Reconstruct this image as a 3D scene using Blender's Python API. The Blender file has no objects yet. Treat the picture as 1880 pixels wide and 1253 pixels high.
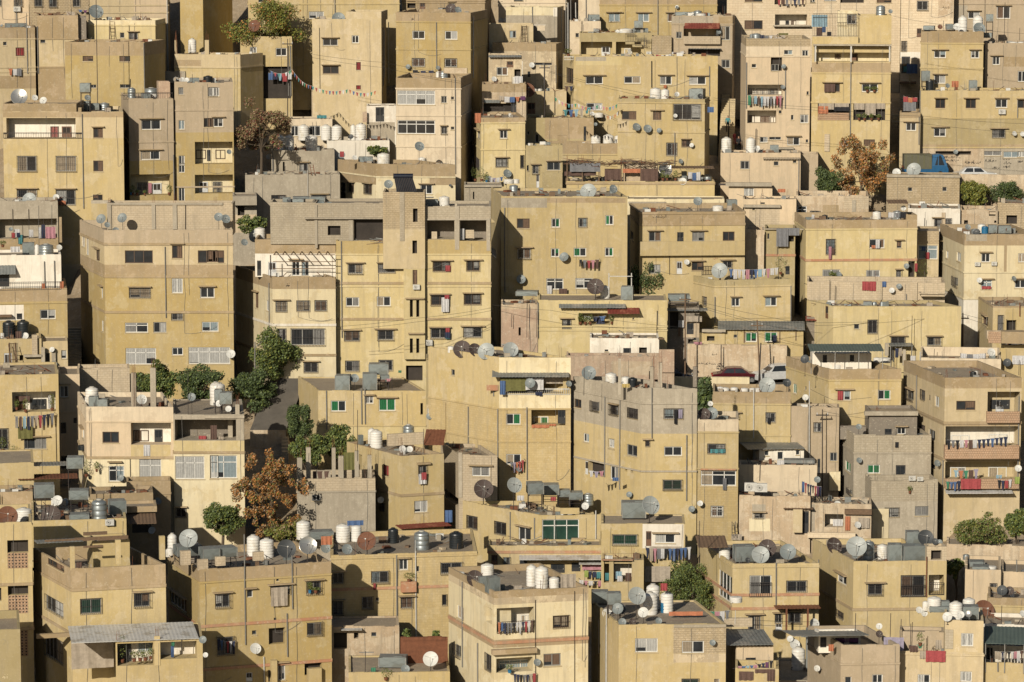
import bpy, math, random
from math import sin, cos, tan, radians, pi, atan2, asin
from mathutils import Vector, Matrix
random.seed(11)
R = random.random
# ------------------------------------------------------------------ camera, sky, sun, exposure
FPX, PITCH, CX, CY = 6506.0, radians(7.5), 940.0, 626.5
CAM = Vector((0, 0, 90.0))
SC = bpy.context.scene
COL = SC.collection
cd = bpy.data.cameras.new("camera"); cam = bpy.data.objects.new("camera", cd); COL.objects.link(cam)
cam.location = CAM; cam.rotation_euler = (radians(90) - PITCH, 0, 0)
cd.sensor_width = 36; cd.lens = 36 * FPX / 1880; cd.clip_start = 1; cd.clip_end = 3000
SC.camera = cam
SUN_EL, SUN_AZ = radians(24), radians(22)          # sun behind the camera, 22 degrees to its left
world = bpy.data.worlds.new("World"); SC.world = world; world.use_nodes = True
nt = world.node_tree; bg = nt.nodes["Background"]
sky = nt.nodes.new("ShaderNodeTexSky"); sky.sky_type = 'NISHITA'; sky.sun_disc = False
sky.sun_elevation = SUN_EL; sky.sun_rotation = pi + SUN_AZ
nt.links.new(sky.outputs[0], bg.inputs[0]); bg.inputs[1].default_value = 0.052
sl = bpy.data.lights.new("sun", 'SUN'); sl.energy = 5.0; sl.angle = radians(0.5); sl.color = (1, .92, .79)
so = bpy.data.objects.new("sun", sl); COL.objects.link(so)
sdir = Vector((-sin(SUN_AZ) * cos(SUN_EL), -cos(SUN_AZ) * cos(SUN_EL), sin(SUN_EL)))
so.rotation_euler = sdir.to_track_quat('Z', 'Y').to_euler(); so.location = (-60, 0, 160)
SC.view_settings.view_transform = 'Standard'; SC.view_settings.look = 'None'
SC.view_settings.exposure = -0.19; SC.view_settings.gamma = 1
SC.cycles.max_bounces = 5; SC.cycles.diffuse_bounces = 1; SC.cycles.glossy_bounces = 2

def ray(px, py):
    x = (px - CX) / FPX; y = (CY - py) / FPX
    return Vector((x, cos(PITCH) + y * sin(PITCH), -sin(PITCH) + y * cos(PITCH)))
def at(px, py, Y):
    d = ray(px, py); return CAM + d * (Y / d.y)
def Dist(b): return 270 + (1253 - b) * 0.0918
def hill(Y):
    b = 1253 - (Y - 270) / 0.0918
    return at(CX, b, Y).z

# ------------------------------------------------------------------ materials
MATS = {}
def nmat(name):
    m = bpy.data.materials.new(name); m.use_nodes = True; n = m.node_tree
    return m, n, n.nodes["Principled BSDF"]
def node(n, t, **k):
    x = n.nodes.new(t)
    for a, v in k.items():
        if a in x.inputs: x.inputs[a].default_value = v
        else: setattr(x, a, v)
    return x
def noise(n, vec, scale, detail=3, rough=.6):
    x = n.nodes.new("ShaderNodeTexNoise"); x.inputs["Scale"].default_value = scale
    x.inputs["Detail"].default_value = detail; x.inputs["Roughness"].default_value = rough
    n.links.new(vec, x.inputs["Vector"]); return x.outputs[0]
def ramp(n, f, p0, p1, c0=0., c1=1.):
    x = n.nodes.new("ShaderNodeMapRange"); x.inputs[1].default_value = p0; x.inputs[2].default_value = p1
    x.inputs[3].default_value = c0; x.inputs[4].default_value = c1; x.clamp = True
    n.links.new(f, x.inputs[0]); return x.outputs[0]
def mix(n, f, a, b, mode='MIX'):
    x = n.nodes.new("ShaderNodeMix"); x.data_type = 'RGBA'; x.blend_type = mode; x.clamp_factor = True
    for v, i in ((f, 0), (a, 6), (b, 7)):
        if hasattr(v, 'links'): n.links.new(v, x.inputs[i])
        else: x.inputs[i].default_value = v if i == 0 else (*v, 1)
    return x.outputs[2]
def wallmat(name, col, col2=None, dirt=.5, patch=.5, block=None, bump=.25):
    """stucco or blockwork: mottled colour, repainted patches, run-off streaks, fine grain"""
    m, n, p = nmat(name); L = n.links
    tc = n.nodes.new("ShaderNodeTexCoord"); oi = n.nodes.new("ShaderNodeObjectInfo")
    off = n.nodes.new("ShaderNodeVectorMath"); off.operation = 'ADD'
    cmb = n.nodes.new("ShaderNodeVectorMath"); cmb.operation = 'SCALE'; cmb.inputs[0].default_value = (91, 57, 33)
    L.new(oi.outputs["Random"], cmb.inputs["Scale"]); L.new(tc.outputs["Object"], off.inputs[0]); L.new(cmb.outputs[0], off.inputs[1])
    v = off.outputs[0]
    col2 = col2 or tuple(c * f for c, f in zip(col, (.86, .84, .80)))
    big = noise(n, v, .22, 4, .65); c = mix(n, ramp(n, big, .44, .50), col, tuple(a * .6 + b * .4 for a, b in zip(col, col2)))
    pn = noise(n, v, .55, 5, .7); c = mix(n, ramp(n, pn, .575 - patch * .03, .59 - patch * .03, 0, .9), c, col2)
    if block:
        br = n.nodes.new("ShaderNodeTexBrick"); uv = n.nodes.new("ShaderNodeUVMap")
        L.new(uv.outputs[0], br.inputs["Vector"])
        br.inputs["Scale"].default_value = 1; br.inputs["Brick Width"].default_value = block[0]; br.inputs["Row Height"].default_value = block[1]
        br.inputs["Mortar Size"].default_value = .022; br.inputs["Mortar Smooth"].default_value = .2
        br.inputs["Color1"].default_value = (1, 1, 1, 1); br.inputs["Color2"].default_value = (.90, .885, .86, 1); br.inputs["Mortar"].default_value = ((.80, .78, .74, 1) if name != "yblock" else (.87, .86, .84, 1)); br.offset_frequency = 2; br.inputs["Bias"].default_value = -.2
        c = mix(n, 1., c, br.outputs[0], 'MULTIPLY')
    mp = n.nodes.new("ShaderNodeMapping"); mp.inputs["Scale"].default_value = (1.6, 1.6, .16); L.new(v, mp.inputs[0])
    st = noise(n, mp.outputs[0], 1.5, 4, .7); c = mix(n, ramp(n, st, .47, .70, 0, dirt * .72), c, (.28, .235, .17))
    fn = noise(n, v, 2.3, 5, .75); c = mix(n, ramp(n, fn, .32, .68, 0, .34 * dirt + .1), c, tuple(a * .66 for a in col))
    f2 = noise(n, v, 5.5, 3, .7); c = mix(n, ramp(n, f2, .60, .65, 0, .5 * dirt), c, (.60, .53, .41)); f3 = noise(n, v, .9, 6, .8); c = mix(n, ramp(n, f3, .64, .66, 0, .6), c, tuple(a * .62 + .07 for a in col)); f4 = noise(n, v, 14, 2, .8); c = mix(n, ramp(n, f4, .25, .75, 0, .22), c, tuple(a * .7 for a in col))
    hs = n.nodes.new("ShaderNodeHueSaturation"); L.new(c, hs.inputs["Color"])
    L.new(ramp(n, oi.outputs["Random"], 0, 1, .9, 1.08), hs.inputs["Value"])
    L.new(hs.outputs[0], p.inputs["Base Color"]); p.inputs["Roughness"].default_value = .93
    bp = n.nodes.new("ShaderNodeBump"); bp.inputs["Strength"].default_value = bump; bp.inputs["Distance"].default_value = .04
    hn = noise(n, v, 9, 3, .7)
    if block:
        mm = n.nodes.new("ShaderNodeMath"); mm.operation = 'MULTIPLY_ADD'; L.new(br.outputs["Fac"], mm.inputs[0]); mm.inputs[1].default_value = -1.2; L.new(hn, mm.inputs[2]); hn = mm.outputs[0]
    L.new(hn, bp.inputs["Height"]); L.new(bp.outputs[0], p.inputs["Normal"])
    MATS[name] = m; return m
def plain(name, col, rough=.6, metal=0., var=.25, scale=4., stain=None, wav=None):
    m, n, p = nmat(name); L = n.links
    tc = n.nodes.new("ShaderNodeTexCoord"); v = tc.outputs["Object"]
    f = noise(n, v, scale, 4, .7)
    c = mix(n, ramp(n, f, .3, .7, 0, 1), col, tuple(a * (1 - var) for a in col))
    if stain: c = mix(n, ramp(n, noise(n, v, scale * .6, 5, .75), .52, .6), c, stain)
    L.new(c, p.inputs["Base Color"]); p.inputs["Roughness"].default_value = rough; p.inputs["Metallic"].default_value = metal
    if wav:
        w = n.nodes.new("ShaderNodeTexWave"); w.inputs["Scale"].default_value = wav; w.inputs["Distortion"].default_value = 2.5
        L.new(v, w.inputs["Vector"]); bp = n.nodes.new("ShaderNodeBump"); bp.inputs["Strength"].default_value = .8; bp.inputs["Distance"].default_value = .05
        L.new(w.outputs[0], bp.inputs["Height"]); L.new(bp.outputs[0], p.inputs["Normal"])
        L.new(mix(n, ramp(n, w.outputs[0], 0, .5, .35, 0), c, tuple(a * .55 for a in col)), p.inputs["Base Color"])
    MATS[name] = m; return m
for a in [('yel', (.515, .395, .185), (.57, .46, .27)), ('ochre', (.435, .32, .13), (.48, .38, .20)), ('lemon', (.57, .455, .225), (.63, .52, .30)),
          ('olive', (.39, .31, .155), (.46, .375, .21)), ('tan', (.36, .265, .145), (.46, .35, .22)), ('sand', (.53, .42, .24), (.60, .49, .32)),
          ('cream', (.74, .64, .42), (.64, .52, .30)), ('peach', (.64, .50, .33), (.56, .45, .30)), ('pinkc', (.68, .565, .40), (.57, .46, .32))]:
    wallmat(a[0], a[1], a[2], .55, .6)
wallmat('white', (.82, .76, .64), (.70, .62, .50), .5, .5)
wallmat('greyt', (.43, .34, .225), (.49, .39, .27), .55, .5)
wallmat('conc', (.39, .335, .25), (.47, .41, .31), .9, 1.0)
wallmat('dark', (.22, .19, .15), (.24, .2, .16), .9, 1.)
wallmat('rough', (.50, .375, .24), (.62, .51, .36), 1., 2.2, bump=.7)
wallmat('pinkr', (.45, .315, .22), (.56, .43, .30), 1., 2.2, bump=.7)
wallmat('peel', (.70, .57, .37), (.40, .31, .20), .9, 2.5, bump=.5)
wallmat('block', (.57, .465, .32), (.49, .40, .28), .7, 1., (.40, .20), .4)
wallmat('yblock', (.50, .375, .175), (.55, .43, .23), .6, .9, (.40, .20), .25)
wallmat('gblock', (.45, .385, .28), (.39, .33, .24), .8, 1., (.40, .20), .4)
wallmat('stone', (.46, .36, .22), (.55, .44, .29), .8, 1.2, (.34, .17), .7)
wallmat('cstone', (.70, .56, .38), (.74, .62, .44), .3, .4, (.60, .26), .35)
wallmat('lattice', (.50, .33, .21), None, .5, .3, (.2, .2), 1.)
wallmat('roofc', (.36, .29, .20), (.27, .22, .165), 1., 2.0, bump=.5)
wallmat('dirt', (.36, .27, .165), (.47, .37, .245), 1., 2.2, bump=.8)
wallmat('redband', (.45, .22, .12), (.5, .33, .2), .8, 1.)
plain('glass', (.035, .04, .045), .12, 0, .6, .6); plain('glassg', (.03, .075, .055), .2, 0, .5, 1.)
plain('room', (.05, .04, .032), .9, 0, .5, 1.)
plain('fwhite', (.70, .68, .62), .4); plain('fgrey', (.35, .34, .31), .45, .3); plain('fbrown', (.10, .06, .035), .5)
plain('cwhite', (.55, .54, .50), .9, 0, .2, 3, wav=5.); plain('cblue', (.33, .40, .42), .9, 0, .2, 3, wav=5.); plain('cbrown', (.22, .14, .09), .9, 0, .3, 3, wav=5.)
plain('cgrey', (.30, .29, .27), .9, 0, .3, 3, wav=5.); plain('cbeige', (.42, .34, .24), .9, 0, .25, 3, wav=5.); plain('cgreen', (.02, .17, .06), .8, 0, .2, 3, wav=4.); plain('cred', (.34, .05, .05), .9, 0, .3, 3, wav=5.)
plain('dbrown', (.17, .085, .045), .6); plain('dwhite', (.62, .62, .60), .5); plain('dblack', (.03, .03, .03), .5); plain('red', (.40, .05, .035), .7)
plain('iron', (.05, .04, .035), .6, .3); plain('rust', (.20, .075, .035), .85, .1, .4, 3); plain('pipew', (.55, .53, .48), .5); plain('pipeg', (.20, .19, .17), .6)
plain('tankw', (.74, .71, .64), .5, 0, .12, 2, (.60, .55, .45)); plain('tankk', (.02, .024, .026), .4, 0, .3); plain('tanks', (.34, .37, .37), .42, .55, .25, 2, (.25, .25, .22))
plain('tankb', (.02, .14, .27), .5, 0, .2, 2, (.05, .22, .33)); plain('galv', (.25, .28, .27), .5, .45, .3, 1.2, (.17, .18, .16)); plain('lid', (.5, .47, .4), .6)
plain('dgrey', (.20, .225, .22), .55, .1, .15, 1.5); plain('dwh', (.60, .59, .54), .5, 0, .12, 1.5); plain('dlight', (.33, .35, .33), .5, .05, .12, 1.5); plain('ddark', (.055, .06, .062), .6, .1, .3, 1.5)
plain('drust', (.20, .085, .045), .8, .1, .4, 2.5, (.13, .07, .05)); plain('dsilver', (.6, .58, .52), .28, .75, .1, 2); plain('dbrownm', (.085, .06, .05), .7, .2, .3)
plain('acw', (.60, .58, .52), .5); plain('sheetg', (.24, .25, .235), .6, .3, .25, 1.2, (.33, .31, .27)); plain('sheetw', (.68, .67, .63), .5, .2, .15, 1.2, (.45, .42, .36)); plain('sheetr', (.21, .045, .03), .7, .1, .3, 1.5, (.28, .1, .06))
plain('sheetgr', (.13, .17, .15), .6, .3, .25, 1.2); plain('wood', (.19, .12, .07), .85, 0, .4, 6); plain('cloth', (.55, .40, .24), .9, 0, .2, 2)
plain('bark', (.12, .09, .06), .95, 0, .4, 8); plain('skin', (.42, .24, .15), .6); plain('hair', (.015, .012, .01), .7)
plain('tyre', (.02, .02, .02), .85); plain('rim', (.35, .35, .34), .35, .7); plain('lampred', (.3, .02, .01), .3); plain('lampw', (.7, .7, .65), .2)
plain('paintm', (.085, .012, .018), .25, .2); plain('paintw', (.62, .62, .60), .25); plain('paintb', (.015, .10, .22), .35); plain('paintd', (.018, .022, .035), .25, .2); plain('tarp', (.12, .115, .075), .8)
plain('ink', (.035, .03, .028), .9)
for nme, c in dict(white=(.62, .60, .58), black=(.02, .02, .025), navy=(.025, .035, .09), blue=(.05, .14, .35), red=(.45, .03, .035), pink=(.55, .2, .25), green=(.03, .28, .14),
                   grey=(.20, .20, .21), teal=(.03, .28, .30), purple=(.16, .03, .14), orange=(.60, .16, .03), brown=(.14, .07, .045), lilac=(.35, .3, .42), yellow=(.6, .42, .06), cyan=(.25, .45, .55), lime=(.35, .45, .04), olive=(.17, .16, .02), beige=(.45, .36, .25)).items():
    l_ = sum(c) / 3; plain('g_' + nme, tuple(.72 * q + .28 * l_ for q in c), .9, 0, .35, 5)
def leafmat(name, c):
    m, n, p = nmat(name); g = n.nodes.new("ShaderNodeNewGeometry")
    x = mix(n, ramp(n, g.outputs["Random Per Island"], 0, 1), tuple(a * .65 for a in c), tuple(min(1, a * 1.35) for a in c))
    n.links.new(x, p.inputs["Base Color"]); p.inputs["Roughness"].default_value = .6; MATS[name] = m
for k, c in dict(leafg=(.12, .155, .04), leafd=(.075, .105, .04), leafy=(.20, .20, .04), leafo=(.38, .17, .05), leafb=(.22, .15, .08), leafr=(.18, .04, .03), leafp=(.27, .19, .10)).items(): leafmat(k, c)

# ------------------------------------------------------------------ mesh builder
class MB:
    def __init__(s): s.v = []; s.f = []; s.m = []; s.uv = []; s.mats = []
    def mi(s, m):
        if m not in s.mats: s.mats.append(m)
        return s.mats.index(m)
    def q(s, pts, m, uv=None):
        i = len(s.v); s.v += [tuple(p) for p in pts]; s.f.append(tuple(range(i, i + len(pts)))); s.m.append(s.mi(m))
        s.uv.append(uv or [((p[0] + p[1]), p[2]) for p in pts])
    def box(s, c, h, m, ex=(1, 0, 0), ey=(0, 1, 0), ez=(0, 0, 1)):
        c = Vector(c); ex = Vector(ex) * h[0]; ey = Vector(ey) * h[1]; ez = Vector(ez) * h[2]
        P = [c + a * ex + b * ey + d * ez for d in (-1, 1) for b in (-1, 1) for a in (-1, 1)]
        for f in ((0, 2, 3, 1), (4, 5, 7, 6), (0, 1, 5, 4), (1, 3, 7, 5), (3, 2, 6, 7), (2, 0, 4, 6)): s.q([P[k] for k in f], m)
    def tube(s, a, b, r, m, n=6, r2=None, caps=True):
        a = Vector(a); b = Vector(b); d = (b - a)
        if d.length < 1e-5: return
        d.normalize(); u = d.orthogonal().normalized(); w = d.cross(u); r2 = r if r2 is None else r2
        A = [a + (u * cos(2 * pi * k / n) + w * sin(2 * pi * k / n)) * r for k in range(n)]
        B = [b + (u * cos(2 * pi * k / n) + w * sin(2 * pi * k / n)) * r2 for k in range(n)]
        for k in range(n): s.q([A[k], A[(k + 1) % n], B[(k + 1) % n], B[k]], m)
        if caps: s.q(A[::-1], m); s.q(B, m)
    def lathe(s, prof, m, n=20, M=None):
        M = M or Matrix(); i0 = len(s.v)
        for r, z in prof:
            for k in range(n): s.v.append(tuple(M @ Vector((r * cos(2 * pi * k / n), r * sin(2 * pi * k / n), z))))
        mi = s.mi(m)
        for j in range(len(prof) - 1):
            for k in range(n):
                a = i0 + j * n + k; b = i0 + j * n + (k + 1) % n
                s.f.append((a, b, b + n, a + n)); s.m.append(mi); s.uv.append([(0, 0)] * 4)
    def build(s, name, parent=None, smooth=False, link=True):
        me = bpy.data.meshes.new(name); me.from_pydata(s.v, [], s.f)
        for m in s.mats: me.materials.append(MATS[m])
        if s.f:
            me.polygons.foreach_set("material_index", s.m)
            l = me.uv_layers.new(name="UVMap"); flat = [c for f in s.uv for p in f for c in p]; l.data.foreach_set("uv", flat)
        if smooth:
            me.polygons.foreach_set("use_smooth", [True] * len(s.f))
            try: me.set_sharp_from_angle(angle=radians(35))
            except Exception: pass
        o = bpy.data.objects.new(name, me); COL.objects.link(o); o.parent = parent
        return o
def tag(o, label, cat, group=None, kind=None):
    if label: o["label"] = label
    if cat: o["category"] = cat
    if group: o["group"] = group
    if kind: o["kind"] = kind
    return o
def empty(name, M):
    o = bpy.data.objects.new(name, None); COL.objects.link(o); o.matrix_world = M; o.empty_display_size = .3; return o
def copytree(o, parent=None):
    c = o.copy(); COL.objects.link(c); c.parent = parent
    for ch in o.children: copytree(ch, c)
    return c

# labels of small repeated things: filled in at the end, one phrase + where it stands + which of the like ones
SMALL = []
def small(o, name, phrase, where, cat, group, x, y=0): SMALL.append((o, phrase, where, cat, group, x, y))
ORD = ['first', 'second', 'third', 'fourth', 'fifth', 'sixth', 'seventh', 'eighth', 'ninth', 'tenth', 'eleventh', 'twelfth']
def finish_labels():
    g = {}
    for t in SMALL: g.setdefault((t[1], t[2]), []).append(t)
    for (ph, wh), L in g.items():
        L.sort(key=lambda t: (t[5], t[6])); n = len(L)
        for i, t in enumerate(L):
            s = f"{ph} {wh}"
            if n == 2: s += (", the left one", ", the right one")[i]
            elif n > 2: s += ", leftmost" if i == 0 else ", rightmost" if i == n - 1 else f", {ORD[min(i, 11)]} from left"
            tag(t[0], s, t[3], t[4])

# ------------------------------------------------------------------ tiles: coordinates read off enlarged crops of the photograph
TS = [0, 0, 1.]
def tile(k):
    r, c = k[0], int(k[1]); TS[:] = [(0, 380, 740, 1110, 1480)[c - 1], dict(A=0, B=300, C=600, D=910)[r], 3.6525 if r == 'D' else 3.915]
def src(): TS[:] = [0, 0, 1.]
def TX(x): return TS[0] + x / TS[2]
def TY(y): return TS[1] + y / TS[2]

HS = {}; ORDER = []
def H(key, ref, label, x0, x1, yt, B, s=0, mat='yel', d=9., a=None, par=.6, cat='house', **k):
    HS[key] = dict(key=key, ref=ref, label=label, x0=x0, x1=x1, yt=yt, B=B, s=s, mat=mat, d=d, a=a, par=par, cat=cat, win=[], zones=[], ledges=[], ex=[], items=[], blk=None, **k)
    ORDER.append(key)
def K(key, host, x0, x1, yt, v0, mat, d=4., yb=None, par=.25, name='upper_storey', **k):
    """a block standing on a house's roof, or built out of its front: a part of that house"""
    HS[key] = dict(key=key, host=host, x0=x0, x1=x1, yt=yt, v0=v0, mat=mat, d=d, yb=yb, par=par, name=name, win=[], zones=[], ledges=[], ex=[], items=[], s=0, **k)
    HS[host].setdefault('kids', []).append(key)
def W(key, txt):
    for t in txt.split(';'):
        t = t.split()
        if not t: continue
        x, y, w, h = map(float, t[1:5])
        HS[key]['win'].append((t[0], TX(x), TY(y), TX(x + w), TY(y + h)))
def Z(key, txt):
    for t in txt.split(';'):
        t = t.split(); n = [float(q) for q in t[1:]]
        if len(n) == 2: HS[key]['zones'].append((t[0], None, None, TY(n[0]), TY(n[1])))
        else: HS[key]['zones'].append((t[0], TX(n[0]), TX(n[1]), TY(n[2]), TY(n[3])))
def Lg(key, *ys, mat=None):
    HS[key]['ledges'] += [(TY(y), mat) for y in ys]
def I(key, txt):
    """items of a house, converted to photo pixels: kind colour numbers..."""
    sc = TS[2]
    for t in txt.split(';'):
        t = t.split()
        if not t: continue
        kd = t[0]; n = [float(q) for q in t[2:]]; c = t[1]
        if kd in ('tank',): n = [TX(n[0]), TY(n[1]), TY(n[2]), n[3] / sc]
        elif kd in ('dish', 'wdish'): n = [TX(n[0]), TY(n[1]), n[2] / sc] + n[3:]
        elif kd in ('box',): n = [TX(n[0]), TY(n[1]), TX(n[2]), TY(n[3])] + n[4:]
        elif kd in ('ac', 'pot'): n = [TX(n[0]), TY(n[1]), n[2] / sc]
        elif kd in ('pipe', 'rod'): n = [TX(n[0]), TY(n[1]), TY(n[2])] + n[3:]
        elif kd == 'bars': n = [TX(n[0]), TY(n[1]), TX(n[2]), TY(n[3])] + n[4:]
        elif kd in ('balc', 'rail', 'rug', 'slab'): n = [TX(n[0]), TY(n[1]), TX(n[2]), TY(n[3])] + n[4:]
        elif kd == 'sheet': n = [TX(n[0]), TX(n[1]), TY(n[2]), n[3], TY(n[4]), n[5]] + n[6:]
        elif kd == 'post': n = [TX(n[0]), TY(n[1]), TY(n[2]), n[3] / sc] + n[4:]
        elif kd == 'wash': n = [TX(n[0]), TY(n[1]), TX(n[2]), TY(n[3]), n[4] / sc] + n[5:]
        elif kd == 'rebar': n = [TX(n[0]), TY(n[1]), TY(n[2])]
        elif kd == 'plant': n = [TX(n[0]), TY(n[1]), n[2] / sc, n[3] / sc] + n[4:]
        (HS[key]['ex'] if kd in ('pipe', 'balc', 'rail', 'slab', 'sheet', 'post', 'rebar', 'bars') else HS[key]['items']).append((kd, c, n))

# ------------------------------------------------------------------ geometry of a house from its pixels
def geom(h, D):
    s = h['s']; ax, ox = (h['x0'], h['x1']) if s <= 0 else (h['x1'], h['x0'])
    P = at(ax, h['yt'], D); dr = ray(ax, h['yt']); phi = atan2(dr.x, dr.y)
    sm = s * D / FPX
    b = asin(max(-.97, min(.97, -sm * cos(phi) / h['d']))) - phi
    a = radians(h['a']) if h['a'] is not None else (b if abs(b) < radians(13) else b * .3)
    ux = Vector((cos(a), sin(a))); sd = Vector((-sin(b), cos(b)))
    r2 = ray(ox, h['yt']); kx, ky = r2.x, r2.y
    # P + w*ux = k*(kx,ky)
    det = ux.x * (-ky) - ux.y * (-kx); w = ((-P.x) * (-ky) - (-P.y) * (-kx)) / det
    O = Vector((P.x, P.y)) if w > 0 else Vector((P.x, P.y)) + w * ux
    w = abs(w)
    zb = at(ax, max(h['B'], h['yt'] + 30), D).z
    h.update(D=D, O=O, w=w, ux=ux, sd=sd, aa=a, bb=b, zt=P.z, zb=zb)
    return [O, O + ux * w, O + ux * w + sd * h['d'], O + sd * h['d']]
def overlap(A, B):
    for P in (A, B):
        for i in range(4):
            e = P[(i + 1) % 4] - P[i]; n = Vector((-e.y, e.x)).normalized()
            a = [n.dot(p) for p in A]; b = [n.dot(p) for p in B]
            if max(a) < min(b) + .05 or max(b) < min(a) + .05: return False
    return True
LAID = []
def layout():
    done = []
    for k in sorted(ORDER, key=lambda k: -HS[k]['B']):
        h = HS[k]; D = Dist(h['B']); D0 = D
        for _ in range(400):
            P = geom(h, D); hit = [q for q in done if overlap(P, q['foot'])]
            if not hit: break
            moved = False
            for q in hit:      # a nearer house may be shallower than guessed
                lim = max(q['d0'] * .5, 3.2) if abs(q['s']) < 60 else q['d0'] * .85
                if q['d'] - .4 > min(lim, q['d0']):
                    q['d'] -= .4; q['foot'] = geom(q, q['D']); moved = True
            if not moved: D += .3
        h['pushed'] = D - D0; h['d0'] = h['d']; h['foot'] = P
        done.append(h); LAID.append(h)

class Frame:
    """local frame of a house or block; converts pixels to points on its planes"""
    def __init__(s, M, w, d, H, sdl, left, parent=None):
        s.M = M; s.I = M.inverted(); s.w = w; s.d = d; s.H = H; s.sdl = sdl; s.parent = parent; s.left = left
    def rl(s, px, py):
        o = s.I @ CAM; r = s.I.to_3x3() @ ray(px, py); return o, r
    def front(s, px, py, v=0.):
        o, r = s.rl(px, py); t = (v - o.y) / r.y; p = o + r * t; return p.x, p.z
    def side(s, px, py, right):
        o, r = s.rl(px, py); p0 = Vector((s.w if right else 0, 0)); sd = s.sdl
        n = Vector((sd.y, -sd.x)); t = (n.dot(p0) - n.dot(o.xy)) / n.dot(r.xy); p = o + r * t
        return (p.xy - p0).dot(sd), p.z
    def roof(s, px, py, z):
        o, r = s.rl(px, py)
        if r.z > -1e-4: return None
        t = (z - o.z) / r.z; return o + r * t
# ------------------------------------------------------------------ facades and windows
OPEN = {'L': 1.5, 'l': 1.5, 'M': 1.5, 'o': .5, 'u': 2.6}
CURT = ['cwhite', 'cgrey', 'cblue', 'cbrown', 'cbeige', 'cgrey', None]
def facade(mb, h, P, L, H, holes, zones, mat, room):
    """P(t,z,depth) -> local point. Wall sheet with the openings left out, reveals, rooms behind."""
    us = sorted({0., L} | {min(max(v, 0), L) for q in holes for v in q[1:3]} | {min(max(v, 0), L) for q in zones if q[1] is not None for v in q[1:3]})
    zs = sorted({0., H} | {min(max(v, 0), H) for q in holes for v in q[3:5]} | {min(max(v, 0), H) for q in zones for v in q[3:5]})
    def matat(u, z):
        m = mat
        for q in zones:
            if q[3] <= z <= q[4] and (q[1] is None or q[1] <= u <= q[2]): m = q[0]
        return m
    for j in range(len(zs) - 1):
        z0, z1 = zs[j], zs[j + 1]; zc = (z0 + z1) / 2
        if z1 - z0 < 1e-4: continue
        run = None; rm = None
        def flush(e):
            if run is not None and e - run > 1e-4:
                mb.q([P(run, z0, 0), P(e, z0, 0), P(e, z1, 0), P(run, z1, 0)], rm, [(run, z0), (e, z0), (e, z1), (run, z1)])
        for i in range(len(us) - 1):
            u0, u1 = us[i], us[i + 1]; uc = (u0 + u1) / 2
            if u1 - u0 < 1e-4: continue
            hole = any(q[1] < uc < q[2] and q[3] < zc < q[4] for q in holes)
            m = None if hole else matat(uc, zc)
            if m != rm:
                flush(u0); run = u0 if m else None; rm = m
        flush(us[-1])
    for q in holes:
        k, u0, u1, z0, z1 = q[:5]; dp = OPEN.get(k[0], .2); m = matat(u0 - .05, (z0 + z1) / 2)
        for a, b in (((u0, z0), (u1, z0)), ((u1, z0), (u1, z1)), ((u1, z1), (u0, z1)), ((u0, z1), (u0, z0))):
            mb.q([P(*a, 0), P(*b, 0), P(*b, dp), P(*a, dp)], m)
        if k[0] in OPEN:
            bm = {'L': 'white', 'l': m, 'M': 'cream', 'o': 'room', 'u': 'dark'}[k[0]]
            mb.q([P(u0, z0, dp), P(u1, z0, dp), P(u1, z1, dp), P(u0, z1, dp)], bm)
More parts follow.
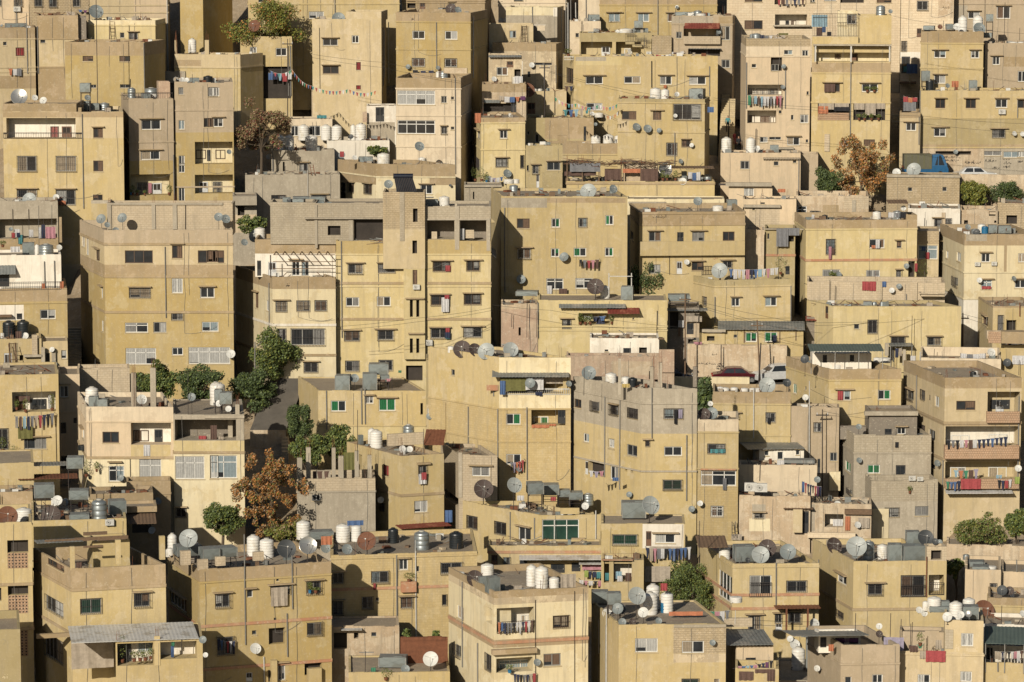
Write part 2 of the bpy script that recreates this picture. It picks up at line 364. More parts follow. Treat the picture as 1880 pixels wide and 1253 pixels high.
def window(kind, P, u0, u1, z0, z1, par, dp0=0., join=None, hood=False):
    """one window or door: frame, panes, curtain, bars, sill, each a sub-part unless joined into a block's mesh"""
    w, hh = u1 - u0, z1 - z0; k = kind[0]; dp = dp0 + .12
    def bx(mb, a, b, c, d, e, f, m):   # t0,t1,z0,z1,depth0,depth1
        pts = [P(t, z, q) for q in (e, f) for z in (c, d) for t in (a, b)]
        for fc in ((0, 1, 3, 2), (4, 6, 7, 5), (0, 4, 5, 1), (1, 5, 7, 3), (3, 7, 6, 2), (2, 6, 4, 0)): mb.q([pts[i] for i in fc], m)
    fm = {'w': 'fwhite', 'h': 'fwhite', 'g': 'fwhite', 'p': 'fwhite', 'a': 'fgrey', 'n': 'fbrown', 'b': 'fgrey', 'B': 'fbrown', 'd': 'dbrown', 'D': 'dwhite', 'k': 'dblack', 'r': 'fbrown', 's': 'fwhite', 'q': 'fwhite', 'c': 'fwhite', 'G': 'fgrey', 't': 'fgrey'}.get(k, 'fgrey')
    if k in 'LlMou': return None
    name = {'d': 'door', 'D': 'door', 'k': 'door', 't': 'lattice_screen'}.get(k, 'window')
    mb = join or MB()
    if k == 't':
        bx(mb, u0, u1, z0, z1, dp0 + .02, dp0 + .10, 'lattice')
        nx, nz = max(2, int(w / .22)), max(2, int(hh / .22))
        for i in range(nx):
            for j in range(nz):
                a = u0 + (i + .5) * w / nx; c = z0 + (j + .5) * hh / nz; q = .055
                mb.q([P(a - q, c - q, dp0 + .015), P(a + q, c - q, dp0 + .015), P(a + q, c + q, dp0 + .015), P(a - q, c + q, dp0 + .015)], 'room')
        return mb.build(name, par) if join is None else None
    if k in 'dDk':
        bx(mb, u0, u1, z0, z1, dp0 + .05, dp0 + .1, fm)
        for i in range(2):
            a = u0 + w * (.12 + .4 * i); bx(mb, a, a + w * .34, z0 + hh * .45, z0 + hh * .92, dp0 + .03, dp0 + .051, 'room' if k != 'k' else 'glass')
        o = mb.build(name, par) if join is None else None
        if o and w > .5:
            m2 = MB(); bx(m2, u0 + w * .86, u0 + w * .92, z0 + hh * .4, z0 + hh * .5, dp0 - .01, dp0 + .05, 'fgrey'); m2.build('handle', o)
        return o
    t = min(.075, w * .1, hh * .1); fd = (dp - .03, dp + .03)
    bx(mb, u0, u1, z0, z0 + t, *fd, fm); bx(mb, u0, u1, z1 - t, z1, *fd, fm)
    bx(mb, u0, u0 + t, z0 + t, z1 - t, *fd, fm); bx(mb, u1 - t, u1, z0 + t, z1 - t, *fd, fm)
    n = 1 if w < .5 else 2 if w < 2.0 else int(round(w / .95)); 
    for i in range(1, n): a = u0 + w * i / n; bx(mb, a - t * .45, a + t * .45, z0 + t, z1 - t, fd[0] - .004, fd[1], fm)
    if k in 'ph' or (k in 'q' and hh > .8): bx(mb, u0 + t, u1 - t, z0 + hh * .68, z0 + hh * .68 + t, fd[0] - .004, fd[1], fm)
    o = mb.build(name, par) if join is None else None
    pn = join or MB(); gl = 'glassg' if k in 'Gh' else 'glass'
    pn.q([P(u0 + t, z0 + t, dp + .02), P(u1 - t, z0 + t, dp + .02), P(u1 - t, z1 - t, dp + .02), P(u0 + t, z1 - t, dp + .02)], gl)
    if join is None: pn.build('pane', o)
    # curtain or sash panel filling part of the opening
    cu = {'g': 'cgreen', 'p': R() < .5 and 'cwhite' or 'cblue', 'r': 'cred', 'c': 'cwhite', 'n': R() < .6 and 'cbrown' or None}.get(k)
    if k in 'wabBsq': cu = CURT[int(R() * 7) % 7] if R() < .75 else None
    
    if cu and w > .35:
        full = k in 'prc' or R() < .3
        side = R() < .5
        parts = [(i / n, (i + 1) / n) for i in range(n)]
        if not full: parts = parts[:max(1, n // 2)] if side else parts[-max(1, n // 2):]
        if k == 'g': parts = [p for p in ([(0, .5), (.5, 1.)] if R() < .5 else [(0, .5)] if R() < .5 else [(.5, 1.)])]
        cb = join or MB()
        for a, b in parts:
            a = u0 + t + a * (w - 2 * t) + .015; b = u0 + t + b * (w - 2 * t) - .015; drop = 0 if R() < .7 else hh * R() * .35; m = 8
            if k in 'r': drop = 0
            for i in range(m):
                ta, tb = a + (b - a) * i / m, a + (b - a) * (i + 1) / m; da, db = dp + .012 - .02 * (i % 2), dp + .012 - .02 * ((i + 1) % 2)
                cb.q([P(ta, z0 + t + drop, da), P(tb, z0 + t + drop, db), P(tb, z1 - t, db), P(ta, z1 - t, da)], cu)
        if join is None: cb.build('curtain' if k not in 'r' else 'shutter', o)
    if k in 'bBG' or (k in 'aq' and R() < .35) :
        g = join or MB(); out = dp0 - (.05 if R() < .6 else .22); bm = 'iron' if k != 'q' else 'fgrey'; st = max(.14, w / 11); a = u0
        r = .011; dia = R() < .4
        zz0, zz1, a0, a1 = z0 - .04, z1 + .04, u0 - .04, u1 + .04
        for z in (zz0, (zz0 + zz1) / 2, zz1): bx(g, a0, a1, z - r, z + r, out - r, out + r, bm)
        nb = max(3, int((a1 - a0) / st))
        for i in range(nb + 1):
            a = a0 + (a1 - a0) * i / nb; bx(g, a - r, a + r, zz0, zz1, out - r, out + r, bm)
        if dia:
            for i in range(nb):
                a = a0 + (a1 - a0) * (i + .5) / nb; bx(g, a - r * .6, a + r * .6, zz0, zz1, out - r * .6, out + r * .6, bm)
            for i in range(4): z = zz0 + (zz1 - zz0) * (i + .7) / 4.6; bx(g, a0, a1, z - r * .6, z + r * .6, out - r * .6, out + r * .6, bm)
        for a in (a0, a1):
            for z in (zz0, zz1): bx(g, a - r, a + r, z - r, z + r, out, dp0 + .02, bm)
        if join is None: g.build('grille', o)
    if dp0 == 0 and k not in 's':
        s = join or MB(); bx(s, u0 - .06, u1 + .06, z0 - .07, z0 - .004, -.06, .1, 'sand')
        if join is None: s.build('sill', o)
    if hood or (k in 'wnab' and dp0 == 0 and R() < .28):
        s = join or MB(); e = .12 + R() * .2; bx(s, u0 - e, u1 + e, z1 + .10, z1 + .17, -.32, -.003, 'tan')
        if join is None: s.build('hood', o)
    return o

def wallbody(mb, fr, h, zones, hleft, hright, hfront, mat, par, roofm='roofc', back=True, capm=None):
    w, d, H, s = fr.w, fr.d, fr.H, fr.sdl
    PF = lambda t, z, q: (t + s.x * q / max(s.y, .3) * 1., q, z) if q > 2.7 else (t, q, z)
    PL = lambda t, z, q: (s.x * (d - t) + q * s.y, s.y * (d - t) - q * s.x, z)
    PR = lambda t, z, q: (w + s.x * t - q * s.y, s.y * t + q * s.x, z)
    zsid = [(z[0], None, None, z[3], z[4]) for z in zones if z[1] is None]
    facade(mb, h, PF, w, H, hfront, zones, mat, None)
    facade(mb, h, PL, d, H, hleft, zsid, mat, None)
    facade(mb, h, PR, d, H, hright, zsid, mat, None)
    A = Vector((s.x * d, s.y * d)); B = A + Vector((w, 0))
    topm = [z[0] for z in zones if z[1] is None and z[4] >= H - .1]
    cm = capm or (topm[-1] if topm else mat)
    if back: mb.q([(B.x, B.y, 0), (A.x, A.y, 0), (A.x, A.y, H), (B.x, B.y, H)], mat, [(0, 0), (w, 0), (w, H), (0, H)])
    t = min(.18, w * .2)
    def pt(i, j, z): return (i + s.x * j, s.y * j, z)
    rough_ = .13 if mat in ('rough', 'peel', 'conc', 'pinkr', 'stone', 'block', 'gblock', 'greyt') else .055
    for side in (0, 1):       # uneven, chipped coping along the front and the left edge
        L_ = w if side == 0 else d; x = .02
        while x < L_ - .1:
            l = min(.25 + R() * 1.1, L_ - x - .02); hh_ = rough_ * R() ** 1.5 / 2 + .006
            if R() < .8 and l > .05:
                if side == 0: mb.box((x + l / 2, t * .5, H + hh_ - .003), (l / 2, t * .5 - .006, hh_), cm)
                else:
                    c = s * (x + l / 2) + Vector((s.y, -s.x)) * t * .5; mb.box((c.x, c.y, H + hh_ - .003), (l / 2, t * .5 - .006, hh_), cm, (s.x, s.y, 0), (-s.y, s.x, 0))
            x += l + .004
    o = [pt(0, 0, H), pt(w, 0, H), pt(w, d, H), pt(0, d, H)]; i_ = [pt(t, t, H), pt(w - t, t, H), pt(w - t, d - t, H), pt(t, d - t, H)]
    for k in range(4):
        n = (k + 1) % 4; mb.q([o[k], o[n], i_[n], i_[k]], cm)
        a, b = i_[k], i_[n]; mb.q([b, a, (a[0], a[1], H - par), (b[0], b[1], H - par)], cm)
    return [(p[0], p[1], H - par) for p in i_], PF, PL, PR

def make_body(h, fr, parent, join):
    left, right, front = [], [], []
    wins = []
    for k, x0, y0, x1, y1 in h['win']:
        plus = k[0] == '+'; kk = k[1:] if plus else k
        xc = (x0 + x1) / 2
        if h['s'] < 0 and xc < h['x0']:
            a = fr.side(x0, y0, 0); b = fr.side(x1, y1, 0); a2 = fr.side(x0, y1, 0); b2 = fr.side(x1, y0, 0)
            zt = (a[1] + b2[1]) / 2; zb = (b[1] + a2[1]) / 2
            u0, u1 = fr.d - a[0], fr.d - b[0]; pl = 'L'; lim = fr.d
        elif h['s'] > 0 and xc > h['x1']:
            a = fr.side(x0, y0, 1); b = fr.side(x1, y1, 1); a2 = fr.side(x0, y1, 1); b2 = fr.side(x1, y0, 1)
            zt = (a[1] + b2[1]) / 2; zb = (b[1] + a2[1]) / 2
            u0, u1 = a[0], b[0]; pl = 'R'; lim = fr.d
        else:
            v = 1.5 if plus else 0
            a = fr.front(x0, y0, v); b = fr.front(x1, y1, v); a2 = fr.front(x0, y1, v); b2 = fr.front(x1, y0, v)
            zt = (a[1] + b2[1]) / 2; zb = (b[1] + a2[1]) / 2
            u0, u1 = a[0], b[0]; pl = 'F'; lim = fr.w
        u0, u1 = min(u0, u1), max(u0, u1); u0 = max(u0, .12); u1 = min(u1, lim - .12); zt = min(zt, fr.H - .1); zb = max(zb, .1)
        if u1 - u0 < .1 or zt - zb < .1: continue
        wins.append((kk, plus, pl, u0, u1, zb, zt))
        if not plus: (left if pl == 'L' else right if pl == 'R' else front).append((kk, u0, u1, zb, zt))
    zones = []
    zx = h['x0'] if h['s'] <= 0 else h['x1']
    for m, x0, x1, y0, y1 in h['zones']:
        if x0 is None: zones.append((m, None, None, fr.front(zx, y1)[1], fr.front(zx, y0)[1] + (1 if y0 <= h['yt'] + 2 else 0)))
        else:
            xc = (x0 + x1) / 2; zones.append((m, fr.front(x0, y0)[0], fr.front(x1, y0)[0], fr.front(xc, y1)[1], fr.front(xc, y0)[1]))
    zones = [(m, a, b, min(c, d), max(c, d)) for m, a, b, c, d in zones]
    mb = join or MB()
    rf, PF, PL, PR = wallbody(mb, fr, h, zones, left, right, front, h['mat'], h['par'])
    # ledges
    for y, m in h['ledges']:
        z = fr.front(zx, y)[1]; lm = m or h['mat']; s = fr.sdl
        if z > fr.H - .05 or z < .1: continue
        hh = .07 if not m else .11; e = .07
        mb.box((fr.w / 2, -e / 2 - .002, z), (fr.w / 2 + .02, e / 2, hh), lm)
        for base in (0, fr.w):
            c = Vector((base, 0)) + s * fr.d / 2; nrm = Vector((-s.y, s.x)) * (1 if base == 0 else -1)
            c = c + nrm * (e / 2 + .002); mb.box((c.x, c.y, z), (fr.d / 2, e / 2, hh), lm, (s.x, s.y, 0), (nrm.x, nrm.y, 0))
    if join is None:
        wall = mb.build('wall', parent)
    rm = join or MB(); rm.q(rf, h.get('rmat', 'roofc'))
    if join is None: rm.build('roof', parent)
    cur = None
    for kk, plus, pl, u0, u1, zb, zt in wins:
        P = PF if pl == 'F' else PL if pl == 'L' else PR
        dp0 = 0
        if plus: dp0 = 1.5 - .13
        window(kk, P, u0, u1, zb, zt, parent, dp0, join, '^' in kk)
    return mb

def extras(h, fr, parent, join):
    """pipes, railings, balconies, canopies, rebar: fixed parts of the house"""
    H, w = fr.H, fr.w
    for kd, c, n in h['ex']:
        mb = join or MB(); nm = None
        if kd == 'pipe':
            right = h['s'] > 0 and n[0] > h['x1']; left = h['s'] < 0 and n[0] < h['x0']
            if left or right:
                t, z0 = fr.side(n[0], n[1], right); _, z1 = fr.side(n[0], n[2], right); p = fr.sdl * t + Vector(((fr.w if right else 0), 0)); nn = Vector((-fr.sdl.y, fr.sdl.x)) * (-1 if right else 1) * .07
                p = p + nn; mb.tube((p.x, p.y, z0), (p.x, p.y, z1), .05, c)
            else:
                u, z0 = fr.front(n[0], n[1]); _, z1 = fr.front(n[0], n[2]); mb.tube((u, -.08, z0), (u + .02, -.08, z1), .05 if c != 'iron' else .022, c)
            nm = 'drainpipe' if c != 'iron' else 'cable'
        elif kd == 'rebar':
            u, z0 = fr.front(n[0], n[2], .2); _, z1 = fr.front(n[0], n[1], .2); u = min(max(u, .15), w - .15); z0 = min(z0, H - .02)
            for i in range(4):
                x = u + (i % 2 - .5) * .16 + .02 * R(); y = .22 + (i // 2) * .16; mb.tube((x, y, z0 - .1), (x + (R() - .5) * .18, y + (R() - .5) * .1, z1 - R() * .3), .012, 'rust', 4)
            nm = 'rebar'
        elif kd == 'rail':   # x0 y0 x1 y1 v : bar railing
            v = n[4] if len(n) > 4 else -.0
            u0, z1 = fr.front(n[0], n[1], v); u1, z0 = fr.front(n[2], n[3], v)
            if u1 < u0: u0, u1 = u1, u0
            for z in (z0 + .02, (z0 + z1) / 2 * .3 + z1 * .7, z1): mb.box(((u0 + u1) / 2, v - .05, z), ((u1 - u0) / 2, .018, .018), c)
            k = max(2, int((u1 - u0) / .16))
            for i in range(k + 1): a = u0 + (u1 - u0) * i / k; mb.box((a, v - .05, (z0 + z1) / 2), (.012, .012, (z1 - z0) / 2), c)
            nm = 'railing'
        elif kd == 'balc':   # x0 y0 x1 y1 proj : boxed balcony
            pr = n[4] if len(n) > 4 else .9
            u0, z1 = fr.front(n[0], n[1], -pr); u1, z0 = fr.front(n[2], n[3], -pr); u0 = max(u0, -.02); u1 = min(u1, w + .02); t = .07
            mb.box(((u0 + u1) / 2, -pr + t, (z0 + z1) / 2), ((u1 - u0) / 2, t, (z1 - z0) / 2), c)
            for a in (u0 + t, u1 - t): mb.box((a, -pr / 2 + t - .003, (z0 + z1) / 2), (t, pr / 2 - t, (z1 - z0) / 2 - .003), c)
            mb.box(((u0 + u1) / 2, -pr / 2, z0 + .05), ((u1 - u0) / 2 - .01, pr / 2 - .01, .07), c)
            nm = 'balcony'
        elif kd == 'slab':   # x0 y0 x1 y1 v0 v1: solid box, e.g. column or beam standing at depth v0..v1
            u0, z1 = fr.front(n[0], n[1], n[4]); u1, z0 = fr.front(n[2], n[3], n[4])
            mb.box(((u0 + u1) / 2, (n[4] + n[5]) / 2, (z0 + z1) / 2), (abs(u1 - u0) / 2, abs(n[5] - n[4]) / 2, abs(z1 - z0) / 2), c); nm = 'column' if abs(z1 - z0) > abs(u1 - u0) else 'ledge'
        elif kd == 'bars':  # flat frame lattice
            u0, z1 = fr.front(n[0], n[1], -.1); u1, z0 = fr.front(n[2], n[3], -.1); r = .012
            for i in range(int((u1 - u0) / .15) + 1): a = u0 + i * .15; mb.box((a, -.1, (z0 + z1) / 2), (r, r, (z1 - z0) / 2), c)
            for z in (z0, (z0 + z1) / 2, z1): mb.box(((u0 + u1) / 2, -.1, z), ((u1 - u0) / 2, r, r), c)
            nm = 'grille'
        elif kd == 'sheet':  # x0 x1 yb v0 yf v1 [posts]
            z0 = fr.front((n[0] + n[1]) / 2, n[2], n[3])[1]; u0, z1 = fr.front(n[0], n[4], n[5]); u1, _ = fr.front(n[1], n[4], n[5])
            k = max(6, int(abs(u1 - u0) / .14)); t = .03 if c != 'sheetw' else .012
            for i in range(k):
                a, b = u0 + (u1 - u0) * i / k, u0 + (u1 - u0) * (i + 1) / k; ha, hb = t * (i % 2), t * ((i + 1) % 2)
                mb.q([(a, n[5], z1 + ha), (b, n[5], z1 + hb), (b, n[3], z0 + hb), (a, n[3], z0 + ha)], c)
                mb.q([(a, n[3], z0 + ha - .03), (b, n[3], z0 + hb - .03), (b, n[5], z1 + hb - .03), (a, n[5], z1 + ha - .03)], c)
                mb.q([(a, n[5], z1 + ha - .03), (b, n[5], z1 + hb - .03), (b, n[5], z1 + hb), (a, n[5], z1 + ha)], c)
            for a, e in ((u0, u0), (u1, u1)): mb.q([(a, n[5], z1 - .03), (a, n[5], z1), (a, n[3], z0), (a, n[3], z0 - .03)], c)
            if len(n) > 6 and n[6]:
                for i in range(int(n[6])):
                    a = u0 + .1 + (u1 - u0 - .2) * i / max(1, n[6] - 1); zz = H if n[5] > 0 else 0
                    mb.tube((a, n[5] + .08, min(H - .5, z1 - .2) if n[5] > 0 else z1 - 2.2), (a, n[5] + .08, z1), .035, 'fgrey')
            nm = 'canopy'
        elif kd == 'post':   # x y0 y1 width v
            v = n[4] if len(n) > 4 else .4
            u, z1 = fr.front(n[0], n[1], v); z0 = min(fr.front(n[0], n[2], v)[1], H - h['par'] + .01) if v > 0 else fr.front(n[0], n[2], v)[1]
            hw = n[3] * h.get('D', h.get('hD', 320)) / FPX / 2; mb.box((u, v + hw, (z0 + z1) / 2), (hw, hw, (z1 - z0) / 2), c); nm = 'column'
            for i in range(4): x = u + (i % 2 - .5) * hw; mb.tube((x, v + hw, z1 - .05), (x + (R() - .5) * .2, v + hw, z1 + .5 + R() * .5), .012, 'rust', 4)
        if join is None and nm: mb.build(nm, parent)

# ------------------------------------------------------------------ prototypes of roof things
PROTO = {}
def hide_proto(o): pass
def tank_proto(c):
    """plastic or steel cylindrical tank, unit size: diameter 1, height 1"""
    mb = MB(); prof = [(0, 0), (.49, 0), (.5, .02)]
    z = .06
    ribs = 5 if c not in ('tanks',) else 3
    for i in range(ribs):
        b = .06 + i * .72 / ribs; s = .72 / ribs; prof += [(.5, b), (.5, b + s * .55), (.478, b + s * .7), (.478, b + s * .85), (.5, b + s)]
    prof += [(.5, .8), (.46, .87), (.3, .93), (.17, .95)]
    mb.lathe(prof, c, 24); o = mb.build('water_tank', smooth=True)
    l = MB(); l.lathe([(.18, .94), (.19, .96), (.19, .99), (.16, 1.0), (0, 1.0)], 'lid' if c != 'tankk' else 'tankk', 18); l.build('lid', o, smooth=True)
    p = MB(); p.tube((.44, -.1, .12), (.62, -.1, .12), .02, 'pipeg', 6); p.tube((.62, -.1, .12), (.62, -.1, 0), .02, 'pipeg', 6); p.build('outlet_pipe', o)
    return o
def box_proto():
    """galvanised cube tank with stiffening creases and an angle iron stand; unit cube footprint"""
    mb = MB(); mb.box((0, 0, .55), (.5, .5, .45), 'galv')
    for x in (-.5, .5):
        for y in (-.5, .5): mb.box((x, y, .55), (.022, .022, .45), 'sheetg')
    for f in (0, 1, 2, 3):
        c, s_ = cos(f * pi / 2), sin(f * pi / 2)
        for sg in (-1, 1):
            a = Vector((c * .505 - s_ * .46 * sg, s_ * .505 + c * .46 * sg, .14)); b = Vector((c * .505 + s_ * .46 * sg, s_ * .505 - c * .46 * sg, .96)); mb.tube(a, b, .012, 'galv', 4)
    mb.box((0, 0, 1.005), (.5, .5, .01), 'sheetg'); mb.box((.2, -.1, 1.02), (.16, .16, .02), 'galv')
    o = mb.build('metal_tank'); st = MB()
    for x in (-.45, .45):
        for y in (-.45, .45): st.box((x, y, .045), (.03, .03, .045), 'iron')
    for y in (-.45, .45): st.box((0, y, .085), (.5, .03, .015), 'iron'); st.box((y, 0, .07), (.03, .46, .015), 'iron')
    st.build('stand', o); return o
def dish_proto(c):
    """unit-diameter paraboloid looking towards local -Y, on a mast foot; z=0 is the dish centre"""
    root = bpy.data.objects.new('satellite_dish', None); COL.objects.link(root)
    mb = MB(); T = Matrix.Rotation(radians(64), 4, 'X') 
    prof = [(0, 0), (.12, .006), (.25, .027), (.38, .062), (.5, .108)]; mb.lathe(prof, c, 28, T)
    mb.lathe([(.5, .108), (.508, .104), (.508, .096), (.495, .092)] , c, 28, T); mb.lathe([(0, -.012), (.12, -.006), (.25, .015), (.38, .05), (.495, .092)][::-1], c, 28, T)
    if c in ('drust', 'dgrey', 'dbrownm', 'dlight'):
        for k in range(6):
            a = k * pi / 3 + .3; P1 = [T @ Vector((cos(a) * r, sin(a) * r, z + .006)) for r, z in prof]
            for i in range(len(P1) - 1): mb.tube(P1[i], P1[i + 1], .006, 'fgrey' if c != 'drust' else 'rust', 4, caps=False)
    mb.build('reflector', root, smooth=True)
    ar = MB(); f = T @ Vector((0, 0, .52)); b = T @ Vector((0, -.5, .1))
    ar.tube(b, f, .012, 'fgrey', 6)
    for sx in (-1, 1): ar.tube(T @ Vector((.43 * sx, .2, .1)), f, .006, 'fgrey', 4)
    ar.tube(f, f + (T.to_3x3() @ Vector((0, 0, -.09))), .035, 'fwhite', 10); ar.build('feed_arm', root)
    ms = MB(); ms.tube((0, .07, -1), (0, .07, 0), .024, 'iron', 8); ms.tube((0, .07, 0), (0, .01, .02), .04, 'iron', 8); ms.box((0, .07, -1), (.11, .11, .012), 'iron'); ms.build('mast', root)
    return root
def ac_proto():
    mb = MB(); mb.box((0, 0, 0), (.42, .15, .29), 'acw'); o = mb.build('air_conditioner')
    f = MB(); f.lathe([(0, .0), (.05, .0), (.06, -.01), (.2, -.012), (.215, 0), (.215, .02)], 'dblack', 20, Matrix.Translation((-.1, -.152, 0)) @ Matrix.Rotation(pi / 2, 4, 'X'))
    for k in range(5): f.lathe([(.03 + .04 * k, 0), (.034 + .04 * k, .006), (.038 + .04 * k, 0)], 'fgrey', 20, Matrix.Translation((-.1, -.165, 0)) @ Matrix.Rotation(pi / 2, 4, 'X'))
    f.build('fan_grille', o); b = MB()
    for x in (-.28, .28): b.box((x, .05, -.32), (.02, .2, .02), 'iron'); b.box((x, .22, -.2), (.02, .02, .14), 'iron')
    b.build('bracket', o); return o
SHAPES = {
    's': [(-.5, 0), (-.5, -.14), (-.3, -.2), (-.28, -1), (.28, -1), (.3, -.2), (.5, -.14), (.5, 0)],
    't': [(-.34, 0), (-.36, -1), (-.05, -1), (0, -.32), (.05, -1), (.36, -1), (.34, 0)],
    'c': [(-.5, 0), (-.5, -1), (.5, -1), (.5, 0)], 'h': [(-.42, 0), (-.5, -.9), (-.1, -1), (.45, -.93), (.42, 0)]}
def garment(shape, c):
    k = ('g', shape, c)
    if k in PROTO: return PROTO[k].copy()
    mb = MB(); n = 7; P = SHAPES[shape]
    # cloth sheet cut in vertical strips with soft folds, closed with a small thickness
    def rng(x):
        ys = []
        for i in range(len(P)):
            (x0, y0), (x1, y1) = P[i], P[(i + 1) % len(P)]
            if (x0 - x) * (x1 - x) <= 0 and x0 != x1: ys.append(y0 + (y1 - y0) * (x - x0) / (x1 - x0))
        return (max(ys), min(ys)) if ys else (0, -.5)
    N = 10; xs = [-.495 + .99 * i / N for i in range(N + 1)]
    if shape == 't': xs = [-.335 + .67 * i / N for i in range(N + 1)]
    pr = [(x, *rng(x), .05 * sin(x * 17) + .02 * R()) for x in xs]
    for i in range(N):
        a, b = pr[i], pr[i + 1]
        for s_ in (-.012, .012):
            mb.q([(a[0], a[3] * .3 + s_, a[1]), (b[0], b[3] * .3 + s_, b[1]), (b[0], b[3] + s_, b[2]), (a[0], a[3] + s_, a[2])][::1 if s_ < 0 else -1], 'g_' + c)
        mb.q([(a[0], a[3] - .012, a[2]), (b[0], b[3] - .012, b[2]), (b[0], b[3] + .012, b[2]), (a[0], a[3] + .012, a[2])], 'g_' + c)
    nm = {'s': 'shirt', 't': 'trousers', 'c': 'towel', 'h': 'cloth'}[shape]
    o = mb.build(nm); PROTO[k] = o; return o
CN = {'tankw': 'white', 'tankk': 'black', 'tanks': 'grey steel', 'tankb': 'blue', 'dgrey': 'grey', 'dlight': 'pale grey', 'dwh': 'white', 'ddark': 'dark', 'drust': 'rusty', 'dsilver': 'silver', 'dbrownm': 'brown'}
CODE = dict(w='dwh', W='tankw', K='tankk', S='tanks', B='tankb', g='dgrey', l='dlight', k='ddark', r='drust', s='dsilver', n='dbrownm')

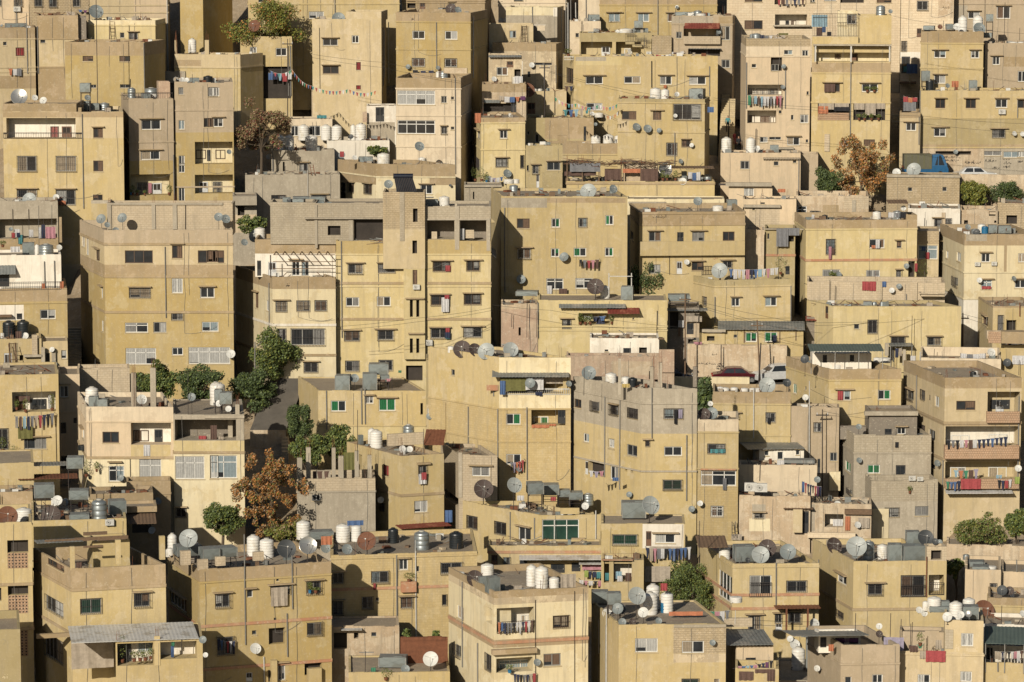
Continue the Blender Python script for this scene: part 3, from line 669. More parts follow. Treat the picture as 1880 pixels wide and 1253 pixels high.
def place(o, M, p, rz=0, sc=(1, 1, 1), face=0):
    o.matrix_world = Matrix.Translation(M @ Vector(p)) @ Matrix.Rotation(rz, 4, 'Z') @ Matrix.Diagonal((*sc, 1))
def inside(fr, x, y, v, r):
    """push a roof thing back along the line of sight until it stands within the roof's outline"""
    u, z = fr.front(x, y, v); k = fr.sdl.x / max(.2, fr.sdl.y); hi = fr.d * fr.sdl.y - .2 - r * .5
    while v < hi and (u < k * v + .15 + r or u > fr.w + k * v - .15 - r): v += .1; u, z = fr.front(x, y, v)
    return u, min(v, max(hi, .4)), z
def put_items(h, fr, where):
    zr = fr.H - h['par']; aw = h['yaw']; mpp = h.get('D', h.get('hD', 320)) / FPX
    for kd, c, n in h['items']:
        if kd in ('tank', 'box'):
            if kd == 'tank': x, y0, y1, wd = n; xw = wd
            else: x = (n[0] + n[2]) / 2; y0, y1 = n[1], n[3]; xw = n[2] - n[0]
            rad = xw * mpp / 2
            p = fr.roof(x, y1, zr); v = p.y if p is not None else 9
            lo = .25 + rad; hi = max(lo, fr.d * fr.sdl.y - .25 - rad); v = min(max(v, lo), hi)
            if kd == 'box' and len(n) > 4: v = max(lo, min(n[4], 30))
            u, v, zt = inside(fr, x, y0, v, rad * .6); zb_ = zr
            if kd == 'box' and fr.front(x, y1, v - rad)[1] - zr > .5: zb_ = fr.front(x, y1, v - rad)[1]   # on a raised stand
            hgt = max(.45, min(zt - zb_, 2.6)); key = (kd, c)
            if kd == 'tank':
                if key not in PROTO: PROTO[key] = o = tank_proto(CODE[c]); first = True
                else: o = copytree(PROTO[key])
                place(o, fr.M, (u, v, zb_ + .003), aw + R() * 6, (2 * rad, 2 * rad, hgt))
                cn = CN[CODE[c]]; sz = 'small ' if rad < .42 else ''
                small(o, 'water_tank', f"{sz}{cn} round water tank", where, 'water tank', f"{cn} water tanks on the roofs", x, y0)
            else:
                if key not in PROTO: PROTO[key] = o = box_proto()
                else: o = copytree(PROTO[key])
                place(o, fr.M, (u, v, zb_ + .003), aw + radians((R() - .5) * 12), (2 * rad, min(2 * rad, 1.3), hgt))
                small(o, 'metal_tank', "grey metal box tank", where, 'water tank', "metal box tanks on the roofs", x, y0)
                if zb_ > zr + .1:
                    s = MB(); 
                    for ax in (-1, 1):
                        for ay in (-1, 1): s.tube((ax * rad * .9, ay * rad * .8, zr - zb_), (ax * rad * .9, ay * rad * .8, 0), .03, 'iron', 6)
                    for z in (0, (zr - zb_) / 2):
                        for ax in (-1, 1): s.tube((ax * rad * .9, -rad * .8, z - .03), (ax * rad * .9, rad * .8, z - .03), .022, 'iron', 6)
                        for ay in (-1, 1): s.tube((-rad * .9, ay * rad * .8, z - .03), (rad * .9, ay * rad * .8, z - .03), .025, 'iron', 6)
                    so_ = s.build('tank_stand'); place(so_, fr.M, (u, v, zb_), aw); small(so_, 'tank_stand', "iron stand under a metal tank", where, 'tank stand', "iron tank stands on the roofs", x, y0)
        elif kd in ('dish', 'wdish'):
            x, y, dia = n[:3]; r = dia * mpp / 2; c = 'w' if c == 'l' and r < .6 else c; key = ('dish', c)
            v = n[3] if len(n) > 3 else (.45 + r if kd == 'dish' else -.3 - r * .4)
            left = kd == 'wdish' and h['s'] < 0 and x < h['x0']
            if left:
                t, zc = fr.side(x, y, 0); q = fr.sdl * t + Vector((-fr.sdl.y, fr.sdl.x)) * (.35 + r * .3); u, v = q.x, q.y
            else: u, zc = fr.front(x, y, v)
            if kd == 'dish': v = min(v, max(.3, fr.d * fr.sdl.y - .4)); v_ = v; (u, v, zc) = inside(fr, x, y, v, .1) if v >= .2 and h.get('d', 0) > 2 else (u, v, zc)
            if key not in PROTO: PROTO[key] = o = dish_proto(CODE[c])
            else: o = copytree(PROTO[key])
            yaw = radians((R() - .45) * 50)
            place(o, fr.M, (u, v, zc), yaw, (2 * r,) * 3)
            ml = zc - zr if kd == 'dish' else r * .9
            ms = [q for q in o.children if q.name.startswith('mast')][0]
            ms.scale = (1, 1, max(.25, ml) / (2 * r))
            if kd == 'wdish':
                b = MB(); e = [q for q in (o,)][0]; ms.scale = (1, 1, .35)
                wb = MB(); 
                iv = o.matrix_world.inverted() @ fr.M
                if left: t2 = fr.sdl * t; p2 = iv @ Vector((t2.x, t2.y, zc - r * .5))
                else: p2 = iv @ Vector((u, 0, zc - r * .5))
                p1 = Vector((0, .07, -.3)); wb.tube(p1, p2, .022, 'iron', 6); wb.tube(p1 + Vector((0, 0, .25)), p2 + Vector((0, 0, .1)), .014, 'iron', 6); wb.build('wall_bracket', o)
            cn = CN[CODE[c]]; sz = 'big ' if 2 * r > 1.35 else 'small ' if 2 * r < .8 else ''
            wh = where if kd == 'dish' else where.replace('on ', 'fixed to ', 1)
            small(o, 'satellite_dish', f"{sz}{cn} satellite dish", wh, 'satellite dish', f"{cn} satellite dishes", x, y)
        elif kd == 'ac':
            x, y, wd = n; u, z = fr.front(x, y, -.2)
            if 'ac' not in PROTO: PROTO['ac'] = o = ac_proto()
            else: o = copytree(PROTO['ac'])
            sc = max(.6, min(1.3, wd * mpp / .84)); place(o, fr.M, (u, -.26 * sc, z), aw, (sc,) * 3)
            small(o, 'air_conditioner', "white air conditioner", where.replace('on ', 'fixed to ', 1), 'air conditioner', "air conditioners on the walls", x, y)
        elif kd == 'rod':   # aerial or bare pole: x ytop ybase [v]
            v = n[3] if len(n) > 3 else .5
            u, z1 = fr.front(n[0], n[1], v); z0 = fr.front(n[0], n[2], v)[1]; z0 = zr if v > 0 else z0; mb = MB(); z1 = max(z1, z0 + .5)
            mb.tube((0, 0, 0), (.03, 0, z1 - z0), .025, 'iron' if c != 'w' else 'pipew', 6)
            if c == 'a':
                mb2 = MB(); 
                for i in range(5): mb2.tube((-.35 + .12 * i, 0, z1 - z0 - .1 - .0 * i), (-.35 + .12 * i, 0, z1 - z0 + .22), .008, 'fgrey', 4)
                mb2.tube((-.5, 0, z1 - z0 + .05), (.4, 0, z1 - z0 + .05), .012, 'fgrey', 4)
            o = mb.build('aerial_mast' if c == 'a' else 'iron_pole'); place(o, fr.M, (u, v, z0), aw)
            if c == 'a': mb2.build('aerial', o)
            small(o, 'pole', "thin television aerial" if c == 'a' else "thin upright pole", where, 'aerial' if c == 'a' else 'pole', "thin poles and aerials", n[0], n[1])
        elif kd == 'rug':   # x0 y0 x1 y1 v
            v = n[4] if len(n) > 4 else -.12
            u0, z1 = fr.front(n[0], n[1], v); u1, z0 = fr.front(n[2], n[3], v); o = garment('c', c); COL.objects.link(o) if o.name not in COL.objects else None
            place(o, fr.M, ((u0 + u1) / 2, v, z1), aw, (abs(u1 - u0), 1, abs(z1 - z0))); nm = 'rug' if (u1 - u0) > 1.2 else 'cloth'; o.name = nm
            small(o, nm, f"{c} {nm} hung out", where.replace('on ', 'on ', 1), nm, "rugs and cloths hung out", n[0], n[1])
        elif kd == 'wash':  # x0 y0 x1 y1 hpx v ; c = comma list like s:red,t:blue
            x0, y0, x1, y1, hp = n[:5]; v = n[5] if len(n) > 5 else -.45
            u0, z0 = fr.front(x0, y0, v); u1, z1 = fr.front(x1, y1, v); L = c.split(','); mb = MB(); N = 8; sag = .12
            pt = lambda t: Vector((u0 + (u1 - u0) * t, v, z0 + (z1 - z0) * t - sag * 4 * t * (1 - t)))
            for i in range(N): mb.tube(pt(i / N), pt((i + 1) / N), .012, 'pipew', 4)
            if v < 0:
                for p in (pt(0), pt(1)): mb.tube(p, (p.x, 0, p.z), .018, 'iron', 5)
            else:
                for p in (pt(0), pt(1)): mb.tube(p, (p.x, p.y, zr), .025, 'iron', 5)
            o = mb.build('clothesline'); o.matrix_world = fr.M.copy(); small(o, 'clothesline', "clothesline strung out", where, 'clothesline', "clotheslines with washing", x0, y0)
            for i, g in enumerate(L):
                sh, cc = g.split(':'); g_ = garment(sh, cc)
                if g_.name not in COL.objects: COL.objects.link(g_)
                t = (i + .5) / len(L); p = pt(t); wd = (u1 - u0) / len(L) * .96; hh = hp * mpp * (.8 + .4 * R())
                place(g_, fr.M, (p.x, p.y - .015, p.z), aw, (wd, .7, hh))
                nm = g_.name.split('.')[0]; small(g_, nm, f"{cc} {nm} on the washing line", where, 'laundry', "laundry hung out to dry", x0 + (x1 - x0) * t, y0)
        elif kd == 'plant':  # x ybase w h [v]
            v = n[4] if len(n) > 4 else -.2
            u, z0 = fr.front(n[0], n[1], v); wd = n[2] * mpp; hh = n[3] * mpp
            mb = MB(); r0 = min(.16, wd * .25); mb.lathe([(0, 0), (r0 * .75, 0), (r0, .24), (r0 * .9, .24), (0, .22)], 'rust' if c != 'teal' else 'tankb', 12); o = mb.build('potted_plant'); lf = MB(); 
            leafcloud(lf, [(0, 0, .24 + hh * .5, wd / 2, wd / 2, hh / 2)], 160, .09, ['leafg', 'leafy']); lf.build('foliage', o)
            place(o, fr.M, (u, v, z0), aw); small(o, 'potted_plant', "potted green plant", where, 'plant', "potted plants on balconies", n[0], n[1])
def leafcloud(mb, blobs, n, size, mats, hollow=.35):
    tot = sum(b[3] * b[4] + b[5] * b[4] for b in blobs)
    for b in blobs:
        k = int(n * (b[3] * b[4] + b[5] * b[4]) / tot)
        for _ in range(k):
            th = R() * 2 * pi; ph = math.acos(2 * R() - 1); r = (hollow + (1 - hollow) * R() ** .6)
            c = Vector((b[0] + b[3] * r * sin(ph) * cos(th), b[1] + b[4] * r * sin(ph) * sin(th), b[2] + b[5] * r * cos(ph)))
            a = Vector((R() - .5, R() - .5, R() - .5)).normalized(); e = a.orthogonal().normalized(); f = a.cross(e); s = size * (.6 + .8 * R())
            m = mats[min(len(mats) - 1, int(R() * R() * len(mats) * 1.3))]
            mb.q([c - e * s * .5, c + f * s * .33, c + e * s * .5, c - f * s * .33], m, [(0, 0)] * 4)

def rubble(fr, h, where, n=14):
    w, d = fr.w, fr.d * fr.sdl.y; zr = fr.H - h['par']; mb = MB()
    for _ in range(n):
        u, v = .4 + R() * (w - .8), .4 + R() * max(.1, d - .8); k = R()
        sx = fr.sdl.x / fr.sdl.y * v
        if k < .4: mb.box((u + sx, v, zr + .06), (.1 + R() * .25, .08 + R() * .2, .05 + R() * .09), random.choice(['conc', 'block', 'wood', 'galv', 'rust']), (cos(k * 20), sin(k * 20), 0), (-sin(k * 20), cos(k * 20), 0))
        elif k < .8:
            a = R() * 6; l = .4 + R() * 1.2; mb.tube((u + sx, v, zr + .04), (u + sx + cos(a) * l, v + sin(a) * l * .3, zr + .08 + R() * .5), .02 + R() * .02, random.choice(['wood', 'rust', 'pipeg', 'iron']), 5)
        else: mb.box((u + sx, v, zr + .2), (.12 + R() * .2, .12, .18 + .1 * R()), random.choice(['sheetg', 'fwhite', 'wood', 'galv', 'g_beige', 'conc', 'rust']))
    o = mb.build('rubble'); o.matrix_world = fr.M.copy()
    tag(o, "scraps of wood, pipe and block lying " + where, 'rubble', None, 'stuff')
KEYF = {}
def build_house(h):
    base = 3.0; M = Matrix.Translation((h['O'].x, h['O'].y, h['zb'] - base)) @ Matrix.Rotation(h['aa'], 4, 'Z')
    sdl = Matrix.Rotation(-h['aa'], 2) @ h['sd']
    fr = Frame(M, h['w'], h['d'], h['zt'] - h['zb'] + base, sdl, h['s'] < 0)
    root = empty(h.get('name', 'house'), M); tag(root, h['label'], h['cat'], 'houses stacked up the hillside' if h['cat'] == 'house' else None)
    h['yaw'] = h['aa']; KEYF[h['key']] = fr; h['root'] = root
    make_body(h, fr, root, None); extras(h, fr, root, None)
    where = 'on ' + h['ref']
    put_items(h, fr, where)
    if h.get('rub', 1) and h['par'] > .12 and fr.w > 3: rubble(fr, h, where, int(h.get('rub', 1) * 3.4 * fr.w))
    if fr.w > 3 and h.get('rub', 1) and h['par'] > .14:
        for _ in range(1 + int(R() * 2.6)):    # starter bars and stub conduits left standing along the parapet
            mb = MB(); u = .15 + (fr.w - .3) * R(); v = .09 if R() < .6 else 1 + R() * 2; z0 = fr.H - .1 if v < .5 else fr.H - h['par']
            for i in range(2 + int(R() * 3)):
                x = u + (i % 2 - .5) * .14; y = v + (i // 2) * .12; mb.tube((x, y, z0), (x + (R() - .5) * .2, y + (R() - .5) * .12, z0 + .35 + R() * .9), .012, random.choice(['rust', 'pipeg', 'iron']), 4)
            mb.build('rebar', root)
    if fr.w > 2.5 and h.get('rub', 1):
        for _ in range(1 + int(fr.w / 4)):     # loose cables dropped down the wall, and one slung along it
            mb = MB(); x = .2 + R() * (fr.w - .4); y = -.045; p = Vector((x, y, fr.H - R() * .4)); zend = max(1, fr.H - 2 - R() * 9)
            while p.z > zend: q = Vector((x + (R() - .5) * .14, y, p.z - 1 - 1.5 * R())); mb.tube(p, q, .013, 'pipeg', 4, caps=False); p = q
            if R() < .5:
                q = Vector((min(fr.w - .1, p.x + 1 + R() * 3), y, p.z + (R() - .3) * 1.5)); n = 6; pp = p
                for i in range(1, n + 1): t = i / n; c = p.lerp(q, t) - Vector((0, 0, .25 * 4 * t * (1 - t))); mb.tube(pp, c, .012, 'pipeg', 4, caps=False); pp = c
            mb.build('cable', root)
    for k in h.get('kids', []):
        b = HS[k]; v0 = b['v0']; b['hD'] = h['D'] + v0
        u0, zt = fr.front(b['x0'], b['yt'], v0); u1, _ = fr.front(b['x1'], b['yt'], v0)
        zb = fr.H - h['par'] - .01 if b['yb'] is None else fr.front(b['x0'], b['yb'], v0)[1]
        if zb < 0: zb = 0
        M2 = M @ Matrix.Translation((u0, v0, zb)); f2 = Frame(M2, u1 - u0, b['d'], zt - zb, Vector((0, 1)), False)
        b['yaw'] = h['aa']; b['s'] = 0; KEYF[k] = f2; mb = MB(); make_body(b, f2, None, mb); extras(b, f2, None, mb)
        o = mb.build(b['name'], root); o.matrix_local = Matrix.Translation((u0, v0, zb))
        put_items(b, f2, where)
# ------------------------------------------------------------------ the houses, front row first (x0 x1 roof-line, foot, visible side, all read off the photograph)
src()
H('A', "the ridge-corner yellow block", "yellow corner block with roofless top storey and tan band, bottom left", 131, 304, 1045, 1380, -73, 'yel', a=15, par=1.0)
H('A0', "the house with lattice screens", "narrow yellow house with terracotta lattice screens at the lower left edge", -14, 58, 961, 1330, 0, 'yel', d=8, par=.9)
H('A00', "the windowless yellow corner slab", "blank olive yellow wall of a house in the bottom left corner", -30, 37, 1158, 1440, 0, 'olive', d=7)
H('A1', "the porch under white sheeting", "projecting yellow porch with white corrugated roof, potted plants and brown awning", 212, 372, 1180, 1440, 0, 'yel', d=6, a=10, par=.12)
H('B', "the big ochre red-striped block", "big ochre block with thin red floor bands and peeling parapet", 366, 608, 1047, 1340, -61, 'ochre', a=19, par=.55)
H('C', "the ochre block behind rusty gate", "ochre block with barred windows and pink planter above the rust red gate", 608, 876, 1021, 1222, 0, 'yblock', a=9, par=.4, d=10)
H('C1', "the lean-to in long shadow", "low rough rendered outhouse with broken eaves in the shadow of the ochre block", 608, 733, 1152, 1280, 0, 'rough', d=4, par=.1)
H('C2', "the terrace with empty frame", "low yellow roof terrace with steel frame and galvanised tank at the bottom edge", 640, 826, 1236, 1370, 0, 'yel', d=6, par=.12)
H('D', "the cream block with balcony washing", "cream and yellow corner block with peeling parapet and washing on its balcony", 907, 1080, 1087, 1400, -88, 'cream', a=14, par=.5, d=10)
H('E', "the yellow house half in stone", "yellow house with bare stone patch and flaking paint at the bottom edge", 1136, 1333, 1148, 1420, -53, 'yel', par=.12, d=9, a=2)
H('F', "the pink room under grey roof", "little pink room with sagging grey roof and washing over its terrace", 1352, 1420, 1187, 1400, -20, 'peach', par=.1, d=6)
H('F1', "the terrace hung with brown rugs", "low yellow terrace wall hung with brown rugs", 1350, 1430, 1228, 1440, 0, 'yel', par=.6, d=3)
H('F2', "the flat roof with ribbed tank", "flat concrete roof carrying one ribbed white tank at the bottom edge", 1426, 1545, 1252, 1400, 0, 'conc', par=.1, d=8)
H('G', "the grey-tan terrace house", "grey tan rendered house with bulging terrace wall under a corrugated shed roof", 1544, 1652, 1186, 1420, -64, 'greyt', par=1.0, a=4, d=8)
H('I', "the tan house with carpet", "tan house with white tanks clustered on its tower and a red carpet hung out", 1652, 1806, 1196, 1400, 0, 'sand', par=.9, d=8)
H('J', "the yellow house with green roofing", "yellow house under green metal roofing at the lower right edge", 1806, 1905, 1217, 1400, 0, 'yel', par=.6, d=5)
H('J1', "the white-walled roof behind green roofing", "flat grey roof with white parapet beside the rusty dish frame", 1800, 1905, 1146, 1290, 0, 'white', par=.3, d=8)
H('M', "the yellow block with rooftop turret", "yellow block with wide barred windows and a blockwork turret at its right", 1567, 1738, 1032, 1205, -80, 'yel', par=.45, a=3, d=10)
H('N', "the yellow block beside leafy tree", "yellow block with railed balcony window and four big dishes on its roof", 1345, 1504, 1036, 1215, -68, 'yel', par=.3, a=3, d=10)
H('O', "the half white low house", "low house, half yellow and half whitewashed, with washing under its windows", 1104, 1258, 962, 1150, 0, 'yel', par=.1, d=8)
H('O1', "the open-fronted yellow kitchen terrace", "yellow room with wide open front full of household things", 1106, 1182, 1029, 1168, 0, 'yel', par=.3, d=3)
H('Q', "the corner house with green glazing", "long yellow corner house with five-part green glazed window and junk roof", 990, 1103, 947, 1092, -146, 'yel', a=2, par=.35, d=11, rub=3)
H('Q1', "the patio house under white awnings", "low yellow house with white slatted awnings below the green glazed window", 896, 1106, 1003, 1130, 0, 'yel', d=3, par=.15)
H('R', "the yellow house with scalloped ledge", "yellow corner house with ledge and rooftop tanks beside bare concrete columns", 735, 815, 838, 1000, -102, 'yel', a=20, par=.3, d=9)
H('R1', "the block-built corner room", "unplastered blockwork room with grey flat roof and one white window", 842, 913, 836, 985, -34, 'block', a=-6, par=.3, d=7)
H('T', "the tall tower with green windows", "tall yellow tower with blank blockwork flank and green shuttered windows", 916, 1048, 657, 930, -134, 'yblock', a=0, par=.25, d=11)
H('T1', "the narrow tower annex", "narrow olive yellow annex with white windows at the back of the tall tower", 782, 808, 662, 850, 0, 'olive', d=4)
H('U', "the grey-topped four-storey block", "four storey corner block, grey concrete above and yellow below", 1178, 1280, 715, 1005, -130, 'conc', a=0, par=.6, d=9.5)
H('U1', "the wing with pink parapet", "yellow wing with pink block parapet and barred windows beside the grey-topped block", 1281, 1356, 771, 1003, 0, 'yel', par=.5, d=5)
H('V', "the house with six tanks", "yellow house with tan band and a row of small white tanks on its roof", 1309, 1452, 720, 902, 0, 'yel', par=.7, d=5)
H('X', "the little white bungalow", "little whitewashed bungalow with grey sloping roof beside a lemon bush", 1394, 1476, 826, 940, -12, 'white', par=.05, d=3.0)
H('Y', "the rough pink terrace", "rough pink rendered terrace wall below the little white bungalow", 1357, 1500, 854, 972, 0, 'pinkc', par=.2, d=2.6, rub=1)
H('Y1', "the patched ruin", "patched and crumbling tan house with broken plaster", 1357, 1488, 912, 1003, 0, 'rough', par=.3, d=2.6)
H('Y2', "the crumbling yard house", "crumbling yard house with planks on the roof and a wide white framed opening", 1490, 1600, 925, 1003, 0, 'rough', par=.2, d=5)
H('AA', "the grey concrete house", "bare grey concrete house with block parapets and one green window", 1568, 1710, 800, 965, -27, 'conc', par=.8, d=9, a=0)
H('AA1', "the grey block-walled terrace", "grey block walled terrace with two barred windows below", 1600, 1722, 884, 1000, -12, 'gblock', par=.9, d=3.2)
H('BB', "the three-balcony cream house", "cream and yellow house with three balconies of terracotta lattice and much washing", 1735, 1876, 694, 950, -80, 'sand', a=1, par=.6, d=11)
H('CC', "the yellow house with sheet canopy", "yellow corner house with five white tanks under a corrugated canopy", 1522, 1655, 679, 862, -82, 'yel', a=1, par=.5, d=9)
H('DD', "the stained grey yard house", "stained grey house squeezed between the canopy house and a telegraph pole", 1452, 1541, 748, 895, 0, 'greyt', par=.3, d=2.4)
H('EE', "the long low green-windowed house", "long low yellow house with tin eaves and two green windows above a rock face", 1331, 1475, 606, 690, 0, 'yel', par=.05, d=3)
H('EE1', "the yellow shed by the poles", "small yellow shed with rounded window beside the telegraph pole", 1284, 1331, 613, 690, 0, 'yel', par=.05, d=3)
H('FF', "the wide yellow street house", "wide yellow house with flaking top edge and two barred windows", 1530, 1765, 563, 705, -50, 'lemon', a=0, par=.3, d=8)
H('FF1', "the bare blockwork roof storey", "bare blockwork walls of an unfinished roof storey with a red blanket above", 1482, 1735, 518, 640, 0, 'block', par=.9, d=5)
H('FF0', "the yellow house with hanging towel", "pale yellow house with tan band, pink towel and red blanket outside its windows", 1480, 1684, 405, 585, -22, 'lemon', par=.5, d=8)
H('GG', "the pale corner house with stripe", "pale cream corner house with olive flank and upright tan stripe", 1771, 1905, 431, 622, -47, 'cream', a=0, par=.5, d=10)
H('GG1', "the small house with peeling pipe", "small yellow house with rusty pipe and broken opening at the right edge", 1823, 1905, 563, 705, -28, 'yel', par=.3, d=8)
H('GG2', "the pink-block rooftop", "long pink block parapet of a low roof beside the stair house", 1690, 1838, 658, 795, 0, 'pinkc', par=.8, d=8)
H('GG3', "the yellow stair house", "yellow house with outside stair arch and pale panel at the right edge", 1838, 1905, 634, 790, 0, 'yel', par=.4, d=7)
H('HH', "the brown stone shed", "brown stone shed with tiny windows and a dish on its flat roof", 1628, 1762, 322, 410, 0, 'stone', par=.12, d=3.8)
H('HH1', "the whitewashed wall house", "whitewashed house with two small brown panels under the stone shed", 1667, 1763, 383, 470, 0, 'white', par=.15, d=6)
H('HH2', "the glazed grid house", "narrow house with a gridded pane wall between the white wall and olive flank", 1684, 1724, 425, 540, 0, 'sand', par=.2, d=5)
H('II', "the stone house with black opening", "low stone house with one black opening at the right edge", 1832, 1905, 374, 470, 0, 'stone', par=.15, d=6)
H('II1', "the low ruined walls", "low ruined walls with small square holes", 1763, 1832, 386, 470, 0, 'rough', par=.4, d=5)
H('JJ', "the pinkish rough house", "pinkish rough plastered house with a pale graffiti circle on its parapet", 1462, 1595, 360, 470, 0, 'rough', par=.6, d=6)
H('JJ1', "the peach rough house", "peach coloured rough plastered house under a rubble roof", 1364, 1462, 366, 490, 0, 'peach', par=.2, d=6)
H('JJ2', "the shuttered peach shed", "peach shed with grey shutters under a thin slab roof", 1338, 1418, 343, 450, 0, 'peach', par=.06, d=4)
H('KK', "the peach house with twin tanks", "peach house with two tall white tanks and a brown shed roof", 1323, 1470, 281, 400, 0, 'pinkc', par=.2, d=6)
H('KK1', "the tan lean-to", "blank tan lean-to between the peach house and the dark bush", 1468, 1502, 284, 395, 0, 'greyt', par=.2, d=5)
H('LL', "the house with projecting gallery", "yellow house with long projecting gallery and Arabic writing on its parapet", 1174, 1368, 390, 608, -18, 'yel', par=.5, d=9)
H('MM', "the house with rooftop washing", "yellow house with olive parapet, big dish and long line of rooftop washing", 1312, 1453, 515, 655, -40, 'yel', par=.5, d=4)
H('NN', "the jumble of yellow rooms", "jumble of small yellow rooms with a grey tarpaulin hung out", 1404, 1460, 422, 560, 0, 'olive', par=.3, d=5)
H('NN2', "the scabby wall beside gallery", "scabby rough tan wall with pale run of plaster beside the gallery house", 1369, 1403, 424, 566, 0, 'rough', par=.3, d=4)
H('OO', "the brushwood-roofed terrace", "long yellow terrace wall carrying a brushwood pergola and pot plants", 1040, 1312, 334, 440, 0, 'yel', par=.15, d=8, rub=2)
H('OO1', "the low cream wall house", "low cream house with striped hangings behind the gallery house parapet", 1150, 1330, 366, 480, 0, 'cream', par=.1, d=4)
H('PP', "the broad green-curtained wall", "broad yellow house front with green curtained windows and grey patched parapet", 920, 1152, 361, 645, -19, 'yel', par=.25, d=9, a=-2)
H('PP1', "the grey block roof room", "small grey blockwork roof room with a slit window", 852, 921, 343, 470, 0, 'gblock', par=.1, d=5)
H('QQ', "the stair-tower block", "wide yellow block with tall stair tower and unfinished open top storey", 617, 901, 443, 725, 0, 'lemon', par=.4, d=10, a=0)
H('RR', "the roof-frame corner block", "corner block with white walled top terrace under bare roof beams", 500, 616, 509, 735, -70, 'cream', a=0, par=.25, d=10)
H('SS', "the five-storey tan and ochre block", "five storey block, tan upper floor and ochre below, beside a dark stair alley", 191, 427, 423, 725, -46, 'ochre', a=0, par=.7, d=10)
H('TT', "the yellow block with railed terrace", "large pale yellow block with railed roof terrace and red doors", 5, 226, 206, 480, 0, 'sand', par=.35, d=9, a=0)
H('UU', "the grey-tan twin-window block", "grey tan block with drum on the roof and glazed balcony below", 236, 318, 183, 450, -14, 'greyt', par=.2, d=9)
H('VV', "the tall two-tone block", "tall two tone block with white framed windows and white balcony", 320, 428, 153, 440, 0, 'greyt', par=.2, d=9)
H('WW', "the two-window blank block", "blank tan and yellow block with two small windows and dark right flank", 119, 265, 78, 320, 38, 'ochre', par=.3, d=9)
H('XX', "the pale block with corner seam", "pale tan windowless block with dark edge near the top left", 68, 143, 29, 260, 0, 'tan', par=.2, d=8)
H('XX1', "the yellow house with red window", "yellow house with one red shuttered window at the left edge", -20, 64, 52, 262, 0, 'sand', par=.3, d=8)
H('YY', "the yellow house with ladder", "yellow house with ladder against its roof edge and blue tank above", 162, 285, 38, 235, 19, 'lemon', par=.2, d=8)
H('ZZ', "the peach top left house", "peach house with air conditioner in the top left corner", -20, 52, -35, 165, 0, 'peach', par=.2)
H('ZZ1', "the brown block-built house", "brown blockwork house with tall windows near the top left corner", 53, 162, -35, 178, 0, 'stone', par=.2)
H('ZZ2', "the pale house behind ladder house", "pale yellow house front behind the blue tank", 163, 308, -45, 160, 3, 'sand', par=.2)
H('ZZ3', "the narrow house by dark alley", "narrow ochre house with dark right flank above the white tank", 330, 372, -45, 172, 55, 'ochre', par=.2, d=8)
H('ab', "the tan-parapet house with posts", "yellow house with square roof posts, white tank and tan patches", 320, 441, 101, 250, 42, 'sand', par=.3, d=9)
H('ac', "the small house under the tree", "small yellow house with two windows under the tree, washing below", 441, 536, 68, 240, 0, 'yel', par=.25, d=6)
H('ad', "the plain yellow five-window block", "plain yellow block with red shutter and two brown windows below cables", 573, 700, 36, 300, 9, 'sand', par=.2, d=9)
H('ae', "the top yellow house behind tree", "yellow house front at the top edge behind the tree", 455, 733, -45, 150, 0, 'yel', par=.2)
H('af', "the ochre four-window block", "ochre block with four white framed windows and dark right flank", 727, 864, 24, 262, 32, 'ochre', par=.5, d=9)
H('ag', "the cream block with window bands", "cream block with two wide white window bands and brown flank", 727, 846, 144, 385, 20, 'pinkc', par=.5, d=9)
H('ah', "the terraces at the top edge", "cluttered terraces at the top edge above the ochre block", 738, 890, -15, 125, 12, 'tan', par=.2)
H('ai', "the cream and grey block wall", "house front with cream plaster above bare grey blockwork", 929, 1023, 14, 158, 12, 'conc', par=.1)
H('ai1', "the peach top middle house", "peach house at the top edge above the grey blockwork", 915, 1040, -40, 110, 0, 'pinkc', par=.2)
H('aj', "the room with leaning ladder", "small tan room with leaning ladder and three dishes on its roof", 898, 979, 45, 192, 0, 'sand', par=.1, d=4)
H('aj1', "the peeling whitewashed wall", "peeling whitewashed house with vent holes", 904, 1021, 81, 240, 10, 'peel', par=.3, d=5)
H('aj2', "the tin-topped shack", "small shack with buckled tin roof and white sink", 897, 958, 100, 252, 0, 'peel', par=.05, d=2)
H('ak', "the terrace with striped awning", "tan terrace house with grey striped awning and rusty dish", 885, 966, 155, 300, 0, 'rough', par=.4, d=6)
H('ak1', "the yard with pink door", "small roof yard with brown door among washing", 966, 1040, 168, 300, 0, 'sand', par=.2, d=4)
H('al', "the lemon house with tile corner", "lemon yellow house with two windows and a red tile corner above", 883, 964, 217, 392, -13, 'lemon', par=.2, d=8)
H('am', "the grey-olive flat house", "grey olive flat fronted house with small turquoise window", 966, 1090, 217, 350, 0, 'olive', par=.2, d=8)
H('am1', "the long tan parapet house", "yellow house with long tan parapet, white tanks and white door", 996, 1208, 264, 378, 0, 'yel', par=.6, d=7)
H('am2', "the olive house over plant pots", "olive house front with dark door above a shelf of plant pots", 965, 1033, 268, 392, 0, 'olive', par=.2, d=3)
H('an', "the wide four-window yellow block", "wide yellow block with white panel window and black roof hose", 1053, 1318, 104, 290, -20, 'yel', par=.25, d=9, a=0)
H('ao', "the house with glazed corner room", "yellow house with dark glazed corner room and two grey dishes below", 1134, 1294, 183, 380, 9, 'yel', par=.3, d=9)
H('ap', "the yellow house with outside stair", "yellow house with outside stair railing and brown shaded loggias", 1064, 1196, 61, 218, 0, 'yel', par=.15, d=7)
H('aq', "the top ochre hooded-window block", "ochre block with hooded white windows at the top edge", 1101, 1317, -40, 160, 0, 'ochre', par=.2)
H('aq1', "the narrow peach house", "narrow peach house at the top edge beside bare poles", 1062, 1101, -40, 165, 0, 'pinkc', par=.2)
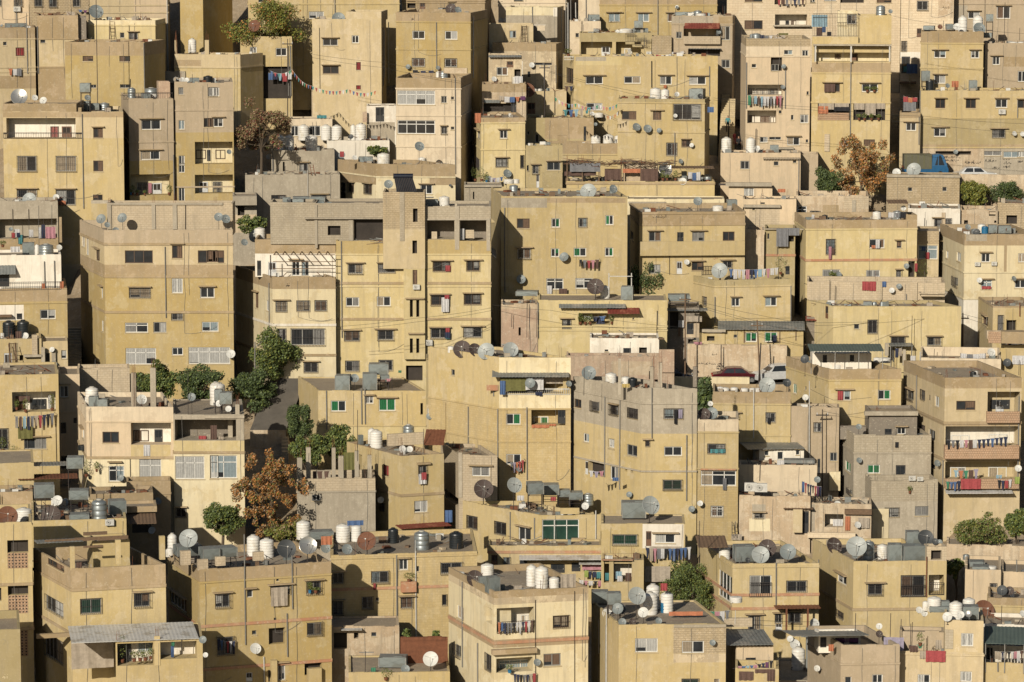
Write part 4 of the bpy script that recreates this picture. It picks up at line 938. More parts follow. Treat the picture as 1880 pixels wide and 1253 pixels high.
H('aq2', "the low peach wall with box", "low peach wall with square metal box tank above", 1046, 1103, 40, 190, 0, 'pinkc', par=.2, d=3)
H('ar', "the tan house with red awning", "tan house with red awning over its balcony", 1233, 1345, 30, 235, 4, 'greyt', par=.2, d=8)
H('ar1', "the small stone wall", "small stone wall between the stair and the red awning house", 1197, 1233, 68, 220, 0, 'stone', par=.2, d=3)
H('as_', "the big cream stone house", "big cream stone house with balconies along the top edge", 1335, 1654, -45, 168, 0, 'cstone', par=.2, a=0)
H('as1', "the plain cream stone wall", "plain cream stone house with arched shutter and brown shutters", 1655, 1752, -45, 165, 0, 'cstone', par=.2)
H('at_', "the peach block with awning washing", "peach block with brown top band, washing and two long balconies", 1370, 1488, 72, 330, -10, 'pinkc', par=.4, d=9)
H('au', "the house with painted bicycle", "yellow house with rooftop shelter, bicycle and striped curtains", 1491, 1636, 80, 335, 0, 'yel', par=.9, d=9)
H('av', "the little house by right stair", "little yellow house with one window beside the long stair", 1652, 1690, 207, 325, 0, 'sand', par=.3, d=6)
H('aw', "the wide right street house", "wide yellow house with grey garage wall, graffiti and orange roof things", 1691, 1905, 167, 316, 0, 'yel', par=.25, d=5, a=0)
H('aw1', "the tan-banded upper house", "yellow upper house with broad tan band and dishes on the roof", 1691, 1806, 58, 240, 0, 'yel', par=.8, d=6)
H('aw2', "the tan house beside white tank", "tan house with two narrow windows at the right edge", 1808, 1905, 80, 236, -14, 'greyt', par=.3, d=6)
H('ax', "the grey-tan top right house", "grey tan house with red curtained window at the top right corner", 1753, 1905, -40, 150, 0, 'greyt', par=.2)
H('ay', "the hut above tank row", "small blockwork hut with one dark opening above a row of tanks", 572, 643, 170, 300, 0, 'block', par=.2, d=4)
H('ay1', "the white plank wall", "whitewashed wall with dark door panel beside the cream block", 673, 727, 195, 315, 0, 'white', par=.1, d=4)
H('az', "the windowed wall behind tanks", "low pinkish house wall with a gridded window behind white tanks", 532, 610, 219, 345, 0, 'pinkc', par=.1, d=4)
H('az1', "the white terrace with five tanks", "white painted terrace carrying five tall white tanks", 600, 715, 259, 362, 0, 'white', par=.15, d=5)
H('ba', "the grey concrete tank terrace", "unplastered grey concrete house with a ladder and three tanks", 498, 614, 278, 395, 0, 'conc', par=.15, d=6)
H('bb', "the blank grey concrete house", "blank grey concrete house with two dark low windows", 450, 624, 322, 445, 0, 'conc', par=.2, d=8)
H('bb1', "the grey slab hut", "small concrete slab roof over a shaded doorway beside a vine", 427, 471, 360, 470, 0, 'conc', par=.1, d=4)
H('bc', "the cream corner house by chimney", "cream corner house with olive flank and solar heater in front", 690, 836, 302, 430, -72, 'cream', a=-3, par=.4, d=8)
H('bd', "the concrete house with barrels", "rough concrete house with open shaded terrace and coloured barrels", -20, 106, 372, 545, 0, 'conc', par=.3, d=6)
H('be', "the cream terraced alley house", "house with cream upper wall, railed terrace and tan parapet beside the alley", -20, 123, 532, 730, 0, 'ochre', par=.1, d=8)
H('bf', "the shack with leaning ladder", "yellow shack with ladder, concrete posts and black tanks on the roof", -20, 76, 624, 775, 0, 'yel', par=.2, d=6)
H('bf1', "the patched shack by dark stair", "patched pale shack with satellite dishes beside the dark stair", 76, 124, 628, 765, 0, 'sand', par=.1, d=4)
H('bg', "the balcony house with olive cloth", "yellow house with furnished balcony, washing and olive cloth", -20, 107, 690, 905, 0, 'yel', par=.2, d=8)
H('bg1', "the shaded pinkish house", "pinkish tan house in shade behind the balcony house", 107, 146, 688, 850, 0, 'peach', par=.2, d=8)
H('bh', "the peach house with white balcony", "peach house over cream ground floor with white balcony recess", 158, 318, 748, 1000, -16, 'peach', par=.4, d=9, a=0)
H('bh1', "the open-top cream house", "cream house with open slab-roofed storey full of wooden furniture", 318, 448, 762, 1000, 0, 'cream', par=.08, d=9, a=0)
H('bh2', "the block-walled back terrace", "blockwork roof wall behind white tank and concrete columns", 143, 238, 678, 790, 0, 'block', par=.7, d=3)
H('bi', "the low tan terrace parapet", "low tan terrace parapet in front of the cream ground floor", 232, 313, 885, 1045, 0, 'tan', par=.9, d=2.5)
H('bj', "the cluttered tin-roof house", "yellow house with rusted tin shelter and metal tanks at the left edge", -20, 62, 852, 1050, 0, 'yel', par=.1, d=7)
H('bj1', "the tan-edged roof", "tan edged flat roof with a narrow ledge below the cream house", 164, 281, 908, 1070, 0, 'tan', par=.3, d=6)
H('bk', "the roof crowded with metal tanks", "low yellow roof crowded with metal tanks, rusty dishes and branches", 58, 232, 957, 1180, 0, 'yel', par=.3, d=10, rub=4)
H('bl', "the barred house with roof columns", "grey house with block parapet and bare concrete roof columns", 545, 689, 880, 1010, 0, 'conc', par=.9, d=9)
H('bm', "the bungalow with white gable", "yellow bungalow with white left wall and green lattice window", 584, 782, 718, 850, -38, 'yel', a=0, par=.1, d=9)
H('bn', "the sloping-slab balcony shack", "yellow shack with corrugated eaves, red tin sheet and plant balcony", 988, 1225, 552, 742, 0, 'lemon', par=.1, d=5)
H('bn1', "the mud-walled ruin", "crumbling brownish ruin beside leaning poles", 920, 987, 560, 735, 0, 'pinkr', par=.2, d=4)
H('bo', "the whitewashed low wall", "whitewashed low house with dark door and broken window", 1083, 1210, 622, 790, 0, 'white', par=.15, d=4)
H('bo1', "the ruin with bare columns", "ruined rough walls in pink and brown with gaps between bare columns", 1040, 1238, 655, 822, 0, 'pinkr', par=.5, d=2.5)
H('bp', "the dark timber shack", "dark shack of timber and sheet beside the telegraph pole", 1226, 1284, 566, 690, 0, 'dark', par=.1, d=5)
H('bq', "the pink house with box tank", "pinkish low house with box tank at the lower right", 1772, 1838, 1046, 1190, 0, 'peach', par=.3, d=6)
H('bq1', "the low yellow right-edge house", "low yellow house with tan parapet at the right edge", 1814, 1905, 1098, 1240, 0, 'yel', par=.4, d=6)
H('bq2', "the peach block behind pink house", "peach house wall behind the black dishes at the right edge", 1838, 1905, 1050, 1185, 0, 'peach', par=.3, d=5)
H('br', "the far left lower filler house", "tan house showing between the lattice house and the metal tanks", -20, 60, 905, 1085, 0, 'tan', par=.3, d=5)
H('bs', "the retaining wall", "rough rubble retaining wall below the bushes at the right edge", 1738, 1905, 1000, 1090, 0, 'rough', par=.02, d=3, cat='retaining wall', rub=0, name='retaining_wall')
H('bt', "the painted rock wall", "rough yellow painted rock wall with graffiti behind the parked cars", 1262, 1445, 634, 700, 0, 'rough', par=.02, d=.8, cat='retaining wall', rub=0, name='retaining_wall')
H('bu', "the cream street wall", "low cream street wall in front of the maroon car", 1216, 1376, 693, 745, 0, 'cream', par=.01, d=.6, cat='wall', rub=0, name='street_wall')
H('bv', "the right street wall", "pale rubble street wall below the white car", 1762, 1905, 321, 382, 0, 'rough', par=.01, d=.8, cat='wall', rub=0, name='street_wall')
# ------------------------------------------------------------------ row A (top of the picture), enlarged-crop coordinates
tile('A1')
W('ZZ', "b 100 -20 60 65; b -30 -20 38 65"); I('ZZ', "ac w 122 66 50; pipe pipeg 116 15 180; dish g 14 130 36")
W('ZZ1', "b 247 -20 55 68; b 352 -20 55 72; b 525 -20 50 70"); I('ZZ1', "dish g 516 78 56; dish g 690 90 100; wash s:blue,s:purple 560 65 630 70 20 -.4")
Z('ZZ2', "peach 960 1200 -60 600"); I('ZZ2', "tank B 1070 42 148 72; tank S 1128 50 140 44; box g 888 90 1012 150; dish g 998 125 36; pipe pipew 1200 0 560"); Lg('ZZ2', 40, 92)
W('XX1', "v 22 302 26 26; r 112 343 64 62; n 540 0 1 1"); Z('XX1', "tan 200 282; sand 282 480; tan 548 640"); Lg('XX1', 283, 487, 520); I('XX1', "rod a 188 95 210; dish g 12 186 20; box g 40 170 190 210; pipe pipeg 190 130 530; wash s:orange,c:white,c:grey 60 490 155 490 50 -.3")
Z('XX', "tan 100 280; sand 280 480; tan 535 640"); Lg('XX', 282, 485, mat=None); W('XX', "v 290 286 36 25"); I('XX', "pipe pipeg 268 190 530; rod i 510 60 300 .4")
K('XXk', 'XX', 127, 158, 32, .6, 'dark', 3, yb=78)
W('YY', "v 862 236 32 38; b 928 236 62 70"); Lg('YY', 185); I('YY', "pipe iron 928 180 300; rod i 730 90 150; rod i 826 120 150"); Z('YY', "cream 150 185")
I('YY', "dish g 690 88 104")
W('WW', "n 594 404 76 38; n 858 404 78 40"); Z('WW', "tan 300 402"); I('WW', "pipe pipeg 1034 310 640; rod i 935 570 640 -.05"); W('WW', "v 650 610 42 24; v 862 608 76 26")
I('ab', "post sand 1262 290 410 16; post sand 1486 290 410 30; tank W 1382 275 352 60; rebar i 1262 250 290"); Z('ab', "tan 1260 1445 432 476; yel 490 800"); Lg('ab', 488)
W('ab', "a 1385 562 60 32; a 1530 562 60 32"); K('abk', 'ab', 301, 340, 133, -.2, 'conc', 2, yb=152)
I('VV', "dish l 1266 575 42; dish l 1310 578 42; dish l 1342 578 36; tank K 1495 545 598 70; box g 1365 562 1430 600; rod i 1380 535 600")
W('VV', "a 1282 630 36 52; w 1496 630 80 64; w 1284 866 42 66; n 1464 850 60 66; s 1284 1120 44 70; M 1400 1020 420 160")
Z('VV', "yel 1253 1640 0 0; ochre 955 1700"); Lg('VV', 795)
W('UU', "w^ 1016 862 140 72; w 1014 1086 136 64"); Z('UU', "ochre 1160 1700"); Lg('UU', 1025)
I('UU', "tank S 1088 630 700 105; tank S 945 630 712 60; box g 1018 672 1080 712; rail iron 885 670 1240 712 .3; rod i 933 570 712"); K('UUk', 'UU', 291, 312, 151, 3, 'pinkr', 2)
I('TT', "box g 575 730 645 800; box g 690 0 691 1 ; tank S 750 738 788 76; box g 640 745 712 795; box g 578 600 650 670 2; dish g 628 705 44")
W('TT', "L 45 850 500 145"); W('TT', "+r 362 910 62 84; +d 444 910 70 84; n 670 922 70 70; b 124 1124 138 108; b 402 1124 144 108; n 670 1156 72 78")
Z('TT', "tan 20 590 750 845; tan 590 885 800 845; yel 995 1900"); I('TT', "rail iron 24 955 590 995 -.05; dish s 138 700 120; dish l 250 705 44; dish l 312 725 54; pipe pipeg 590 820 1500; slab tan 556 775 588 990 .35 .9")
K('TTk', 'TT', 5, 140, 191, .02, 'tan', 6)
tile('A2')
W('VV', "w 10 628 64 66; n 0 850 44 64; w 46 850 70 64; +n 60 1078 72 66; +n -80 1078 72 66; +k 0 1078 24 80")
I('VV', "wdish g 158 1094 36"); Z('VV', "white 1020 1165 -90 170")
W('ab', "a 0 562 60 1; n 250 560 1 1"); W('ab', "o 40 562 1 1"); 
W('ac', "w 308 338 50 66; w 494 346 80 58; o 405 480 200 230"); Z('ac', "olive 240 410 410 620; white 410 600 485 530"); I('ac', "tank W 505 170 262 70; dish g 278 325 36; wdish r 345 190 90; ac w 320 430 40; wash c:blue,c:navy,s:cyan,c:red,c:white 440 525 610 520 50 -.5; rod i 345 220 270; pipe pipeg 600 330 690; pipe pipeg 582 330 690")
W('ad', "a^ 832 280 108 50; w 1040 256 52 56; n^ 832 476 115 56; r 1072 448 34 58; r 1072 615 34 30"); I('ad', "dish g 945 138 95; rebar i 820 590 660; pipe iron 808 200 640; pipe pipeg 1262 200 620; pipe pipew 1272 220 560; pipe pipew 1300 160 600"); Z('ad', "sand 750 1250 80 140")
K('adk', 'ad', 635, 700, 22, .02, 'sand', 6)
W('ae', "w 732 84 108 52; w 370 -10 60 30; o 390 60 0 0"); Lg('ae', 32, mat=None); I('ae', "pipe pipeg 918 -50 150")
W('ay', "o 830 712 112 64"); I('ay', "rebar i 1020 595 660; dish g 1055 808 110; dish g 885 830 46"); Lg('ay', 668)
W('ay1', "k 1212 772 62 104"); Z('ay1', "conc 1145 1350 880 1200"); I('ay1', "slab pinkr 1118 805 1150 880 -.5 -.3")
W('az', "w 598 905 60 75; w 735 905 82 75"); I('az', "tank S 560 1000 1000 1; rug teal 790 830 860 852")
HS['az']['items'] = [q for q in HS['az']['items'] if q[0] != 'tank']
I('az1', "tank W 694 895 980 78; tank W 855 895 985 76; tank W 932 898 995 76; tank W 1050 895 1005 40; tank W 1106 885 1010 80; dish k 1035 985 36")
I('ba', "tank W 526 970 1080 62; tank W 590 970 1080 72; tank W 750 970 1085 90; box g 860 1000 861 1001; dish l 445 1128 42; dish g 862 1125 36"); W('ba', "o 545 1165 14 90; b 665 1175 60 90; v 1 1 1 1"); I('ba', "rod w 720 1150 1255 -.1; pipe pipeg 470 1085 1250")
HS['ba']['items'] = [q for q in HS['ba']['items'] if q[0] != 'box']
I('bc', "tank W 1268 1100 1176 92; tank W 1545 1130 1172 54; box g 1090 1130 1190 1170; dish g 970 1118 50; dish l 1062 1135 36; dish g 1526 1055 70; dish g 1135 1145 40; rug red 955 1090 985 1130")
Z('bc', "tan 1175 1330")
tile('A3')
W('af', "w 66 222 90 60; w 300 224 90 62; a 66 422 90 58; a 300 424 86 60"); Z('af', "tan 90 160"); Lg('af', 162, 360); I('af', "pipe pipeg 240 160 480; pipe pipew 500 120 560; wash t:black,t:navy,t:navy 60 500 230 505 50 -.4; dish n 345 70 80; dish g 395 75 50; wdish g 36 482 36; wdish g 250 490 32")
I('ag', "tank S 290 510 560 70; tank W 255 512 560 40; pipe pipeg 375 560 1250; box g 330 500 430 560"); HS['ag']['items'] = [q for q in HS['ag']['items'] if q[0] != 'box']
W('ag', "p -50 652 280 102; q -50 866 280 98; v 274 692 40 50; a 274 912 40 52; v 344 696 22 22; v 344 912 24 22"); Z('ag', "tan 560 640"); Lg('ag', 640, 835, 1058); I('ag', "dish g 118 1052 64; dish l 196 1052 62; rebar i 262 410 560; slab rough 290 490 460 530 1. 1.4")
I('ah', "dish l 68 70 40; tank W 395 60 90 60; dish n 345 70 110; dish g 455 45 62; box g 596 78 660 130"); W('ah', "w 252 56 56 34; o 30 10 60 50; a 330 20 40 40; d 120 15 40 60"); Lg('ah', 20, 5)
W('ai', "v 700 60 50 60; o 665 60 1 1"); Z('ai', "cream 740 1110 55 112; cream 40 60"); I('ai', "dish l 705 150 40; dish l 748 146 46; dish l 816 146 40; pipe pipeg 930 50 200; pipe pipew 1135 60 300; pipe pipeg 1165 60 350")
Z('ai', "white 1080 1110 40 120"); W('ai', "k 600 75 1 1")
W('ai1', "b 800 -20 60 30"); Lg('ai1', 20, 45)
W('aj', "a 765 222 48 52; k 938 222 24 70"); I('aj', "slab white 938 180 1024 184 -.1 .3; slab pinkc 965 184 1020 222 -.06 -.02; bars iron 850 190 890 305"); Lg('aj', 178)
W('aj1', "b 930 290 1 1"); Z('aj1', "tan 310 372; white 600 860 440 560; peel 860 1100 372 590"); I('aj1', "wdish l 925 470 40; rebar i 1075 410 450; pipe pipeg 1015 455 740; pipe pipeg 1100 470 600"); W('aj1', "v 940 452 130 18; d 740 440 50 42; a 1150 200 1 1; k 895 515 20 40")
I('aj2', "sheet sheetg 615 850 395 .1 412 -.5; tank W 820 550 600 72; tank W 700 485 545 90; wdish l 654 570 38; dish g 770 695 40"); W('aj2', "d 745 442 48 44; o 800 500 55 80; w 672 484 80 60")
HS['aj2']['items'] = [q for q in HS['aj2']['items'] if not (q[0] == 'tank')]
I('ak', "sheet sheetg 580 695 672 1. 740 -.4; dish g 772 694 40; dish r 892 652 110; wash c:beige,c:white,c:blue,s:orange,c:purple 690 690 880 690 34 -.3; rug white 800 550 860 600 .2"); W('ak', "k 775 700 40 110; o 580 745 200 60"); Z('ak', "sand 580 775 742 815; tan 600 665"); I('ak', "tank W 822 548 600 74")
W('ak1', "d 888 740 62 80; k 850 720 36 60"); I('ak1', "dish l 1034 822 56; tank W 985 785 850 36; tank W 945 785 850 36; dish l 872 828 40; wash s:purple,c:lilac,s:teal,s:pink,c:blue,s:cyan,c:white 920 700 1130 680 60 .5; pipe pipeg 1015 560 800")
W('al', "w^ 695 938 56 60; b^ 668 1140 84 62; b 845 1120 36 90; a 530 940 22 60; b 528 1140 22 80"); Z('al', "tan 815 885"); Lg('al', 886, 1078); I('al', "rug orange 516 815 560 885 -.05; dish g 740 1230 74")
W('am', "w 888 946 20 24; g 950 966 24 60; k 1298 910 18 120"); Z('am', "tan 1020 1370 850 1000"); I('am', "pipe iron 878 880 1240; rebar i 1370 860 940; tank W 1408 810 920 66; wdish g 1383 895 26; dish l 1358 820 36; wash s:teal,s:blue,s:cyan,s:beige,s:teal 1150 790 1340 770 50 .8")
W('am2', "b 930 1190 44 60; v 886 1190 18 40; D 958 1250 20 100"); I('am2', "balc olive 1000 1245 1145 1390 .5"); W('am2', "a^ 1035 1166 95 60")
W('am1', "w 1060 1168 60 60; d 40 1 1 1"); Z('am1', "tan 1030 1110"); Lg('am1', 1112)
I('am1', "tank W 1385 972 1030 70; tank W 1475 965 1030 76; tank W 1548 975 1030 60; slab tan 1110 975 1178 1035 .02 .5")
W('an', "t 1165 600 1 1; n 1168 490 56 110; w 1312 550 124 56; w 1318 742 114 52"); Z('an', "lemon 1240 1570 410 470; conc 1240 1460 410 440"); I('an', "rail fwhite 1158 408 1226 432 -.02; wash s:brown,s:navy 1160 615 1225 615 30 -.3; plant g 1190 405 60 40 .3; box g 1270 330 1271 331")
HS['an']['items'] = [q for q in HS['an']['items'] if q[0] != 'box']
I('aq2', "box g 1330 108 1410 165; tank S 1380 180 232 66; dish l 1334 235 36; rod i 1330 100 235"); W('aq2', "v 1240 240 24 30; v 1350 82 16 12")
W('ap', "l 1278 302 225 104; D 1 1 1 1"); W('ap', "+D 1426 336 62 70; l 1530 302 180 104"); Z('ap', "olive 240 302"); I('ap', "dish l 1540 228 26; pipe pipew 1185 20 380")
W('aq1', "v 1 1 1 1"); I('aq1', "pipe pipeg 1205 0 150; pipe pipeg 1170 0 350; pipe pipew 1240 20 150; pipe pipeg 1315 -10 150")
W('aq', "w^ 1478 98 80 60")
tile('A4')
W('aq', "w^ 30 98 82 60; w^ 240 98 80 60; w^ 452 98 80 60"); Z('aq', "tan -60 36"); Lg('aq', 38); I('aq', "pipe pipeg 383 0 250; wdish l 520 52 26")
W('ap', "+w 142 350 54 52"); I('ap', "box g 215 152 275 206 2; tank W 155 205 240 96; box g 205 205 310 240; dish l 118 228 28; rail iron 325 290 200 405 -.1")
HS['ap']['ex'] = [q for q in HS['ap']['ex'] if q[0] != 'rail' ]
I('ap', "slab olive 150 300 215 320 -.5 -.02; slab olive 200 322 270 340 -.5 -.02; rail iron 150 240 220 300 -.45; rail iron 220 275 300 330 -.45; rail iron 285 290 326 340 -.45; ac w 318 385 36")
W('as_', "n 1008 -20 126 35; n 1006 148 130 64; L 1225 105 230 78; l 1222 -60 228 94; w 1480 -20 30 38"); W('as_', "+k 1300 150 24 32; +n 1340 150 36 32"); I('as_', "wash s:red,c:brown,t:grey,s:beige,s:navy,t:grey,s:brown 1240 -10 1440 -10 40 -.4; slab conc 1215 182 1480 192 -.6 -.01; rug olive 1250 240 1320 276 -1")
W('ar', "a 514 230 40 48; l 568 190 262 78; a 838 190 62 100; k 800 208 30 50; a 840 430 60 60"); Z('ar', "conc 480 780 120 175; tan 820 920 120 175"); Lg('ar', 176); I('ar', "sheet sheetr 572 825 168 -.02 206 -.9; balc block 568 262 832 318 .5; wdish g 820 232 34; box g 510 90 610 115; tank S 670 75 112 60; tank S 635 85 112 40; dish g 520 55 22; rod i 508 60 118; sheet sheetg 600 835 350 -.02 352 -.7; tank W 690 360 408 76; wash c:white,s:brown,s:beige,c:white 470 372 570 368 50 -.5")
W('ar', "o 600 355 230 50"); Lg('ar', 540)
I('ar1', "rod i 436 200 380; wdish r 390 400 1")
HS['ar1']['items'] = []
W('an', "w 140 550 118 52; w^ 398 548 84 62; w^ 608 552 120 58"); I('an', "pipe tyre 338 440 630; pipe pipeg 754 478 690; wash c:red,s:orange,c:white,s:brown,c:beige,c:white 370 392 480 388 30 .6; rug orange 424 612 446 636 -.3; tank W 390 352 408 1")
HS['an']['items'] = [q for q in HS['an']['items'] if not (q[0] == 'tank')]
W('ao', "n 124 800 104 62; n 348 802 60 62; b 494 750 196 112; a 446 1030 74 90; B^ 556 1008 60 50"); Z('ao', "olive 715 742; sand 85 175 850 960"); Lg('ao', 744, 955); I('ao', "tank W 366 632 710 82; tank W 434 640 710 62; box g 618 640 716 710; dish l 520 680 36; dish k 688 694 40; dish g 440 662 1 1; wdish g 228 916 60; wdish g 308 928 60; wdish g 392 940 36; wdish l 626 1046 32; wdish g 546 1162 36; wdish l 508 834 30; pipe pipeg 505 955 1190; rod i 105 685 720; rod i 603 650 710; rug blue 740 770 785 810 -.2")
I('am1', "tank W 30 965 1030 74; tank W 106 970 1030 72; tank W 254 968 1030 72; pipe iron 405 1010 1190; wdish g 420 1105 30"); W('am1', "o 405 1090 1 1")
I('OO', "")
W('at_', "w 1058 462 32 26; w 1290 362 60 32; w 1420 362 44 46; a 1198 462 54 50; o 1195 415 80 96; L 1028 610 250 76; L 1026 795 208 92; w 1340 828 18 36; n 1252 795 20 22; w 1406 825 64 62; w 1116 986 56 40; w 1184 986 84 20; w 1312 988 90 58; v 1446 1004 24 22; v 1452 658 24 26")
W('at_', "+b 1036 640 40 44; +b 1090 640 90 46; +b 1190 640 50 46; +n 1036 830 42 56; +n 1118 836 70 50; +n 1192 840 42 44"); Z('at_', "stone 280 335; peach 400 1700"); Lg('at_', 406); I('at_', "wash c:green,s:beige,c:cyan,t:brown,s:cyan,c:white,s:white,s:grey,s:white,s:red,s:pink 1030 685 1275 690 70 -.5; wdish g 1288 480 34; wdish g 1280 628 32; dish g 1236 345 54; tank S 1090 240 282 70; tank S 1060 245 282 36; wash c:navy,c:grey,s:white,s:beige 1120 250 1240 250 26 .4; pipe pipeg 1020 450 780; pipe pipeg 1300 490 780; rod i 982 180 285 .3; rod i 1088 925 1060 -.3; slab conc 1190 1062 1360 1075 -.6 -.01")
I('KK', "tank W 876 985 1084 74; tank W 1050 988 1086 68; dish l 1098 1068 40; box g 1190 1045 1250 1078; rod i 1085 930 1090"); W('KK', "a 976 1158 64 60; v 1216 1162 34 30; v 1354 1155 24 18"); I('KK', "sheet roofc 1138 1405 1098 1. 1145 -.35; pipe pipeg 1396 1140 1420")
Z('KK', "peach 1095 1700")
tile('A5')
W('as_', "w 30 -20 34 40; w 130 -20 86 30; n 508 -30 106 52; o 246 -20 170 42"); 
W('as1', "a 798 8 76 66; d 664 206 26 62; d 796 206 34 64; a 676 300 46 70; k 686 408 60 120"); Z('as1', "white 676 820 375 420; rough 950 1060 0 130"); I('as1', "rug blue 722 462 800 530 -1.; rug teal 700 480 730 520 -1.; slab wood 670 590 790 604 -1.4 -.1; slab sand 740 540 750 640 -1.4 -1.3")
W('au', "M 60 340 540 105"); W('au', "+w 120 392 46 32; +n 206 390 42 36; +d 326 388 44 48; n^ 132 602 110 60; w^ 400 604 116 58; o 84 744 230 122; o 340 744 228 122; w 254 1010 48 40; n 414 1004 80 50")
I('au', "slab tan 36 742 84 743 -.02 -.01; slab yel 45 265 375 320 -.02 .2; slab conc 50 320 615 332 -.7 .3; rug orange 88 765 158 818 -.15; rug brown 130 604 208 662 -.3; slab lattice 84 812 308 866 -.06 .05; pipe pipeg 322 450 1000; slab block 132 965 168 1090 -.1 -.01; plant g 440 664 60 26 -.2; plant g 490 664 60 24 -.2; plant g 380 866 40 30 -.2; plant g 420 868 40 40 -.2; plant g 470 866 40 30 -.2; plant g 520 866 40 26 -.2; slab pipew 62 332 72 445 -.6 -.55; slab pipew 318 332 328 445 -.6 -.55; slab pipew 596 332 604 445 -.6 -.55")
Z('au', "tan 450 524"); Lg('au', 526, 738)
I('au', "rug beige 90 744 200 790 -.12; rug beige 205 744 308 772 -.12; rug black 200 770 310 800 -.14; rug beige 345 744 420 790 -.12; rug beige 425 744 500 830 -.12; rug beige 505 744 568 785 -.12")
K('auk', 'au', 1575, 1637, 29, .4, 'yel', 4); K('auk2', 'au', 1538, 1575, 21, 2.2, 'cream', 3)
W('auk2', "a 295 108 64 66"); I('auk', "tank S 536 38 108 66; dish g 606 84 32"); I('au', "rail iron 50 100 375 262 .2; rug cyan 40 108 152 195 .3; rug blue 115 180 140 235 .35; rug brown 75 200 115 260 .4; rug black 150 230 182 260 .4")
W('av', "w 718 884 72 58; k 695 740 120 60"); Z('av', "tan 800 850"); Lg('av', 800); I('av', "wash c:red,c:orange,c:red 698 690 800 700 34 .3; rug grey 700 735 790 800 .3; pipe pipeg 812 840 1040")
W('aw1', "w^ 920 366 84 52; w^ 1184 366 60 54; w^ 920 542 80 60; G 826 512 60 1"); Z('aw1', "tan 228 310"); Lg('aw1', 312, 490); I('aw1', "dish r 962 196 36; box g 1005 175 1055 218; dish l 1084 195 52; tank W 1126 112 205 66; tank W 1236 108 205 74; dish g 1244 210 90; box g 1275 238 1335 302; box g 846 195 922 220; rod i 985 150 220; rug orange 950 220 968 340 -.01")
HS['aw1']['items'] = HS['aw1']['items'][:-1]
I('aw1', "box g 1295 105 1345 160")
W('aw2', "w 1340 408 52 60; w 1522 512 60 78"); Z('aw2', "tan 1420 1700 410 480"); I('aw2', "rod i 1428 20 410; tank W 1490 355 405 60; tank W 1545 345 405 50; pipe pipeg 1285 320 640"); W('aw2', "a 1246 488 14 40")
W('aw', "n^ 930 714 70 66; n^ 1148 714 72 66; w^ 1362 714 84 62; n^ 1522 720 84 58; w^ 918 922 86 62; a^ 1340 932 90 60; o 930 1088 256 26; q 1280 1088 124 32; q 1418 1090 120 44"); W('aw', "c 1520 1090 60 40")
Z('aw', "white 1128 1222 928 990; conc 1280 1900 1060 1400; tan 1040 1062; olive 850 1040; rough 820 1280 1062 1400"); Lg('aw', 652, 850, 1062)
I('aw', "ac w 1408 804 50; wdish l 1496 962 36; wdish l 1556 966 36; wdish g 1075 1094 34; tank K 890 570 636 62; dish g 1016 618 34; rug orange 1046 584 1096 628 .5; box g 1172 580 1228 640; pipe pipeg 820 650 1060; pipe pipeg 1520 720 850; box g 830 512 888 590")
W('ax', "w 1370 48 96 88; w 1164 86 84 50"); Lg('ax', 28); I('ax', "pipe iron 1132 -20 200; pipe iron 1286 -20 200; pipe pipeg 1060 -20 190; box g 1405 180 1560 195; rod i 1425 80 200"); Z('ax', "conc 1075 1160 40 200")
HS['ax']['items'] = [q for q in HS['ax']['items'] if q[0] != 'box']
W('al', "v 1 1 1 1")
# ------------------------------------------------------------------ row B
tile('B1')
I('TT', "dish l 210 252 104 -.4; wdish g 403 245 40")
HS['TT']['items'] = HS['TT']['items'][:-2]
W('TT', "b 124 190 140 60; b 404 192 138 108; n 668 226 70 42"); I('TT', "slab conc 655 268 800 290 -.5 -.02; slab yel 655 290 770 470 -.5 -.02; rug orange 412 270 472 300 -.2")
W('UU', "M 930 80 295 150"); W('UU', "+b 985 140 75 70; +D 1095 142 66 90"); I('UU', "plant g 955 230 40 60 -.1; plant g 985 232 30 26 -.1; plant teal 940 228 30 24 -.1; plant g 1215 228 40 60 -.1; plant g 1040 232 26 20 -.1; rug pink 1065 142 1092 215 1.2; pipe pipeg 1246 -60 260")
W('VV', "M 1400 82 400 135"); W('VV', "+D 1430 134 64 80; +b 1530 134 60 80; s 1284 0 44 68; s 1284 178 44 100"); Lg('VV', 172)
I('bd', "dish l 212 262 100 1; dish l 403 245 46 .6; rebar i 335 230 270; rug teal 130 515 162 580 -.2; rug red 82 500 108 538 -.2; rug white 102 475 145 530 -.1; rug white 208 478 240 530 -.1; rug white 278 462 300 540 -.1; rug navy 296 442 326 540 -.1; rug pink 326 458 400 540 -.1; rug navy 118 500 145 532 -.3; pipe iron 90 330 520; pipe iron 205 330 540; pipe iron 312 400 540; wdish g 78 475 30; slab tan 424 388 446 570 -.3 -.1")
W('bd', "l -30 400 445 140"); Z('bd', "tan 540 640"); 
K('bek', 'be', -20, 112, 470, 1.1, 'white', 5); W('bek', "k -30 798 98 90"); I('bek', "box g 162 572 245 662; tank S 332 578 665 105; dish l 425 605 42; tank W 265 582 665 34; sheet sheetg -40 112 735 -.02 800 -.8; pipe pipeg 390 700 900; pipe pipeg 318 705 900; rug white 75 600 145 640 .3; plant g 20 604 60 30 .3")
I('be', "rail iron -40 858 440 908 .05; rug orange 300 865 325 905 .02; rug orange 430 850 460 905 .02"); Z('be', "tan 905 1000; white -60 170 1020 1130"); Lg('be', 1010)
W('be', "w 288 1052 112 68; k 120 1080 40 42"); I('be', "slab wood -40 1095 85 1106 -.6 -.01; rebar i 240 1090 1190")
I('SS', "wdish k 590 2000 1"); HS['SS']['items'] = []
